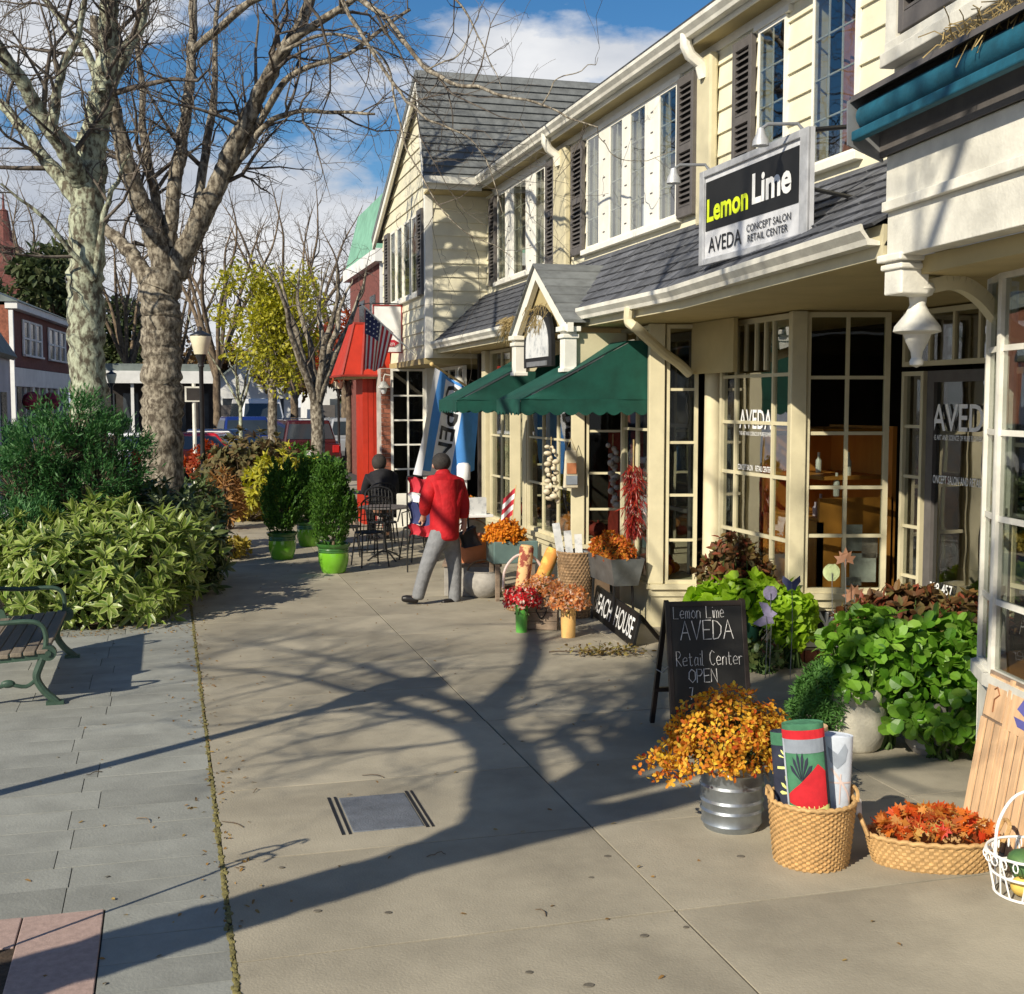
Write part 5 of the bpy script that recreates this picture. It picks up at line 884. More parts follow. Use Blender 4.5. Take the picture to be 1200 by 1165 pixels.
# ------------------------------------------------------------ cars
mat('tyre',(.02,.02,.02),.8); mat('rim',(.4,.4,.42),.35,.1,5.,metal=.7); mat('carglass',(.03,.04,.05),.08,.2,1.,spec=.8); mat('headlight',(.8,.8,.75),.15); mat('taillight',(.45,.02,.02),.25); mat('bumper',(.12,.12,.13),.5)
for nm,c in (('blue',(.012,.03,.16)),('red',(.42,.01,.012)),('white',(.75,.76,.78)),('maroon',(.05,.007,.009)),('grey',(.28,.29,.31)),('black',(.02,.02,.024)),('silver',(.45,.46,.48)),('navy',(.02,.03,.07)),('darkred',(.20,.02,.02))): mat('paint_'+nm,c,.25,.04,3.,coat=.8,ovar=0)
def car(kind,paint,px,Y,rz,label,X=None):
    x=aty(px,500,Y)[0] if X is None else X; t=thing('parked_car' if kind!='pickup' else 'parked_pickup',label,{'suv':'car','sedan':'car','pickup':'pickup','van':'van'}[kind],(x,Y,-.13),rz,'vehicles parked beyond the planting')
    if kind=='van': t.name='parked_van'
    L_,W_,hb,hr={'suv':(4.5,1.85,1.0,1.72),'sedan':(4.5,1.78,.88,1.42),'pickup':(5.2,1.9,1.05,1.80),'van':(5.4,2.0,1.3,2.45)}[kind]; h=W_/2
    prof=[(-L_/2,.35),(-L_/2,.75),(-L_/2+.12,hb*.88),(-L_/2+.95,hb),(L_/2-.7 if kind!='sedan' else L_/2-.9,hb),(L_/2-.05,hb*.93),(L_/2,.7),(L_/2,.35)]
    def loft(prof,ins,zin):
        b=MB(); n=len(prof); rows=[]
        for w_,dz in ((-h,0),(-h+ins,zin),(h-ins,zin),(h,0)): rows.append([(w_,y,z+(dz if z>.6 else 0)) for y,z in prof])
        vs=[p for r_ in rows for p in r_]; fs=[]
        for i in range(3):
            for j in range(n): fs.append((i*n+j,i*n+(j+1)%n,(i+1)*n+(j+1)%n,(i+1)*n+j))
        fs+=[tuple(range(n)),tuple(reversed(range(3*n,4*n)))]; return b.add(vs,fs,True)
    loft(prof,.12,.04).build('body','paint_'+paint,t,bevel=.05)
    c0,c1=(-L_/2+.95,L_/2-.25) if kind in('suv','van') else (-L_/2+1.15,L_/2-1.0) if kind=='sedan' else (-L_/2+1.2,.45)
    if kind=='van': c0=-L_/2+.7
    zt=hr; k=.45 if kind!='van' else .3
    def cab(o,zz0,zz1,ex=0.):
        b=MB(); a=.10; b.add([(-h+.06+o,c0+o,zz0),(h-.06-o,c0+o,zz0),(h-.06-o,c1-o,zz0),(-h+.06+o,c1-o,zz0),(-h+.24+o,c0+k*1.2+o,zz1),(h-.24-o,c0+k*1.2+o,zz1),(h-.24-o,c1-k*.6-o,zz1),(-h+.24+o,c1-k*.6-o,zz1)],[(0,3,2,1),(4,5,6,7),(0,1,5,4),(1,2,6,5),(2,3,7,6),(3,0,4,7)]); return b
    cab(.0,hb-.02,zt).build('cabin','paint_'+paint,t,bevel=.06)
    # glazing: slightly proud panels on the four sides
    def lerp(a,b2,f): return tuple(a[i]+(b2[i]-a[i])*f for i in range(3))
    A=[(-h+.06,c0,hb),(h-.06,c0,hb),(h-.06,c1,hb),(-h+.06,c1,hb)]; B=[(-h+.24,c0+k*1.2,zt),(h-.24,c0+k*1.2,zt),(h-.24,c1-k*.6,zt),(-h+.24,c1-k*.6,zt)]
    for i,nm in ((0,'windscreen'),(1,'side_glass'),(2,'rear_glass'),(3,'side_glass')):
        j=(i+1)%4; q=[lerp(A[i],B[i],.12),lerp(A[j],B[j],.12),lerp(A[j],B[j],.86),lerp(A[i],B[i],.86)]; c=Vector(lerp(lerp(q[0],q[2],.5),lerp(q[1],q[3],.5),.5)); q=[tuple(c+(Vector(p)-c)*.90) for p in q]
        nn=(Vector(q[1])-Vector(q[0])).cross(Vector(q[3])-Vector(q[0])).normalized()
        if nn.dot(c-Vector((0,(c0+c1)/2,c.z)))<0: nn=-nn
        b=MB(); b.prism([tuple(Vector(p)+nn*.004) for p in q],tuple(nn*.012)); b.build(nm,'carglass',t)
    for sx in (-1,1):
        for yy in (-L_/2+.85,L_/2-.95):
            b=MB(); b.tube([(sx*(h-.20),yy,.34),(sx*(h+.01),yy,.34)],.34,20); w_=b.build('wheel','tyre',t); b=MB(); b.tube([(sx*(h-.01),yy,.34),(sx*(h+.022),yy,.34)],.21,16); b.build('rim','rim',w_)
        b=MB(); b.cbox((sx*(h-.28),-L_/2-.005,.74),(.34,.05,.16)); b.build('headlight','headlight',t,bevel=.02); b=MB(); b.cbox((sx*(h-.15),L_/2-.005,.80),(.22,.05,.24)); b.build('taillight','taillight',t,bevel=.02)
        b=MB(); b.cbox((sx*(h+.10),c0+.3,hb+.08),(.18,.10,.13)); b.build('wing_mirror','bumper',t,bevel=.02)
    for s in (-1,1): b=MB(); b.cbox((0,s*(L_/2+.02),.45),(W_-.1,.12,.2)); b.build('bumper','bumper',t,bevel=.03)
    b=MB(); b.cbox((0,-L_/2-.01,.66),(.7,.05,.16)); b.build('grille','black',t); b=MB(); b.cbox((0,L_/2+.012,.68),(.4,.03,.16)); b.build('number_plate','white',t)
    return t
car('pickup','blue',283,45,R(8),'bright blue pickup facing the camera behind the planting'); car('van','white',301,55,R(4),'white van with domed roof behind the blue pickup'); car('sedan','red',236,37,R(75),'red car behind the lamp post and red bush'); car('sedan','white',155,37.5,R(80),'white car glimpsed between the two big tree trunks')
car('suv','maroon',351,42,R(184),'dark red sport utility car seen from behind near the grey trunk'); car('suv','grey',404,47,R(180),'grey sport utility car at far right of the parking'); car('suv','black',332,47,R(186),'black sport utility car beside the dark red one'); car('sedan','silver',385,52,R(182),'silver car beside the grey sport utility car'); car('sedan','navy',262,42,R(60),'navy car left of the blue pickup'); car('suv','black',2,33,R(2),'dark car at the left edge on the street'); car('sedan','darkred',425,60,R(30),'dark red car far behind the red portico')
# ------------------------------------------------------------ cafe furniture
def cafe_chair(x,y,rz,label):
    t=thing('cafe_chair',label,'chair',(x,y,0),rz,'black iron cafe chairs')
    b=MB(); b.lathe([(.19,.44),(.20,.45),(.19,.46)],18,cap0=False); 
    for i in range(-4,5): w_=math.sqrt(max(0,.19**2-(i*.042)**2)); b.tube([(i*.042,-w_,.45),(i*.042,w_,.45)],.0055,4); b.tube([(-w_,i*.042,.45),(w_,i*.042,.45)],.0055,4)
    b.build('seat','blackmetal',t)
    b=MB(); b.tube(smoothpath([(-.19,.16,.45),(-.20,.22,.70),(-.18,.25,.88),(0,.27,.94),(.18,.25,.88),(.20,.22,.70),(.19,.16,.45)],[.011]*7,4)[0],.011,6)
    for i in range(-3,4): b.tube([(i*.05,.17,.47),(i*.05,.255,.92-abs(i)*.012)],.0055,4)
    for z in (.55,.63,.71,.79,.87): b.tube([(-.19,.165+.11*(z-.45)/.45,z),(.19,.165+.11*(z-.45)/.45,z)],.0055,4)
    b.build('backrest','blackmetal',t)
    for sx in (-1,1):
        for sy in (-1,1): b=MB(); b.tube([(sx*.15,sy*.14,.45),(sx*.19,sy*.20,.0)],.011,6); b.build('leg','blackmetal',t)
        b=MB(); b.tube([(sx*.20,.2,.66),(sx*.23,0,.67),(sx*.22,-.14,.64),(sx*.17,-.15,.46)],.010,6); b.build('armrest','blackmetal',t)
    for sy in (-.17,.17): b=MB(); b.tube([(-.17,sy,.2),(.17,sy,.2)],.006,4); b.build('stretcher','blackmetal',t)
    return t
def cafe_table(x,y,label):
    t=thing('cafe_table',label,'table',(x,y,0),0,'round black cafe tables'); b=MB(); b.lathe([(.34,.71),(.36,.72),(.34,.735)],26,cap0=True,cap1=True); b.build('tabletop','shutter',t)
    b=MB(); b.tube([(0,0,.1),(0,0,.71)],.022,8); b.build('pedestal','blackmetal',t)
    for k in range(4): a=k*math.pi/2+.4; b=MB(); b.tube([(0,0,.14),(.15*math.cos(a),.15*math.sin(a),.08),(.28*math.cos(a),.28*math.sin(a),0)],.012,6); b.build('foot','blackmetal',t)
cafe_table(2.85,16.75,'round black cafe table nearest the lime pots'); cafe_table(3.12,19.65,'round black cafe table in front of the seated person')
for x,y,rz,lb in ((2.55,16.15,.2+math.pi,'black cafe chair beside the nearest lime pot'),(3.28,16.55,-1.3,'black cafe chair behind the walking man'),(2.95,17.45,.1,'black cafe chair between the two cafe tables'),(2.35,16.95,1.5,'black cafe chair facing the lime pots'),(3.55,17.3,-2.6,'black cafe chair by the shop window behind the walking man'),(3.75,18.0,-1.2,'black cafe chair beneath the gabled building corner'),(3.14,18.83,math.pi,'black cafe chair holding the seated person')): cafe_chair(x,y,rz,lb)
# ------------------------------------------------------------ flags
mat('flagblue',(.08,.30,.75),.8,.12,4.); mat('flagwhite',(.80,.82,.86),.8,.06,4.); mat('flagred',(.52,.03,.05),.8,.15,4.); mat('flagnavy',(.03,.04,.13),.8,.2,4.); mat('polewood',(.62,.44,.18),.5,.1,8.)
def cloth(parent,fn,u0,u1,v0,v1,m,name,nu=10,nv=10,lift=0.):
    d=MB(); 
    def g(u,v):
        U_,V_=u0+(u1-u0)*u,v0+(v1-v0)*v; p=Vector(fn(U_,V_))
        if lift:
            a=Vector(fn(U_+.01,V_))-p; b2=Vector(fn(U_,V_+.01))-p; p=p+a.cross(b2).normalized()*lift
        return tuple(p)
    d.grid(g,nu,nv); return d.build(name,m,parent,world=True)
def cloth_text(parent,fn,body,u0,u1,v0,v1,m,lift,rot=False):
    uv,f,_=text_mesh(body,.015,2); bm=bmesh.new(); vs=[bm.verts.new((p[0],p[1],0)) for p in uv]
    for q in f:
        try: bm.faces.new([vs[i] for i in q])
        except Exception: pass
    bmesh.ops.triangulate(bm,faces=bm.faces[:]); bmesh.ops.subdivide_edges(bm,edges=[e for e in bm.edges if e.calc_length()>.06],cuts=3,use_grid_fill=True); bmesh.ops.triangulate(bm,faces=bm.faces[:])
    mb=MB(); V=[]
    for q in bm.verts:
        a,b2=q.co.x,q.co.y
        if rot: a,b2=b2,1-a   # reading down the flag
        U_,V_=u0+(u1-u0)*a,v0+(v1-v0)*b2; p=Vector(fn(U_,V_)); n=(Vector(fn(U_+.01,V_))-p).cross(Vector(fn(U_,V_+.01))-p).normalized(); V.append(tuple(p+n*lift))
    bm.verts.index_update(); mb.add(V,[tuple(q.index for q in t.verts) for t in bm.faces]); bm.free(); return mb.build('lettering',m,parent,world=True)
OF=thing('open_flag','blue and white OPEN flag hanging beside the far green awning','flag',(3.55,16.0,1.0))
pt=np.array(aty(506,427,15.9)); pb2=np.array(atx(575,470,4.42))
b=MB(); b.tube([pt,pb2],.014,8); b.build('flagpole','polewood',OF,world=True); b=MB(); b.ball(pt,.03,8,6); b.build('finial','polewood',OF,world=True)
# corners: hangs in folds from the pole; u across (left to right), v from top (1) to bottom (0)
c_tl,c_tr=np.array(aty(510,431,15.9)),np.array(aty(562,466,16.3)); c_bl,c_br=np.array(aty(484,556,15.6)),np.array(aty(556,553,16.2))
def ofn(u,v):
    top=c_tl+(c_tr-c_tl)*u; bot=c_bl+(c_br-c_bl)*u; p=bot+(top-bot)*v; w_=math.sin(u*9+2.2*v)*.05*(1.15-v*.6)+.03*math.sin(u*17+v*5); return (p[0]+.15*w_,p[1]-w_,p[2]-.05*math.sin(math.pi*u)*(1-v))
cloth(OF,ofn,0,.10,0,1,'flagwhite','flag_stripe',4,16); cloth(OF,ofn,.10,.26,0.05,1,'flagblue','flag_stripe',5,16); cloth(OF,ofn,.26,.62,0,.97,'flagwhite','flag_stripe',8,16); cloth(OF,ofn,.62,.9,0,.9,'flagblue','flag_stripe',7,16); cloth(OF,ofn,.26,.62,.97,1,'flagblue','flag_stripe',6,4); cloth(OF,ofn,.62,1,.9,1,'flagwhite','flag_stripe',6,4); cloth(OF,ofn,.9,1,.02,.9,'flagblue','flag_stripe',3,14); cloth(OF,ofn,.10,.26,0,.05,'flagwhite','flag_stripe',3,3)
cloth_text(OF,ofn,'OPEN',.30,.58,.14,.95,'black',.006,True); 
UF=thing('american_flag','stars and stripes flag hanging from a slanted pole on the gabled building','flag',(3.5,19.6,2.6))
pA=np.array(atx(487,417,3.85)); tip=np.array(aty(424,357,19.2)); b=MB(); b.tube([pA,tip],.013,8); b.build('flagpole','white',UF,world=True)
hi=np.array(aty(428,361,19.25)); lo_=np.array(aty(463,392,19.7))
def ufn(u,v):     # v along the pole (0 outer end .. 1 inner), u down the drape
    top=hi+(lo_-hi)*v; f=math.sin(v*13)*.05*(.4+u); p=top+np.array([-.10*u,-.12*u*0,-(.98-.45*v)*u]); p=p+np.array([(.25-.5*v)*.28*u,f,.03*math.sin(v*9)*u]); return tuple(p)
for i in range(7):
    cloth(UF,ufn,.0 if i<0 else (.40 if i<3.5 else 0),1,i/7,(i+.55)/7,'flagred','red_stripe',12,3); 
    if i<6: cloth(UF,ufn,(.40 if i<3 else 0),1,(i+.55)/7,(i+1)/7,'flagwhite','white_stripe',12,3)
cloth(UF,ufn,0,.40,0,.52,'flagnavy','canton',6,8)
for i in range(4):
    for j in range(4): 
        p=Vector(ufn(.06+.09*j,.06+.12*i)); b=MB(); b.ball(tuple(p-Vector((.0,.012,0))),.013,5,4); b.build('star','flagwhite',UF,world=True)
WSg=thing('hanging_sign','square white hanging sign with dark border and red pennant by the flag','sign',(3.5,20.6,3.4))
q=[aty(436,357,20.6),aty(471,357,20.6),aty(470,414,20.6),aty(435,412,20.6)]; x0,x1,z0,z1=q[0][0],q[1][0],q[2][2],q[0][2]
b=MB(); b.box(x0,x1,20.58,20.62,z0,z1); b.build('sign_panel','white',WSg,world=True)
b=MB(); e=.02
for (a,b_,c,d) in ((x0,x1,z0,z0+e),(x0,x1,z1-e,z1),(x0,x0+e,z0+e,z1-e),(x1-e,x1,z0+e,z1-e)): b.box(a,b_,20.57,20.58,c,d)
b.build('sign_border','redtrim',WSg,world=True); zc=z0+.2; b=MB(); b.prism([(x0+.06,20.57,zc),(x1-.14,20.57,zc+.02),(x1-.05,20.57,zc-.03),(x1-.14,20.57,zc-.09),(x0+.06,20.57,zc-.09)],(0,-.006,0)); b.build('pennant','flagred',WSg,world=True)
text_on(WSg,'Kitchen',(x0+.09,20.563,zc-.075),(1,0,0),(0,0,1),(x1-x0)*.55,.07,'white',.0)
b=MB(); b.tube([(x1+.0,20.6,z1+.02),(3.87,20.6,z1+.02)],.012,6); b.tube([(x0,20.6,z1+.02),(x1,20.6,z1+.02)],.012,6); b.build('bracket','blackmetal',WSg,world=True)
# ------------------------------------------------------------ goods outside the shops
mat('terracotta',(.52,.20,.09),.8,.15,5.,.1,50); mat('wicker',(.50,.31,.13),.75,.22,30.,.3,80); mat('wickerdk',(.30,.19,.10),.8,.3,25.,.3,80); mat('creampot',(.52,.49,.40),.85,.15,6.,.3,60); mat('bamboo',(.74,.45,.16),.45,.12,4.,stretch=(1,1,.2)); mat('crate',(.27,.20,.145),.85,.3,7.,.4,40,stretch=(1,1,3)); mat('greenglaze',(.10,.38,.06),.3,.1,4.,coat=.4); mat('stone',(.34,.32,.29),.85,.2,10.,.3,50); mat('darkgreenpot',(.012,.06,.04),.5,.2,4.); mat('tealglass',(.13,.20,.19),.2,.15,4.); mat('ribbon',(.6,.58,.62),.7)
def petals(name,label,cat,c,rad,n,m,sz=.03,k=5,dome=.0,stems=True,sm='stemgreen',group=None,leafm=None,zbase=None,root=None):
    t=root or thing(name,label,cat,c,group=group); d=unit(rng.normal(size=(n,3))); d[:,2]=np.abs(d[:,2])*.95+.02-dome; d=unit(d); q=.62+.42*rng.random((n,1)); P=d*np.array(rad)*q
    PP,V,nr=whorls(P,d+rng.normal(size=(n,3))*.35,k,sz,sz*.6,.62); leaves('blossoms' if cat!='plant' else 'foliage',PP,V,sz*(.7+.6*rng.random(len(PP))),sz*.62,m,t,'round',nr,.2)
    if stems:
        br=[smoothpath([(rng.normal()*.03,rng.normal()*.03,-.10),P[i]*[.5,.5,.5],P[i]],[.005,.004,.002],2,.008) for i in range(0,n,max(1,n//70))]; o=branch_mesh('stems',br,sm,t); o['kind']='stuff'
    if leafm:
        p2,d2=blob(n,(0,0,0),np.array(rad)*.8,.5); p2[:,2]=np.abs(p2[:,2]); leaves('leaves',p2,d2+[0,0,.3],sz*1.3,sz*.6,leafm,t,'point')
    return t
mat('stemgreen',(.07,.12,.03),.7,.2,9.)
leafmat('mum',[(.50,.08,.01),(.70,.34,.02),(.80,.55,.05),(.38,.03,.01),(.78,.48,.04),(.55,.14,.02),(.75,.60,.08)],.7,.3); leafmat('mumorange',[(.65,.22,.01),(.75,.30,.02),(.55,.14,.01)],.7,.3); leafmat('mumrust',[(.42,.07,.01),(.55,.14,.02),(.60,.28,.03),(.30,.04,.01)],.7,.3); leafmat('redflower',[(.50,.01,.02),(.62,.03,.03),(.35,.01,.02),(.75,.6,.5)],.6,.2); leafmat('lantern',[(.65,.24,.06),(.78,.45,.20),(.55,.16,.04),(.75,.62,.48)],.6,.4)
leafmat('plect',[(.05,.15,.01),(.12,.29,.02),(.22,.42,.045),(.09,.22,.015),(.30,.50,.08)],.42,.3,.5); leafmat('limevine',[(.28,.46,.02),(.38,.58,.04),(.22,.38,.02)],.42,.4,.4); leafmat('coleus',[(.07,.045,.02),(.14,.07,.03),(.16,.14,.04),(.22,.05,.025),(.06,.06,.025)],.55,.2); leafmat('fern',[(.06,.16,.03),(.10,.23,.05)],.6,.3); leafmat('maple',[(.55,.04,.015),(.65,.16,.02),(.62,.28,.06),(.40,.03,.015),(.55,.35,.10),(.70,.10,.02)],.5,.3)
# galvanised tub
x,y,_=gnd(857,968); GT=thing('galvanised_tub','galvanised metal tub holding orange and yellow blossoms','tub',(x,y,0))
pr=[(.135,0),(.142,.01),(.148,.03),(.155,.035),(.150,.05)]
for z in (.10,.15,.225,.30): pr+=[(.150+.03*z,z-.012),(.158+.03*z,z),(.150+.03*z,z+.012)]
pr+=[(.163,.335),(.172,.345),(.166,.352),(.155,.33),(.001,.31)]
b=MB(); b.lathe(pr,36); b.build('tub_body','galv',GT)
for a in (2.6,5.74): 
    c=(.165*math.cos(a),.165*math.sin(a)); b=MB(); b.tube([(c[0]*1.0-.04*math.sin(a),c[1]+.04*math.cos(a),.30),(c[0]*1.12,c[1]*1.12,.25),(c[0]+.04*math.sin(a),c[1]-.04*math.cos(a),.30)],.006,6); b.build('handle','greymetal',GT)
FL=petals('flower_bunch','orange and yellow autumn blossoms filling the galvanised tub','flowers',(x-.02,y,.36),(.34,.30,.34),760,'mum',.026,5,.08,leafm='brownhyd')
for o_,n_ in (((-.33,-.02,-.02),60),((.30,.05,.06),60)): 
    p=np.array(o_)+rng.normal(size=(n_,3))*[.07,.05,.04]; PP,V,nr=whorls(p,rng.normal(size=(n_,3))+[0,0,.6],5,.026,.016,.6); leaves('blossoms',PP,V,.027,.017,'mum',FL,'round',nr)
# woven baskets
def woven(parent,rt,rb,h,m='wicker',sx=1.,sy=1.,stakes=36,rows=18,name='woven_side',amp=.007):
    b=MB(); n=stakes*4; o=0; V=[]; F=[]
    for i in range(rows*2+1):
        z=h*i/(rows*2); r_=rb+(rt-rb)*(i/(rows*2))**.8; bul=.0045*(i%2)
        for j in range(n):
            t=2*math.pi*j/n; rr=r_+bul+amp*math.sin(stakes*t+ (math.pi if (i//2)%2 else 0)); V.append((rr*math.cos(t)*sx,rr*math.sin(t)*sy,z))
    for i in range(rows*2):
        for j in range(n): F.append((i*n+j,i*n+(j+1)%n,(i+1)*n+(j+1)%n,(i+1)*n+j))
    b.add(V,F,True); b.build(name,m,parent)
    b=MB(); b.lathe([(rb*.98,.012),(.001,.012)],24,cap0=False,sx=sx,sy=sy); b.build('basket_base',m,parent)
    b=MB(); k=90; pts=[(rt*1.01*math.cos(2*math.pi*i/k)*sx,rt*1.01*math.sin(2*math.pi*i/k)*sy,h+.004*math.sin(i*2.1)) for i in range(k+1)]; b.tube(pts,.011,7,False)
    b.build('rim',m,parent)
x,y,_=gnd(950,1008); WB=thing('wicker_basket','round woven basket holding three rolled printed rugs','basket',(x,y,0)); woven(WB,.195,.165,.30,stakes=30,rows=24)
for a in (2.9,6.0): c=Vector((.2*math.cos(a),.2*math.sin(a),.30)); tn=Vector((-math.sin(a),math.cos(a),0))*.055; b=MB(); b.tube(smoothpath([c-tn,c-tn*.8+Vector((0,0,.045)),c+tn*.8+Vector((0,0,.045)),c+tn],[.01]*4,4)[0],.009,6); b.build('handle','wicker',WB)
b=MB(); b.prism([(.20,-.06,.22),(.235,-.055,.20),(.225,-.06,.29),(.205,-.06,.31)],(0,.002,0)); b.build('price_tag','paper',WB)
mat('rugnavy',(.03,.035,.06),.9,.2,20.); mat('ruglime',(.72,.74,.25),.9,.1,20.); mat('rugred',(.58,.02,.03),.9,.12,20.); mat('ruggreen',(.07,.22,.12),.9,.2,20.); mat('rugpale',(.55,.60,.68),.9,.1,20.); mat('rugtan',(.70,.45,.25),.9,.1,20.); mat('ruggrey',(.30,.34,.40),.9); mat('rugblush',(.66,.52,.48),.9)
def rug_roll(dx,dy,h,r_,tilt,az,base,label,patches,flat_=.55):
    t=thing('rolled_rug',label,'rug',(x+dx,y+dy,.02),0,'rolled rugs in the woven basket'); t.rotation_euler=(tilt[0],tilt[1],az)
    b=MB(); b.lathe([(r_,0),(r_,h),(r_*.86,h-.004),(r_*.8,h),(r_*.62,h-.003),(r_*.55,h),(r_*.3,h-.003),(.001,h)],32,sy=flat_); b.build('roll',base,t)
    for nm,m_,poly in patches:       # poly in (angle deg around the camera side, height fraction)
        bm=bmesh.new(); vs=[bm.verts.new((a,z,0)) for a,z in poly]; bm.faces.new(vs); bmesh.ops.triangulate(bm,faces=bm.faces[:]); bmesh.ops.subdivide_edges(bm,edges=[e for e in bm.edges if e.calc_length()>15],cuts=4,use_grid_fill=True); bmesh.ops.triangulate(bm,faces=bm.faces[:]); bm.verts.index_update(); lv=.0022 if 'upper' not in nm else .0038
        V=[((r_+lv)*math.cos(R(v.co.x-90)),(r_+lv)*math.sin(R(v.co.x-90))*flat_-(lv*.5),v.co.y*h) for v in bm.verts]; d=MB(); d.add(V,[tuple(q.index for q in f.verts) for f in bm.faces]); bm.free(); d.build('printed_motif',m_,t)
def fan(a0,z0,la,lz,n=5,spread=1.): return [[(a0,z0),(a0+la*math.sin(t-.12),z0+lz*math.cos(t-.12)),(a0+la*1.25*math.sin(t),z0+lz*1.25*math.cos(t)),(a0+la*math.sin(t+.12),z0+lz*math.cos(t+.12))] for t in np.linspace(-spread,spread,n)]
rc=lambda a0,a1,z0,z1:[(a0,z0),((a0+a1)/2,z0),(a1,z0),(a1,z1),((a0+a1)/2,z1),(a0,z1)]
rug_roll(-.055,.02,.60,.086,(0,-.09),-.51,'rugnavy','navy rolled rug with yellow leaf print in the basket',[('band','ruggreen',rc(-75,75,.90,1.)),('edge','rugpale',rc(52,68,.1,.99))]+[('leaf','ruglime',p) for p in fan(0,.52,34,.13,7,1.5)]+[('leaf','ruglime',p) for p in fan(-12,.80,22,.07,5,1.3)]+[('leaf','ruglime',rc(-45,30,.715,.735))])
rug_roll(-.01,-.05,.66,.095,(.04,-.10),-.51,'ruggreen','rolled rug printed with red fruit and green hand leaf',[('band','rugred',rc(-80,80,.90,.965)),('band','ruggrey',rc(-80,80,.80,.90)),('fruit','rugred',[(-62,.50),(-20,.58),(35,.72),(62,.66),(60,.42),(10,.39),(-62,.44)]),('band','ruglime',rc(-70,70,.36,.42)),('edge','rugpale',rc(-88,-66,.2,.9)),('edge','rugnavy',rc(64,84,.2,.9))]+[('upper','rugnavy',p) for p in fan(-14,.60,30,.17,6,1.0)])
rug_roll(.085,.0,.58,.092,(0,.03),-.51,'rugpale','pale blue rolled rug with grey whale tail print',[('tail','ruggrey',[(-5,.80),(-15,.92),(15,.86),(35,.95),(47,.90),(40,.80),(15,.74)]),('line','rugblush',[(-5,.74),(1,.75),(55,.56),(70,.48),(64,.46),(51,.54)]),('line','rugblush',rc(-5,75,.62,.635)),('line','rugblush',rc(25,29,.45,.7))]); 
b=MB(); b.lathe([(.06,0),(.06,.60),(.04,.595),(.001,.595)],20,(x+.06,y+.09,.02)); tag(b.build('rolled_rug','rugtan'),'plain tan rolled rug behind the pale blue one','rug','rolled rugs in the woven basket')
# oval basket of maple leaves
x,y,_=gnd(1092,1012); OB=thing('oval_basket','shallow oval basket heaped with red maple leaves','basket',(x,y,0),.9-YAW-1.05); woven(OB,.30,.26,.14,'wicker',1.0,.52,44,8,amp=.008)
for s in (-1,1): b=MB(); b.tube(smoothpath([(s*.30,-.06,.14),(s*.33,-.05,.21),(s*.33,.05,.21),(s*.30,.06,.14)],[.01]*4,4)[0],.010,6); b.build('handle','wicker',OB)
ml=[(0,-.5),(.08,-.15),(.42,-.28),(.36,-.08),(.52,.12),(.26,.12),(.30,.36),(.12,.26),(0,.55),(-.12,.26),(-.30,.36),(-.26,.12),(-.52,.12),(-.36,-.08),(-.42,-.28),(-.08,-.15)]
LVs=thing('maple_leaf_garland','heap of red and orange maple leaves in the oval basket','leaves',(x,y,.12),OB.rotation_euler.z); n=210; k=len(ml); tpl=np.array([(a,b_,.10*abs(a)) for a,b_ in ml]+[(0,0,-.02)]); V=[]
for i in range(n):
    a=rng.random()*6.28; q=math.sqrt(rng.random()); p=np.array([.27*q*math.cos(a),.14*q*math.sin(a),.02+.09*(1-q*q)+.05*rng.random()]); M=np.array(Matrix.Rotation(rng.random()*6.28,3,'Z')@Matrix.Rotation(rng.normal()*.75,3,'X')@Matrix.Rotation(rng.normal()*.6,3,'Y')); V.append(tpl*(.055+.03*rng.random())@M.T+p)
me=npmesh('leaf_heap',np.concatenate(V),[(i,(i+1)%k,k) for i in range(k)],k+1,'maple'); o=bpy.data.objects.new('leaf_heap',me); COL.objects.link(o); o.parent=LVs; o['kind']='stuff'
# white wire basket with gourds
x,y,_=gnd(1200,1048); WR=thing('wire_basket','white wire basket of gourds at the right edge','basket',(x+.03,y,0)); b=MB(); ring=lambda r_,z,k=30:[(r_*math.cos(2*math.pi*i/k),r_*math.sin(2*math.pi*i/k),z) for i in range(k+1)]
for r_,z in ((.15,.008),(.185,.19),(.165,.10)): b.tube(ring(r_,z),.006,6,False)
for i in range(18): a=2*math.pi*i/18; a2=a+.17*(1 if i%2 else -1); b.tube([(.15*math.cos(a),.15*math.sin(a),.008),(.185*math.cos(a2),.185*math.sin(a2),.19)],.004,5)
for i in range(22): a=2*math.pi*i/22; b.tube([(.186*math.cos(a)+.0*math.cos(t),.186*math.sin(a)+.02*math.cos(t)*math.cos(a),.165+.02*math.sin(t)) for t in np.linspace(0,6.28,9)],.0035,4,False)
b.build('wire_frame','white',WR); b=MB(); b.tube(smoothpath([(-.185,0,.19),(-.17,0,.34),(-.08,0,.45),(.08,0,.45),(.17,0,.34),(.185,0,.19)],[.007]*6,5)[0],.007,8); b.build('handle','white',WR)
mat('gourdgreen',(.04,.11,.05),.5,.3,9.,col2=(.10,.2,.06)); mat('gourdtan',(.62,.38,.15),.5,.2,9.); mat('gourdyellow',(.72,.50,.12),.5,.2,9.)
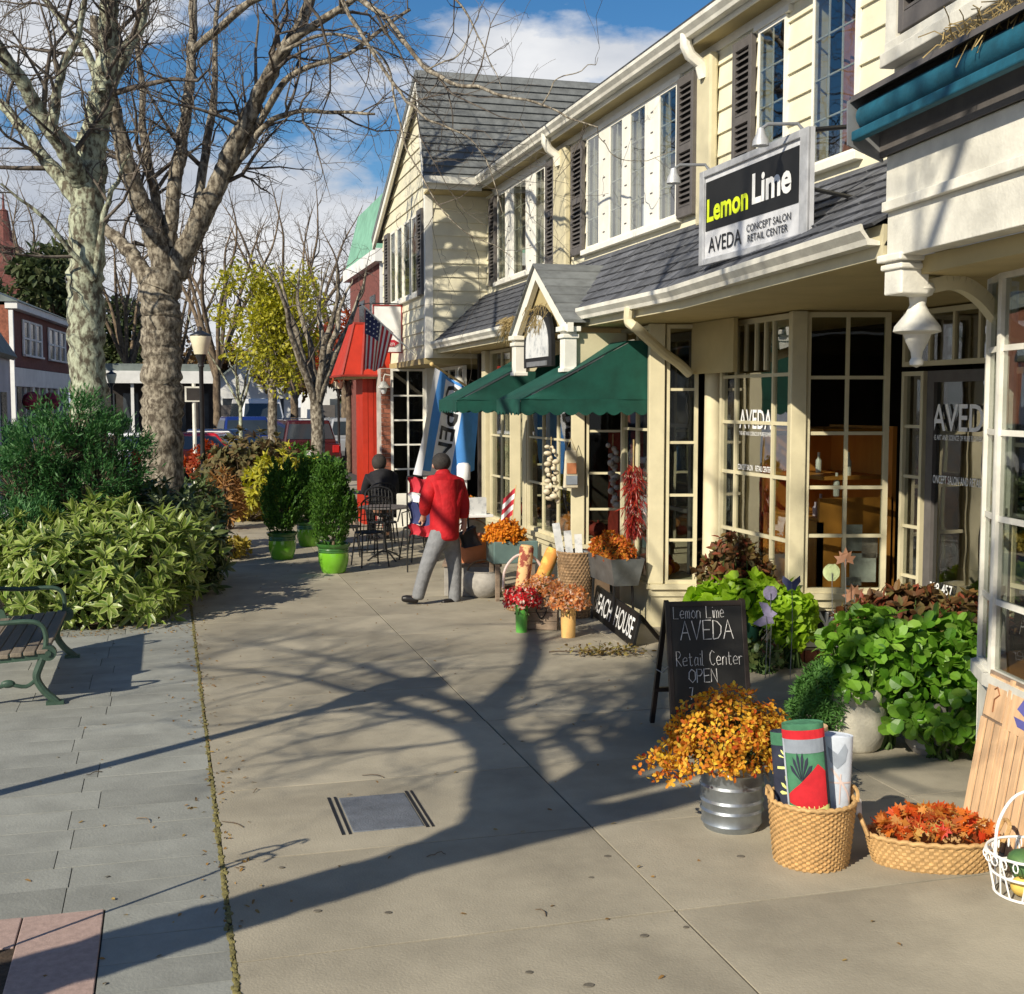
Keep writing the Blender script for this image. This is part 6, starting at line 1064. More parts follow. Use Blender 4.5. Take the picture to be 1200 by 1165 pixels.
for i,(dx,dy,z,r_,m_,lb) in enumerate(((-.05,-.03,.15,.085,'gourdgreen','dark green squash on top of the wire basket'),(-.03,-.06,.22,.05,'gourdtan','tan gourd lying on the green squash'),(-.07,-.04,.055,.055,'gourdyellow','striped yellow gourd at the bottom of the wire basket'),(.06,-.02,.08,.07,'gourdtan','tan gourd at the right of the wire basket'),(.03,.06,.10,.08,'gourdgreen','green squash at the back of the wire basket'))):
    b=MB(); b.lathe([(.001,-r_*.7)]+[(r_*math.sin(math.pi*t/8)*(1-.25*(t/8)**2),-r_*.72*math.cos(math.pi*t/8)) for t in range(1,8)]+[(.012,r_*.75),(.008,r_*1.05),(.001,r_*1.05)],16,(0,0,0)); o=b.build('gourd',m_); o.location=(x+.03+dx,y+dy,z); o.rotation_euler=(.9 if i in(1,2) else .2,.5,i); tag(o,lb,'gourd','gourds in the wire basket')
# leaning board sign
a=np.array(gnd(1127,962)); LBd=thing('leaning_board','pale wooden slatted board with a blue sailboat leaning by the bow window','board',(a[0]+.25,a[1],0)); rt_=np.array([-.2,-.98,0]); dep=np.array([FW[0],FW[1],0]); dep/=np.linalg.norm(dep); upv=np.array([0,0,1])*.97+np.array([.98,-.2,0])*.16; upv/=np.linalg.norm(upv); nrm_=np.cross(rt_,upv)
def LBp(s,n_,z): p=a+rt_*s+upv*z+nrm_*n_; return tuple(p)
Wd,Ht=.74,.80
b=MB(); b.fbox(LBp,0,Wd,-.02,.0,0,Ht); b.build('back_panel','crate',LBd,world=True)  # darker brown paints the shade in the grooves between slats
for i in range(9): s0=.012+i*(Wd-.02)/9; b=MB(); b.fbox(LBp,s0,s0+.054,.0005,.012,.0,Ht*.70); b.build('slat','woodpale',LBd,world=True,bevel=.002)
b=MB(); b.fbox(LBp,.03,.23,.0005,.012,Ht*.72,Ht*.98); b.build('label_block','woodpale',LBd,world=True); b=MB(); b.fbox(LBp,.29,.70,.0005,.012,Ht*.70,Ht*.98); b.build('picture_block','woodpale',LBd,world=True)
b=MB(); b.fbox(LBp,.245,.275,.0,.014,.0,Ht); b.build('stile','woodpale',LBd,world=True)
mat('sailblue',(.12,.12,.38),.7)
for poly in ([(.44,.66),(.44,.78),(.36,.68)],[(.46,.66),(.46,.76),(.55,.665)],[(.34,.64),(.56,.64),(.52,.60),(.39,.60)]): b=MB(); b.add([LBp(s,.0145,z) for s,z in poly],[tuple(reversed(range(len(poly))))]); b.build('sailboat_print','sailblue',LBd,world=True)
b=MB(); b.tube([LBp(.13,.015,Ht*.76),LBp(.125,.015,Ht*.84),LBp(.17,.015,Ht*.88),LBp(.135,.015,Ht*.92),LBp(.11,.015,Ht*.90)],.004,5); b.build('brand_mark','dried',LBd,world=True)
# planters and foliage by the salon
def mound(name,label,c,clumps,n,ln,wd,m,k=4,shape='disc',cat='plant',stem='stemgreen',nst=60): return shrub(name,label,c,clumps,n,k,ln,wd,m,cat,shape,.18,stem,zmin=.06,nst=nst)
x,y,_=gnd(1003,876); CP=thing('stone_planter','round cream stone planter beside the woven basket','planter',(x,y,0)); b=MB(); b.lathe([(.13,0),(.15,.02),(.175,.10),(.19,.24),(.185,.30),(.20,.32),(.215,.36),(.215,.40),(.195,.405),(.18,.36),(.001,.35)],30); b.build('planter_body','creampot',CP)
mound('leafy_plant','bright green round leaved plant in the cream planter',(x+.10,y),[(0,0,.60,.30,.22),(-.16,-.05,.46,.18,.13),(.22,.05,.55,.26,.2),(.05,.2,.64,.23,.16)],260,.08,.068,'plect')
mound('fine_fern','fine feathery green plant beside the orange blossoms',(x-.20,y+.05),[(0,0,.30,.17,.24),(.05,.05,.40,.13,.14),(-.08,0,.25,.13,.2)],900,.045,.010,'fern',7,'point',nst=6)
x2,y2=x+.42,y-.32; P2=thing('stone_planter','grey planter hidden under the large green mound by the board','planter',(x2,y2+.12,0)); b=MB(); b.lathe([(.13,0),(.17,.05),(.18,.30),(.20,.34),(.18,.34),(.001,.30)],24); b.build('planter_body','stone',P2)
mound('leafy_plant','large mound of round green leaves between planter and leaning board',(x2,y2),[(0,0,.36,.30,.24),(.16,.15,.52,.26,.22),(-.12,.1,.32,.24,.2),(.08,-.05,.22,.26,.14),(.20,.25,.62,.22,.18)],330,.085,.072,'plect')
for (px,py,dz,lb) in ((1060,735,.0,'dark red coleus in front of the salon door'),(1120,745,.0,'bronze coleus beside the bow window')):
    p=aty(px,py,7.5); t=mound('coleus',lb,(p[0],p[1]),[(0,0,p[2]+.05,.30,.20),(.18,.1,p[2]+.04,.24,.18),(-.2,.05,p[2],.24,.16)],300,.09,.055,'coleus',6,'point'); pt_=thing('stone_planter','dark planter under the '+lb,'planter',(p[0],p[1],0)); b=MB(); b.lathe([(.12,0),(.15,.05),(.17,.45),(.18,.5),(.001,.47)],20); b.build('planter_body','stone',pt_)
x,y=4.52,9.22; DG=thing('green_planter','dark green planter with trailing lime vine behind the chalkboard','planter',(x,y,0)); b=MB(); b.lathe([(.13,0),(.15,.03),(.19,.34),(.21,.40),(.215,.44),(.19,.44),(.001,.40)],24); b.build('planter_body','darkgreenpot',DG)
mound('lime_vine','bright lime sweet potato vine spilling over the dark green planter',(x,y),[(-.12,.05,.52,.22,.14),(.05,-.05,.55,.25,.16),(-.22,.1,.50,.18,.12),(.20,-.10,.44,.14,.14)],200,.10,.085,'limevine',4,'round')
mound('lime_vine','lime vine trailing down right of the dark green planter',(x+.33,y-.22),[(0,0,.48,.13,.16),(.04,-.02,.30,.10,.14),(.10,-.03,.42,.10,.10)],95,.095,.08,'limevine',4,'round')
mound('coleus','dark bronze coleus rising behind the lime vine',(x+.05,y+.25),[(0,0,.82,.20,.18),(.14,-.05,.72,.16,.14),(-.12,.05,.70,.16,.12)],170,.075,.05,'coleus',6,'point')
for (px,py,Y) in ((838,790,8.9),): p=gnd(872,800); mound('ground_cover','dark trailing plant at the foot of the dark green planter',(4.55,8.9),[(0,0,.10,.2,.10)],60,.06,.04,'rhododark')
# metal garden stakes
mat('stakebrown',(.33,.17,.10),.6,.25,9.); mat('stakeblue',(.10,.11,.22),.5,.3,9.); mat('stakeviolet',(.30,.27,.40),.5,.3,9.); mat('stakegreen',(.50,.58,.30),.5,.3,9.)
def stake(px,py,Y,shape,m_,sc,label,rot=0.):
    p=np.array(aty(px,py,Y)); t=thing('garden_stake',label,'garden stake',(p[0],p[1],0),group='metal garden stakes'); b=MB(); b.tube([(0,0,.02),(.01,.0,p[2]*.6),(0,0,p[2])],.003,5); b.build('rod','greymetal',t)
    k=len(shape); V=[]; cr,sr=math.cos(rot),math.sin(rot)
    for dn in (0,.004): V+=[tuple(np.array([0,0,p[2]])+RT*(a*cr-b_*sr)*sc+np.array([0,0,1])*(a*sr+b_*cr)*sc+dep*dn+dep*.25*sc*abs(a)) for a,b_ in shape]
    d=MB(); d.add(V,[tuple(range(k)),tuple(reversed(range(k,2*k)))]+[(i,(i+1)%k,k+(i+1)%k,k+i) for i in range(k)]); d.build('ornament',m_,t)
disc=[(.5*math.cos(t),.5*math.sin(t)*(1+.08*(i%2))) for i,t in enumerate(np.linspace(0,6.28,17)[:-1])]; wing=[(0,-.3),(.25,-.5),(.35,-.2),(.6,.1),(.55,.5),(.2,.25),(0,.1),(-.2,.25),(-.55,.5),(-.6,.1),(-.35,-.2),(-.25,-.5)]
stake(975,671,8.3,disc,'stakegreen',.13,'pale green round metal garden stake in front of the posters'); stake(991,655,8.25,ml,'stakebrown',.16,'brown metal leaf stake highest above the green plants'); stake(1001,697,8.3,ml,'stakebrown',.17,'brown metal maple leaf stake below the posters',.3); stake(928,684,8.5,wing,'stakeblue',.12,'dark blue metal butterfly stake beside the corner post'); stake(903,695,8.6,disc,'stakeviolet',.11,'violet round metal stake over the lime vine'); stake(898,722,8.6,wing,'stakeviolet',.16,'violet metal bird stake hanging over the lime vine',1.3)
# chalkboard A frame
AF=thing('chalkboard_sign','black A-frame chalkboard with white chalk writing behind the orange blossoms','chalkboard',(3.5,7.55,0))
bl,br_=np.array(gnd(795,885)),np.array(gnd(876,866)); r_=np.array([.985,-.12,0]); bl=np.array(gnd(788,876)); r_/=np.linalg.norm(r_); dp=np.array([-r_[1],r_[0],0]); uu=np.array([0,0,1])*.97+dp*.22; uu/=np.linalg.norm(uu); nn=np.cross(r_,uu); wd=.53
def AP(s,n_,z): return tuple(bl+r_*s+uu*z+nn*n_)
Hh=.91
b=MB(); b.fbox(AP,.03,wd-.03,-.012,.0,.10,Hh-.03); b.build('chalk_panel','black',AF,world=True)
mat('frameblk',(.02,.014,.012),.45,.3,7.)
for s0,s1,z0,z1 in ((0,.032,0,Hh),(wd-.032,wd,0,Hh),(.032,wd-.032,Hh-.035,Hh),(.032,wd-.032,.08,.115)): b=MB(); b.fbox(AP,s0,s1,-.022,.006,z0,z1); b.build('frame_rail','frameblk',AF,world=True,bevel=.003)
u2=np.array([0,0,1])*.94-dp*.34; u2/=np.linalg.norm(u2); top=bl+uu*Hh
for s in (0,wd-.032):
    b=MB(); b.beam(top+r_*(s+.016)-dp*-.02,tuple(np.array([*(bl+r_*(s+.016)+dp*.55)[:2],0.02])),.03,.03); b.build('rear_leg','frameblk',AF,world=True)
b=MB(); b.beam(tuple((top*.28+np.array([*(bl+dp*.55)[:2],0.02])*.72)),tuple((top*.28+np.array([*(bl+dp*.55)[:2],0.02])*.72)+r_*wd),.025,.03); b.build('rear_rail','frameblk',AF,world=True)
b=MB(); q0=bl+uu*Hh*.55; q1=(top*.45+np.array([*(bl+dp*.55)[:2],0.02])*.55); b.tube([q0,(q0+q1)/2-[0,0,.03],q1],.004,5); b.build('hinge_chain','greymetal',AF,world=True)
GL={'L':[[(0,1),(0,0),(.6,0)]],'e':[[(0,.3),(.5,.32),(.45,.52),(.25,.6),(.05,.45),(0,.25),(.15,.02),(.5,.08)]],'m':[[(0,0),(0,.55),(.15,.58),(.25,.45),(.25,0)],[(.25,.45),(.4,.58),(.5,.45),(.5,0)]],'o':[[(.25,.58),(.03,.4),(.05,.12),(.25,0),(.47,.15),(.45,.45),(.25,.58)]],'n':[[(0,0),(0,.55)],[(0,.42),(.2,.58),(.4,.48),(.42,0)]],'i':[[(0,0),(0,.55)],[(0,.75),(0,.80)]],'A':[[(0,0),(.3,1),(.6,0)],[(.12,.38),(.5,.38)]],'V':[[(0,1),(.3,0),(.6,1)]],'E':[[(.5,1),(0,1),(0,0),(.5,0)],[(0,.5),(.4,.5)]],'D':[[(0,0),(0,1),(.3,.92),(.52,.65),(.5,.3),(.3,.06),(0,0)]],'R':[[(0,0),(0,1),(.35,.95),(.48,.75),(.3,.55),(0,.5),(.5,0)]],'t':[[(.15,.85),(.15,.1),(.3,0),(.4,.08)],[(0,.58),(.36,.58)]],'a':[[(.45,.5),(.2,.58),(.02,.3),(.12,.02),(.42,.15),(.45,.55),(.45,.05),(.55,0)]],'l':[[(0,1),(0,.08),(.12,0)]],'C':[[(.55,.85),(.3,1),(.06,.75),(0,.4),(.15,.06),(.4,0),(.58,.15)]],'r':[[(0,0),(0,.55)],[(0,.4),(.15,.56),(.35,.52)]],'O':[[(.3,1),(.05,.75),(.02,.3),(.3,0),(.58,.25),(.58,.75),(.3,1)]],'P':[[(0,0),(0,1),(.4,.95),(.48,.72),(.32,.5),(0,.48)]],'N':[[(0,0),(0,1),(.5,0),(.5,1)]],'7':[[(0,1),(.5,1),(.2,0)]],' ':[]}
def chalk_line(txt,s0,z,h,r0=.0026,sp=.12,wsc=.62):
    d=MB(); s=s0
    for c in txt:
        mx=0
        for st_ in GL[c]:
            pts=[AP(s+a*h*wsc+rng.normal()*.001,.003,z+b_*h+rng.normal()*.001) for a,b_ in st_]; mx=max(mx,max(a for a,_ in st_)); d.tube(pts,r0,4,True,False)
        s+=(mx if c!=' ' else .35)*h*wsc+sp*h
    o=d.build('chalk_writing','chalk',AF,world=True); return o
chalk_line('Lemon Lime',.05,.80,.085,.0022,.13,.62); chalk_line('AVEDA',.09,.665,.12,.0036,.12,.85); chalk_line('Retail Center',.055,.50,.095,.0022,.12,.60); chalk_line('OPEN',.13,.395,.085,.003,.14,.85); chalk_line('7',.13,.29,.075,.003)
# long BEACH HOUSE board
HB=thing('house_sign','long black board lettered BEACH HOUSE in white leaning at the gift shop','sign',(4.0,10.95,0)); h0,h1=np.array([4.13,11.85,0.]),np.array([3.90,10.08,0.]); hr=h1-h0; hl=np.linalg.norm(hr); hr/=hl; hu=np.array([.25,.03,.97]); hu/=np.linalg.norm(hu); hn=np.cross(hr,hu)
def HP(s,n_,z): return tuple(h0+hr*s+hu*z+hn*n_)
b=MB(); b.fbox(HP,0,hl,-.03,0,0,.30); b.build('board','black',HB,world=True,bevel=.004)
text_on(HB,'HOUSE',HP(hl*.555,0,.06),hr,hu,hl*.40,.19,'white',.003,.012); text_on(HB,'BEACH',HP(hl*.05,0,.06),hr,hu,hl*.42,.19,'white',.003,.012)
b=MB(); b.beam(HP(hl-.05,-.03,.28),(h1[0]+.32,h1[1]+.1,.02),.03,.03); b.build('prop','frameblk',HB,world=True)
# dried branch bundle on the ground
x,y,_=gnd(705,768); DB=thing('dried_branch','dried leafy branch lying on the concrete before the black board','branch',(x,y,.02),-.2); br=[smoothpath([(-.45,.02,.01),(-.1,.0,.02),(.4,-.03,.02)],[.008,.006,.003],4,.005)]; grow(br,br[0][0],br[0][1],0,16,.16,.8,.1); branch_mesh('twigs',br,'barkbrown',DB); leafmat('dryleaf',[(.16,.15,.05),(.26,.22,.07),(.20,.13,.05),(.30,.20,.06)],.8,.2); n=230; p=np.stack([rng.normal(size=n)*.17+.05,rng.normal(size=n)*.06,np.abs(rng.normal(size=n))*.03+.005],1); o=leaves('dry_leaves',p,rng.normal(size=(n,3))*[1,1,.3],.05,.022,'dryleaf',DB,'point'); o['kind']='stuff'
# vases and crate
def vase(px,py,r_,h,m_,label,fl,flab,fr,fz,fm,sz,n,taper=.9,bands=True):
    x,y,_=gnd(px,py); y+=.06; x+=.01; t=thing('vase',label,'vase',(x,y,0)); b=MB(); pr=[(r_*taper,0),(r_*taper,.01)]+[(r_*(taper+(1-taper)*i/8)*(1+(.012*(i%2) if bands else 0)),h*i/8) for i in range(1,9)]+[(r_*.9,h),(r_*.88,h*.9),(.001,h*.85)]; b.lathe(pr,24); b.build('vase_body',m_,t); petals(fl,flab,'flowers',(x,y,h-.02),(fr,fr,fz),n,fm,sz,5,.1)
vase(612,742,.062,.29,'greenglaze','tall green vase of red and white flowers','flower_bunch','red and white flowers in the tall green vase',.17,.17,'redflower',.030,170,.85,False); vase(667,748,.072,.33,'bamboo','tan bamboo vase of orange paper lantern flowers','flower_bunch','orange paper lantern flowers in the bamboo vase',.20,.17,'lantern',.034,150)
x,y,_=gnd(640,738); CR=thing('wooden_crate','weathered grey wooden crate between the green and bamboo vases','crate',(x,y+.12,0),-YAW-.1)
for i in range(4): b=MB(); b.cbox((0,-.14,.045+i*.084),(.30,.02,.08)); b.build('front_board','crate',CR,bevel=.003); b=MB(); b.cbox((.14,0,.045+i*.084),(.02,.26,.08)); b.build('side_board','crate',CR,bevel=.003); b=MB(); b.cbox((-.14,0,.045+i*.084),(.02,.26,.08)); b.build('side_board','crate',CR,bevel=.003)
b=MB(); b.cbox((0,.14,.17),(.30,.02,.33)); b.build('back_board','crate',CR); b=MB(); b.cbox((0,0,.01),(.26,.26,.015)); b.build('bottom_board','crate',CR); b=MB(); b.tube(smoothpath([(-.05,-.155,.19),(0,-.157,.11),(.05,-.155,.19),(.03,-.155,.22),(0,-.155,.20),(-.03,-.155,.22),(-.05,-.155,.19)],[.006]*7,4)[0],.006,5); b.build('metal_heart','blackmetal',CR)
petals('flower_bunch','pale orange dried flowers standing in the weathered crate','flowers',(x,y+.12,.34),(.22,.2,.16),150,'lantern',.032,5,.1)
# tall rough basket with tall signs
x,y=3.93,11.72; TB=thing('tall_basket','tall tapered woven basket holding narrow printed boards','basket',(x,y,0)); woven(TB,.185,.13,.66,'wickerdk',1,1,30,22)
for i,(dx,dy,h,tl) in enumerate(((-.06,0,.92,-.16),(-.02,-.05,.84,-.10),(.05,-.04,.80,-.05))):
    o=MB(); o.cbox((0,0,h/2),(.075,.012,h)); q=o.build('printed_board','signfaded'); q.location=(x+dx,y+dy,.04); q.rotation_euler=(0,tl,-YAW); tag(q,['leftmost and tallest narrow printed board in the tall basket','middle narrow printed board in the tall basket','shortest narrow printed board in the tall basket'][i],'board','narrow printed boards in the tall basket')
# window box on a stand by bay A
x,y=4.16,11.28; GB=thing('metal_planter','grey metal planter box of rust chrysanthemums beside the corner bay','planter',(x,y,0)); b=MB(); b.add([(-.12,-.38,.42),(.12,-.38,.42),(.12,.38,.42),(-.12,.38,.42),(-.17,-.42,.68),(.17,-.42,.68),(.17,.42,.68),(-.17,.42,.68)],[(0,3,2,1),(0,1,5,4),(1,2,6,5),(2,3,7,6),(3,0,4,7)]); b.cbox((0,0,.64),(.28,.76,.01)); b.build('planter_box','galv',GB)
for sx in (-.09,.09):
    for sy in (-.3,.3): b=MB(); b.tube([(sx,sy,.42),(sx*1.2,sy,.0)],.014,6); b.build('leg','blackmetal',GB)
petals('flower_bunch','rust and orange chrysanthemums in the grey metal planter','flowers',(x,y,.68),(.17,.40,.20),330,'mumrust',.030,6,.1,leafm='rhododark')
# goods farther along
x,y=3.30,13.5; b=MB(); b.cbox((0,0,.17),(.62,.5,.34)); t=thing('display_crate','pale display crate under the terracotta bucket','crate',(x,y,0),-YAW); b.build('crate_body','stone',t,bevel=.01); b=MB(); b.cbox((0,0,.35),(.66,.54,.03)); b.build('crate_top','crate',t)
TP=thing('terracotta_bucket','terracotta bucket with looped handle on the display crate','bucket',(x-.02,y-.05,.365)); b=MB(); b.lathe([(.15,0),(.155,.01),(.185,.26),(.195,.27),(.195,.31),(.18,.31),(.17,.26),(.001,.24)],26); b.build('bucket_body','terracotta',TP); b=MB(); b.tube(smoothpath([(-.19,0,.30),(-.15,0,.42),(0,0,.48),(.15,0,.42),(.19,0,.30)],[.008]*5,4)[0],.008,6); b.build('handle','wickerdk',TP)
x2,y2,_=gnd(568,700); BP=thing('bellied_basket','round bellied pale basket on the pavement behind the walking man','basket',(x2,y2+.05,0)); b=MB(); b.lathe([(.12,0),(.19,.05),(.23,.13),(.225,.22),(.19,.28),(.195,.30),(.17,.29),(.19,.2),(.001,.12)],28); b.build('basket_body','stone',BP); b=MB(); b.tube(smoothpath([(-.19,0,.29),(-.14,0,.37),(0,0,.41),(.14,0,.37),(.19,0,.29)],[.008]*5,4)[0],.009,6); b.build('handle','wickerdk',BP)
RB=thing('hoop_basket','hooped basket with two patterned bolsters behind the red flowers','basket',(3.55,12.3,0)); woven(RB,.22,.17,.22,'wickerdk',1,1,26,10); b=MB(); b.tube(smoothpath([(-.22,0,.2),(-.20,0,.42),(-.08,0,.56),(.08,0,.56),(.20,0,.42),(.22,0,.2)],[.012]*6,5)[0],.014,7); b.build('handle','rugblush',RB)
mat('bolsterA',(.70,.42,.20),.9,.0,14.,col2=(.25,.06,.04),thr=(.48,.56)); mat('bolsterB',(.70,.30,.07),.9,0,12.,col2=(.60,.48,.12),thr=(.5,.6))
for dx,tl,m_,lb in ((-.03,.12,'bolsterA','tan bolster with dark floral print standing in the hooped basket'),(.10,.42,'bolsterB','orange bolster with yellow print tilted in the hooped basket')):
    b=MB(); b.lathe([(.001,0),(.065,.005),(.075,.03),(.075,.55),(.06,.575),(.001,.58)],18); o=b.build('bolster',m_); o.location=(3.55+dx,12.3,.10); o.rotation_euler=(0,tl,0); tag(o,lb,'bolster','bolsters in the hooped basket')
x,y=3.62,13.0; t=thing('display_trough','grey green trough of orange chrysanthemums in front of the far bay','trough',(x,y,0)); b=MB(); b.cbox((0,0,.53),(.50,.34,.24)); b.build('trough_body','tealglass',t,bevel=.01); 
for sx in (-.2,.2):
    for sy in (-.13,.13): b=MB(); b.cbox((sx,sy,.21),(.04,.04,.42)); b.build('leg','crate',t)
petals('flower_bunch','bright orange chrysanthemums in the grey green trough','flowers',(x-.08,y,.66),(.23,.18,.20),330,'mumorange',.034,6,.1,leafm='rhododark')
x,y=3.45,14.3; t=thing('stone_planter','grey bowl planter on a pedestal with yellow pansies','planter',(x,y,0)); b=MB(); b.lathe([(.13,0),(.12,.05),(.07,.1),(.07,.45),(.15,.52),(.20,.65),(.20,.78),(.18,.78),(.001,.7)],24); b.build('planter_body','stone',t); petals('flower_bunch','yellow and red pansies in the pedestal bowl','flowers',(x,y,.80),(.18,.18,.22),150,'mum',.036,5,.1,leafm='rhododark')
b=MB(); b.lathe([(.10,0),(.11,.02),(.08,.12),(.06,.26),(.05,.3),(.001,.28)],16,(3.86,12.2,.0)); tag(b.build('teal_vase','tealglass'),'teal glass vase beside the weathered crate','vase')
x,y,_=gnd(546,690); PS=thing('display_stand','white post display stand with small shelf beside the walking man','stand',(x,y+.1,0)); b=MB(); b.cbox((0,0,.03),(.34,.34,.06)); b.build('base','white',PS,bevel=.01); b=MB(); b.cbox((0,0,.66),(.07,.07,1.2)); b.build('post','white',PS,bevel=.006); b=MB(); b.lathe([(.075,1.26),(.08,1.28),(.08,1.42),(.06,1.45),(.001,1.46)],16); b.build('cap','white',PS); b=MB(); b.cbox((.12,0,.84),(.42,.22,.03)); b.build('shelf','white',PS,bevel=.004)
b=MB(); b.cbox((.16,0,.95),(.2,.1,.2)); b.build('shelf_box','signfaded',PS)
# hanging strings on the posts
def string_of(name,label,cat,x,y,z0,z1,items,m_,shape):
    t=thing(name,label,cat,(x,y,z0)); n=items
    b=MB(); b.tube([(0,0,0),(0,0,z1-z0+.1)],.005,5); b.build('cord','straw',t)
    for i in range(n):
        a=i*2.4; r_=.045 if shape!='stone' else .03; z=(z1-z0)*(i+.5)/n; d=MB(); s=.05+.015*rng.random(); d.ball((r_*1.2*math.cos(a)+rng.normal()*.012,r_*math.sin(a)-.03,z),s*(.5+.35*rng.random()),9,7,1+.2*rng.normal(),1,.8); d.build({'garlic':'gourd_bead','stone':'stone_bead'}[shape],m_,t)
mat('garlic',(.70,.64,.50),.6,.15,10.,col2=(.5,.42,.28)); mat('stonebead',(.30,.27,.24),.7,.3,12.)
p=atx(650,600,4.36); string_of('gourd_string','string of pale round gourds hanging on the far bay post','garland',4.24,13.55,1.02,1.66,26,'garlic','garlic'); string_of('stone_string','string of grey stone beads hanging between the bays','garland',4.55,12.35,1.05,1.72,18,'stonebead','stone')
BG=thing('printed_bag','small printed burlap bag hanging on the far bay post','bag',(4.30,13.12,1.2)); b=MB(); b.add([(-.05,-.03,0),(.12,-.03,0),(.12,.03,0),(-.05,.03,0),(-.03,-.02,.42),(.10,-.02,.42),(.10,.02,.42),(-.03,.02,.42)],[(0,3,2,1),(4,5,6,7),(0,1,5,4),(1,2,6,5),(2,3,7,6),(3,0,4,7)]); b.build('bag_body','garlic',BG,bevel=.012); b=MB(); b.cbox((.035,-.033,.22),(.11,.004,.12)); b.build('bag_print','mumpatch' if 'mumpatch' in MATS else 'terracotta',BG); b=MB(); b.cbox((.035,-.036,.09),(.13,.004,.10)); b.build('bag_print','ruggrey',BG); b=MB(); b.tube([(-.02,0,.42),(.035,0,.56),(.09,0,.42)],.004,5); b.build('loop','straw',BG)
CS=thing('chili_string','string of dried red chili peppers hanging on the near bay post','garland',(4.30,11.10,.85)); n=620; z=.05+rng.random(n)*.66; P=np.stack([rng.normal(size=n)*.035,rng.normal(size=n)*.045,z],1); D=np.stack([rng.normal(size=n)*.8,rng.normal(size=n)*.8-.2,-1.1+rng.normal(size=n)*.3],1); leafmat('chili',[(.16,.008,.008),(.30,.015,.012),(.36,.04,.015),(.10,.006,.006)],.35,.1,.5); leaves('chili_peppers',P,D,.12,.013,'chili',CS,'point',None,.15,fold=.6); o=CS.children[0]; o['kind']='stuff'; b=MB(); b.tube([(0,0,0),(0,0,.95)],.008,5); b.build('cord','straw',CS)
# bunting by the man: small hanging flag cloth, and small flag in the window box
SF=thing('small_flag','small stars and stripes flag stuck in the orange chrysanthemum trough','flag',(3.62,13.05,.7)); b=MB(); b.tube([(0,0,0),(.06,0,.55)],.005,5); b.build('stick','polewood',SF)
for i in range(5): b=MB(); b.grid(lambda u,v:(.0+.02*u-.16*u*0+.03+.03*v,.0+.02*math.sin(u*5),.12+.07*i+.07*v) if False else (.02+.035*(i+v)/5-.14*u,.015*math.sin(u*6),.22+.06*(i+v)+.08*u*0-.12*u),5,1); b.build('flag_stripe',['flagred','flagwhite'][i%2],SF)
TF=thing('bunting_flag','red white and blue bunting cloth hanging behind the walking man','flag',(3.25,15.4,.6)); bt=np.array(aty(497,560,15.4)); 
for i,(m_,z0,z1) in enumerate((('flagred',.42,.62),('flagwhite',.30,.42),('flagnavy',.02,.30),('flagred',-.12,.02))): b=MB(); b.grid(lambda u,v:(bt[0]-.20+.36*u+.03*math.sin(v*4),bt[1]+.03*math.sin(u*14),bt[2]-.62+z0+(z1-z0)*v+.02*math.sin(u*8)),12,3); b.build('cloth_band',m_,TF,world=True)
b=MB(); b.tube([(bt[0]-.22,bt[1],bt[2]+.02),(bt[0]+.18,bt[1],bt[2]+.02)],.01,6); b.tube([(bt[0]-.22,bt[1],bt[2]+.02),(bt[0]-.22,bt[1],0)],.01,6); b.build('stand','blackmetal',TF,world=True)
# ------------------------------------------------------------ people
def skin(name,V,E,m_,parent,sub=2,root=None,smooth=True):
    names=list(V); me=bpy.data.meshes.new(name); me.from_pydata([tuple(V[k][0]) for k in names],[(names.index(a),names.index(b)) for a,b in E],[]); o=bpy.data.objects.new(name,me); COL.objects.link(o)
    sm=o.modifiers.new('skin','SKIN'); sm.use_smooth_shade=True
    if not me.skin_vertices: 
        bm=bmesh.new(); bm.from_mesh(me); bm.verts.layers.skin.verify(); bm.to_mesh(me); bm.free()
    for i,k in enumerate(names):
        r_=V[k][1]; me.skin_vertices[0].data[i].radius=(r_,r_) if not hasattr(r_,'__len__') else r_; me.skin_vertices[0].data[i].use_root=(k==(root or names[0]))
    sb=o.modifiers.new('sub','SUBSURF'); sb.levels=sub; sb.render_levels=sub
    dg=bpy.context.evaluated_depsgraph_get(); dg.update(); m2=bpy.data.meshes.new_from_object(o.evaluated_get(dg)); bpy.data.objects.remove(o); bpy.data.meshes.remove(me)
    off=worldloc(parent); m2.transform(Matrix.Translation(-off)); m2.polygons.foreach_set('use_smooth',[True]*len(m2.polygons)); m2.materials.clear(); m2.materials.append(MATS[m_]); m2.name=name
    q=bpy.data.objects.new(name,m2); COL.objects.link(q); q.parent=parent; return q
mat('skintone',(.50,.28,.19),.55,.08,20.); mat('hairgrey',(.045,.038,.034),.8,.35,60.,.5,120); mat('redjacket',(.46,.008,.014),.75,.25,6.,.8,22); mat('greytrouser',(.21,.215,.225),.85,.18,14.,.7,26); mat('shoeblack',(.015,.013,.013),.4,.2,9.); mat('darkcoat',(.014,.014,.018),.85,.3,8.,.5,25); mat('bagblack',(.012,.012,.014),.7,.2,9.,.4,30)
def Pm(px,py,d=0.): return np.array(aty(px,py,12.95+d))
MN=thing('person','person in red jacket and grey trousers walking away past the flower stand','person',tuple(np.array(gnd(506,707))*[1,1,0]))
hd=Pm(517,546)
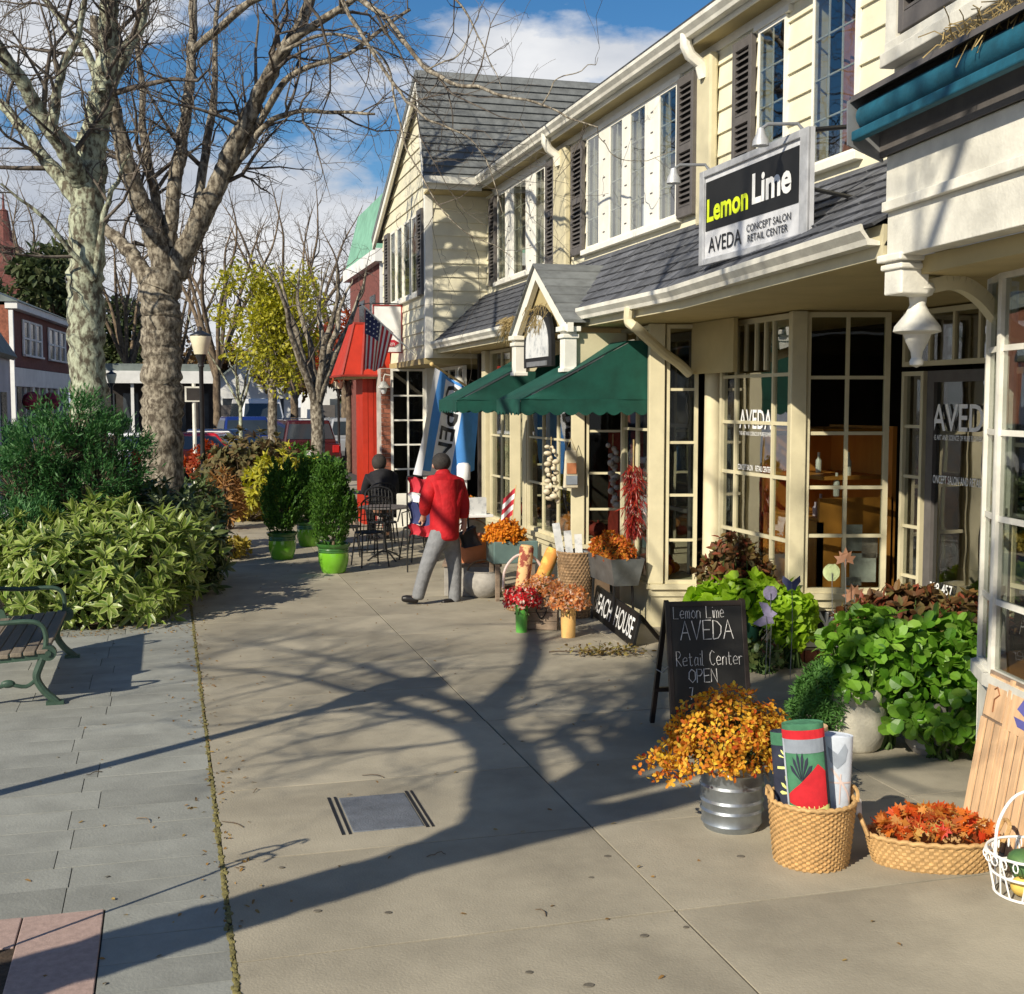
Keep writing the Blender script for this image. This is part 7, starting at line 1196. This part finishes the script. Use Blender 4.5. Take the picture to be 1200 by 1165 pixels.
V={'hip':(Pm(520,622),.09),'belly':(Pm(521,604),.10),'chest':(Pm(521,575),.11),'upper':(Pm(520,562),.075),'neck':(Pm(519,553),.05),'head0':(Pm(517,548,.03),.070),'head1':(Pm(516,543,.04),.086),'head2':(Pm(516,538.5,.04),.08),'head3':(Pm(516.3,535.5,.04),.045),
   'hl':(Pm(513,630,-.07),.065),'kl':(Pm(500.5,662,-.12),.045),'al':(Pm(490,697,-.08),.024),'tl':(Pm(480,702.5,-.05),.02),'hr':(Pm(528,630,.08),.065),'kr':(Pm(533,664,.06),.045),'ar':(Pm(533,701,.05),.024),'tr':(Pm(524,706,.0),.02),
   'sl':(Pm(507,564,-.05),.06),'el':(Pm(499,588,-.02),.045),'wl':(Pm(497,604,.16),.03),'pl':(Pm(496,608,.22),.034),'sr':(Pm(536,565,.05),.06),'er':(Pm(543,590,.05),.045),'wr':(Pm(544,611,.02),.03),'pr':(Pm(544,618,.0),.034)}
E_=[('hip','belly'),('belly','chest'),('chest','upper'),('upper','neck'),('neck','head0'),('head0','head1'),('head1','head2'),('head2','head3'),('hip','hl'),('hl','kl'),('kl','al'),('al','tl'),('hip','hr'),('hr','kr'),('kr','ar'),('ar','tr'),('upper','sl'),('sl','el'),('el','wl'),('wl','pl'),('upper','sr'),('sr','er'),('er','wr'),('wr','pr')]
for s,pp in (('l','pl'),('r','pr')):
    c=V[pp][0]; dn=unit(np.array([-.1 if s=='l' else -.05,.05,-1.]))
    for i,(o_,ln) in enumerate(((-.024,.07),(-.008,.078),(.008,.074),(.024,.06))): a=c+dep*o_+dn*.02; V[f'{s}f{i}a']=(a+dn*.03,.0095); V[f'{s}f{i}b']=(a+dn*ln*.75+RT*-.012,.0085); E_+=[(pp,f'{s}f{i}a'),(f'{s}f{i}a',f'{s}f{i}b')]
    V[f'{s}ta']=(c-RT*.03+dn*.015,.011); V[f'{s}tb']=(c-RT*.045+dn*.045,.009); E_+=[(pp,f'{s}ta'),(f'{s}ta',f'{s}tb')]
V['nose']=(Pm(508.5,545.5,.11),.014); E_.append(('head1','nose'))
skin('body',V,E_,'skintone',MN,2,'hip')
V={'w0':(Pm(520.5,634),(.18,.16)),'w':(Pm(520.5,629),(.20,.175)),'b':(Pm(521,608),(.195,.17)),'c':(Pm(521,582),(.205,.175)),'u':(Pm(520.5,565),(.17,.14)),'n0':(Pm(519,556),(.10,.09)),'n':(Pm(518,549.5,.02),(.085,.08)),'sl':(Pm(507,566,-.05),.10),'el':(Pm(499,588,-.02),.085),'wl':(Pm(497.5,603,.14),.055),'sr':(Pm(536,567,.05),.10),'er':(Pm(542.5,590,.05),.085),'wr':(Pm(543.5,609,.02),.06)}
skin('jacket',V,[('w0','w'),('w','b'),('b','c'),('c','u'),('u','n0'),('n0','n'),('u','sl'),('sl','el'),('el','wl'),('u','sr'),('sr','er'),('er','wr')],'redjacket',MN,2,'c')
V={'p0':(Pm(520,610),(.14,.135)),'p':(Pm(520,618),(.155,.145)),'hl':(Pm(513,632,-.07),.112),'kl':(Pm(500.5,662,-.12),.083),'ml':(Pm(495,680,-.10),.075),'al':(Pm(490,698,-.08),.072),'al2':(Pm(489,703.5,-.08),.066),'hr':(Pm(528,632,.08),.112),'kr':(Pm(533,664,.06),.083),'mr':(Pm(533,682,.05),.075),'ar':(Pm(533,701,.05),.075),'ar2':(Pm(533,706.5,.05),.068)}
skin('trousers',V,[('p0','p'),('p','hl'),('hl','kl'),('kl','ml'),('ml','al'),('al','al2'),('p','hr'),('hr','kr'),('kr','mr'),('mr','ar'),('ar','ar2')],'greytrouser',MN,2,'p')
for a,h_,t_ in (((489,701,-.08),(491,703.5,-.06),(470,701.5,-.02)),((534,704.5,.05),(536,706,.05),(517,706.5,-.02))):
    skin('shoe',{'h':(Pm(*h_),.045),'m':(Pm((h_[0]+t_[0])/2,(h_[1]+t_[1])/2-.6,(h_[2]+t_[2])/2),.046),'t':(Pm(*t_),.034)},[('h','m'),('m','t')],'shoeblack',MN,2,'m')
b=MB(); e=Pm(517.2,541.5,.02); b.ball(tuple(e),.103,18,12,1.0,1.0,.98); b.build('hair','hairgrey',MN,world=True)
for px_,d_ in ((508.2,.01),(524.6,.05)): b=MB(); e=Pm(px_,545.5,d_); b.ball(tuple(e),.024,8,6,.7,.5,1.3); b.build('ear','skintone',MN,world=True)
BGg=thing('shoulder_bag','black shoulder bag hanging at the walking person hip','bag',tuple(Pm(551,640,.1)))
skin('bag_body',{'a':(Pm(547,622,.1),(.06,.07)),'b':(Pm(551,630,.1),(.085,.10)),'c':(Pm(552,636,.1),(.075,.09))},[('a','b'),('b','c')],'bagblack',BGg,2,'b'); b=MB(); b.tube([Pm(529,557,.16),Pm(541,575,.27),Pm(548,600,.24),Pm(549,620,.14)],.011,6); b.build('strap','bagblack',BGg,world=True)
# seated person in dark coat
def Ps(px,py,d=0.): return np.array(aty(px,py,18.85+d))
SP=thing('person','person in dark coat seated at a cafe table with back turned','person',(float(Ps(448,600)[0]),18.9,0))
s0=Ps(449,606); V={'hip':(np.array([s0[0],18.750,.52]),.14),'belly':(np.array([s0[0],18.770,.68]),.14),'chest':(np.array([s0[0]-.02,18.820,.88]),.16),'upper':(np.array([s0[0]-.02,18.860,1.03]),.12),'neck':(np.array([s0[0]-.03,18.900,1.10]),.06),'head0':(np.array([s0[0]-.05,18.940,1.16]),.08),'head1':(np.array([s0[0]-.06,18.950,1.24]),.09),'head2':(np.array([s0[0]-.05,18.940,1.31]),.06)}
E_=[('hip','belly'),('belly','chest'),('chest','upper'),('upper','neck'),('neck','head0'),('head0','head1'),('head1','head2')]
for s,sx in (('l',-1),('r',1)):
    x=s0[0]; V[s+'t']=(np.array([x+sx*.11,18.95,.52]),.085); V[s+'k']=(np.array([x+sx*.13,19.20,.50]),.065); V[s+'a']=(np.array([x+sx*.13,19.24,.10]),.045); V[s+'f']=(np.array([x+sx*.13,19.38,.04]),.035); V[s+'s']=(np.array([x+sx*.17-.02,18.88,.98]),.05); V[s+'e']=(np.array([x+sx*.24-.02,19.02,.76]),.055); V[s+'w']=(np.array([x+sx*.13,19.22,.78]),.035); V[s+'p']=(np.array([x+sx*.10,19.29,.78]),.034)
    E_+=[('hip',s+'t'),(s+'t',s+'k'),(s+'k',s+'a'),(s+'a',s+'f'),('upper',s+'s'),(s+'s',s+'e'),(s+'e',s+'w'),(s+'w',s+'p')]
    for i,o_ in enumerate((-.024,-.008,.008,.024)): V[f'{s}g{i}']=(V[s+'p'][0]+np.array([o_,.05,.0]),.009); V[f'{s}h{i}']=(V[s+'p'][0]+np.array([o_,.085-.008*abs(i-1.5),-.015]),.008); E_+=[(s+'p',f'{s}g{i}'),(f'{s}g{i}',f'{s}h{i}')]
    V[s+'th']=(V[s+'p'][0]+np.array([-sx*.035,.02,.01]),.010); E_.append((s+'p',s+'th'))
V['nose']=(np.array([s0[0]-.07,19.045,1.20]),.014); E_.append(('head0','nose'))
skin('body',V,E_,'skintone',SP,2,'hip')
x=s0[0]; V={'w':(np.array([x,18.75,.50]),(.20,.17)),'b':(np.array([x,18.77,.70]),(.20,.17)),'c':(np.array([x-.02,18.82,.90]),(.20,.17)),'u':(np.array([x-.02,18.86,1.03]),.15),'n':(np.array([x-.03,18.90,1.11]),.085)}; E_=[('w','b'),('b','c'),('c','u'),('u','n')]
for s,sx in (('l',-1),('r',1)): V[s+'s']=(np.array([x+sx*.19-.02,18.88,1.0]),.095); V[s+'e']=(np.array([x+sx*.24-.02,19.02,.76]),.075); V[s+'w']=(np.array([x+sx*.14,19.20,.78]),.05); E_+=[('u',s+'s'),(s+'s',s+'e'),(s+'e',s+'w')]
skin('coat',V,E_,'darkcoat',SP,2,'c')
V={'p':(np.array([x,18.77,.53]),.15)}; E_=[]
for s,sx in (('l',-1),('r',1)): V[s+'t']=(np.array([x+sx*.11,18.95,.53]),.105); V[s+'k']=(np.array([x+sx*.13,19.20,.51]),.08); V[s+'a']=(np.array([x+sx*.13,19.24,.10]),.06); E_+=[('p',s+'t'),(s+'t',s+'k'),(s+'k',s+'a')]
skin('trousers',V,E_,'darkcoat',SP,2,'p')
for sx in (-1,1): skin('shoe',{'a':(np.array([x+sx*.13,19.23,.045]),.045),'b':(np.array([x+sx*.13,19.37,.04]),.038)},[('a','b')],'shoeblack',SP,2,'a')
b=MB(); b.ball((x-.045,18.915,1.235),.115,18,12,1,1,1.15); b.build('hair','hairgrey',SP,world=True)
# ------------------------------------------------------------ small litter on the paving
mat('gum',(.13,.115,.09),.9,.3,30.)
for i,(px,py) in enumerate(((712,1004),(804,1087),(755,1097),(868,1004),(693,1029),(330,1017),(372,1068),(455,1070),(620,1140),(690,1155))):
    p=gnd(px,py); b=MB(); r_=.010+.008*rng.random(); b.lathe([(r_,.0),(r_*.9,.0035),(.001,.0035)],9,(p[0],p[1],.0005),sx=1.3,smooth=False); tag(b.build('gum_spot','gum'),'dark old gum spot on the sunlit concrete foreground','gum spot','gum spots on the concrete')
leafmat('litter',[(.20,.11,.04),(.30,.17,.05),(.14,.09,.04),(.38,.26,.08)],.8,.1)
n=420; P=np.stack([rng.random(n)*4.6-.9,4+rng.random(n)*22,np.full(n,.006)],1); P=np.concatenate([P,np.stack([.2+rng.normal(size=260)*.09,5+rng.random(260)*10,np.full(260,.006)],1),np.stack([-1.0+rng.random(160)*1.2,11.9+rng.random(160)*.5,np.full(160,.008)],1)]); k=len(P)
o=leaves('fallen_leaves',P,rng.normal(size=(k,3))*[1,1,.15],.022+.02*rng.random(k),.014,'litter',None,'point',np.tile([0,0,1.],(k,1))+rng.normal(size=(k,3))*.25); tag(o,'scattered small fallen leaves and bits on the paving','fallen leaves',kind='stuff')
br=[]
for px,py in ((450,912),(285,970),(500,1005),(300,925),(640,1075),(160,960),(120,905)):
    p=np.array(gnd(px,py)); a=rng.random()*6.28; l=.06+.1*rng.random(); d=np.array([math.cos(a),math.sin(a),0]); br.append(smoothpath([p+[0,0,.004],p+d*l*.5+[.01,.01,.012],p+d*l+[0,0,.004]],[.003,.003,.002],3,.002))
o=branch_mesh('fallen_twigs',br,'barkbrown'); tag(o,'short broken twigs lying on the paving','twigs',kind='stuff')
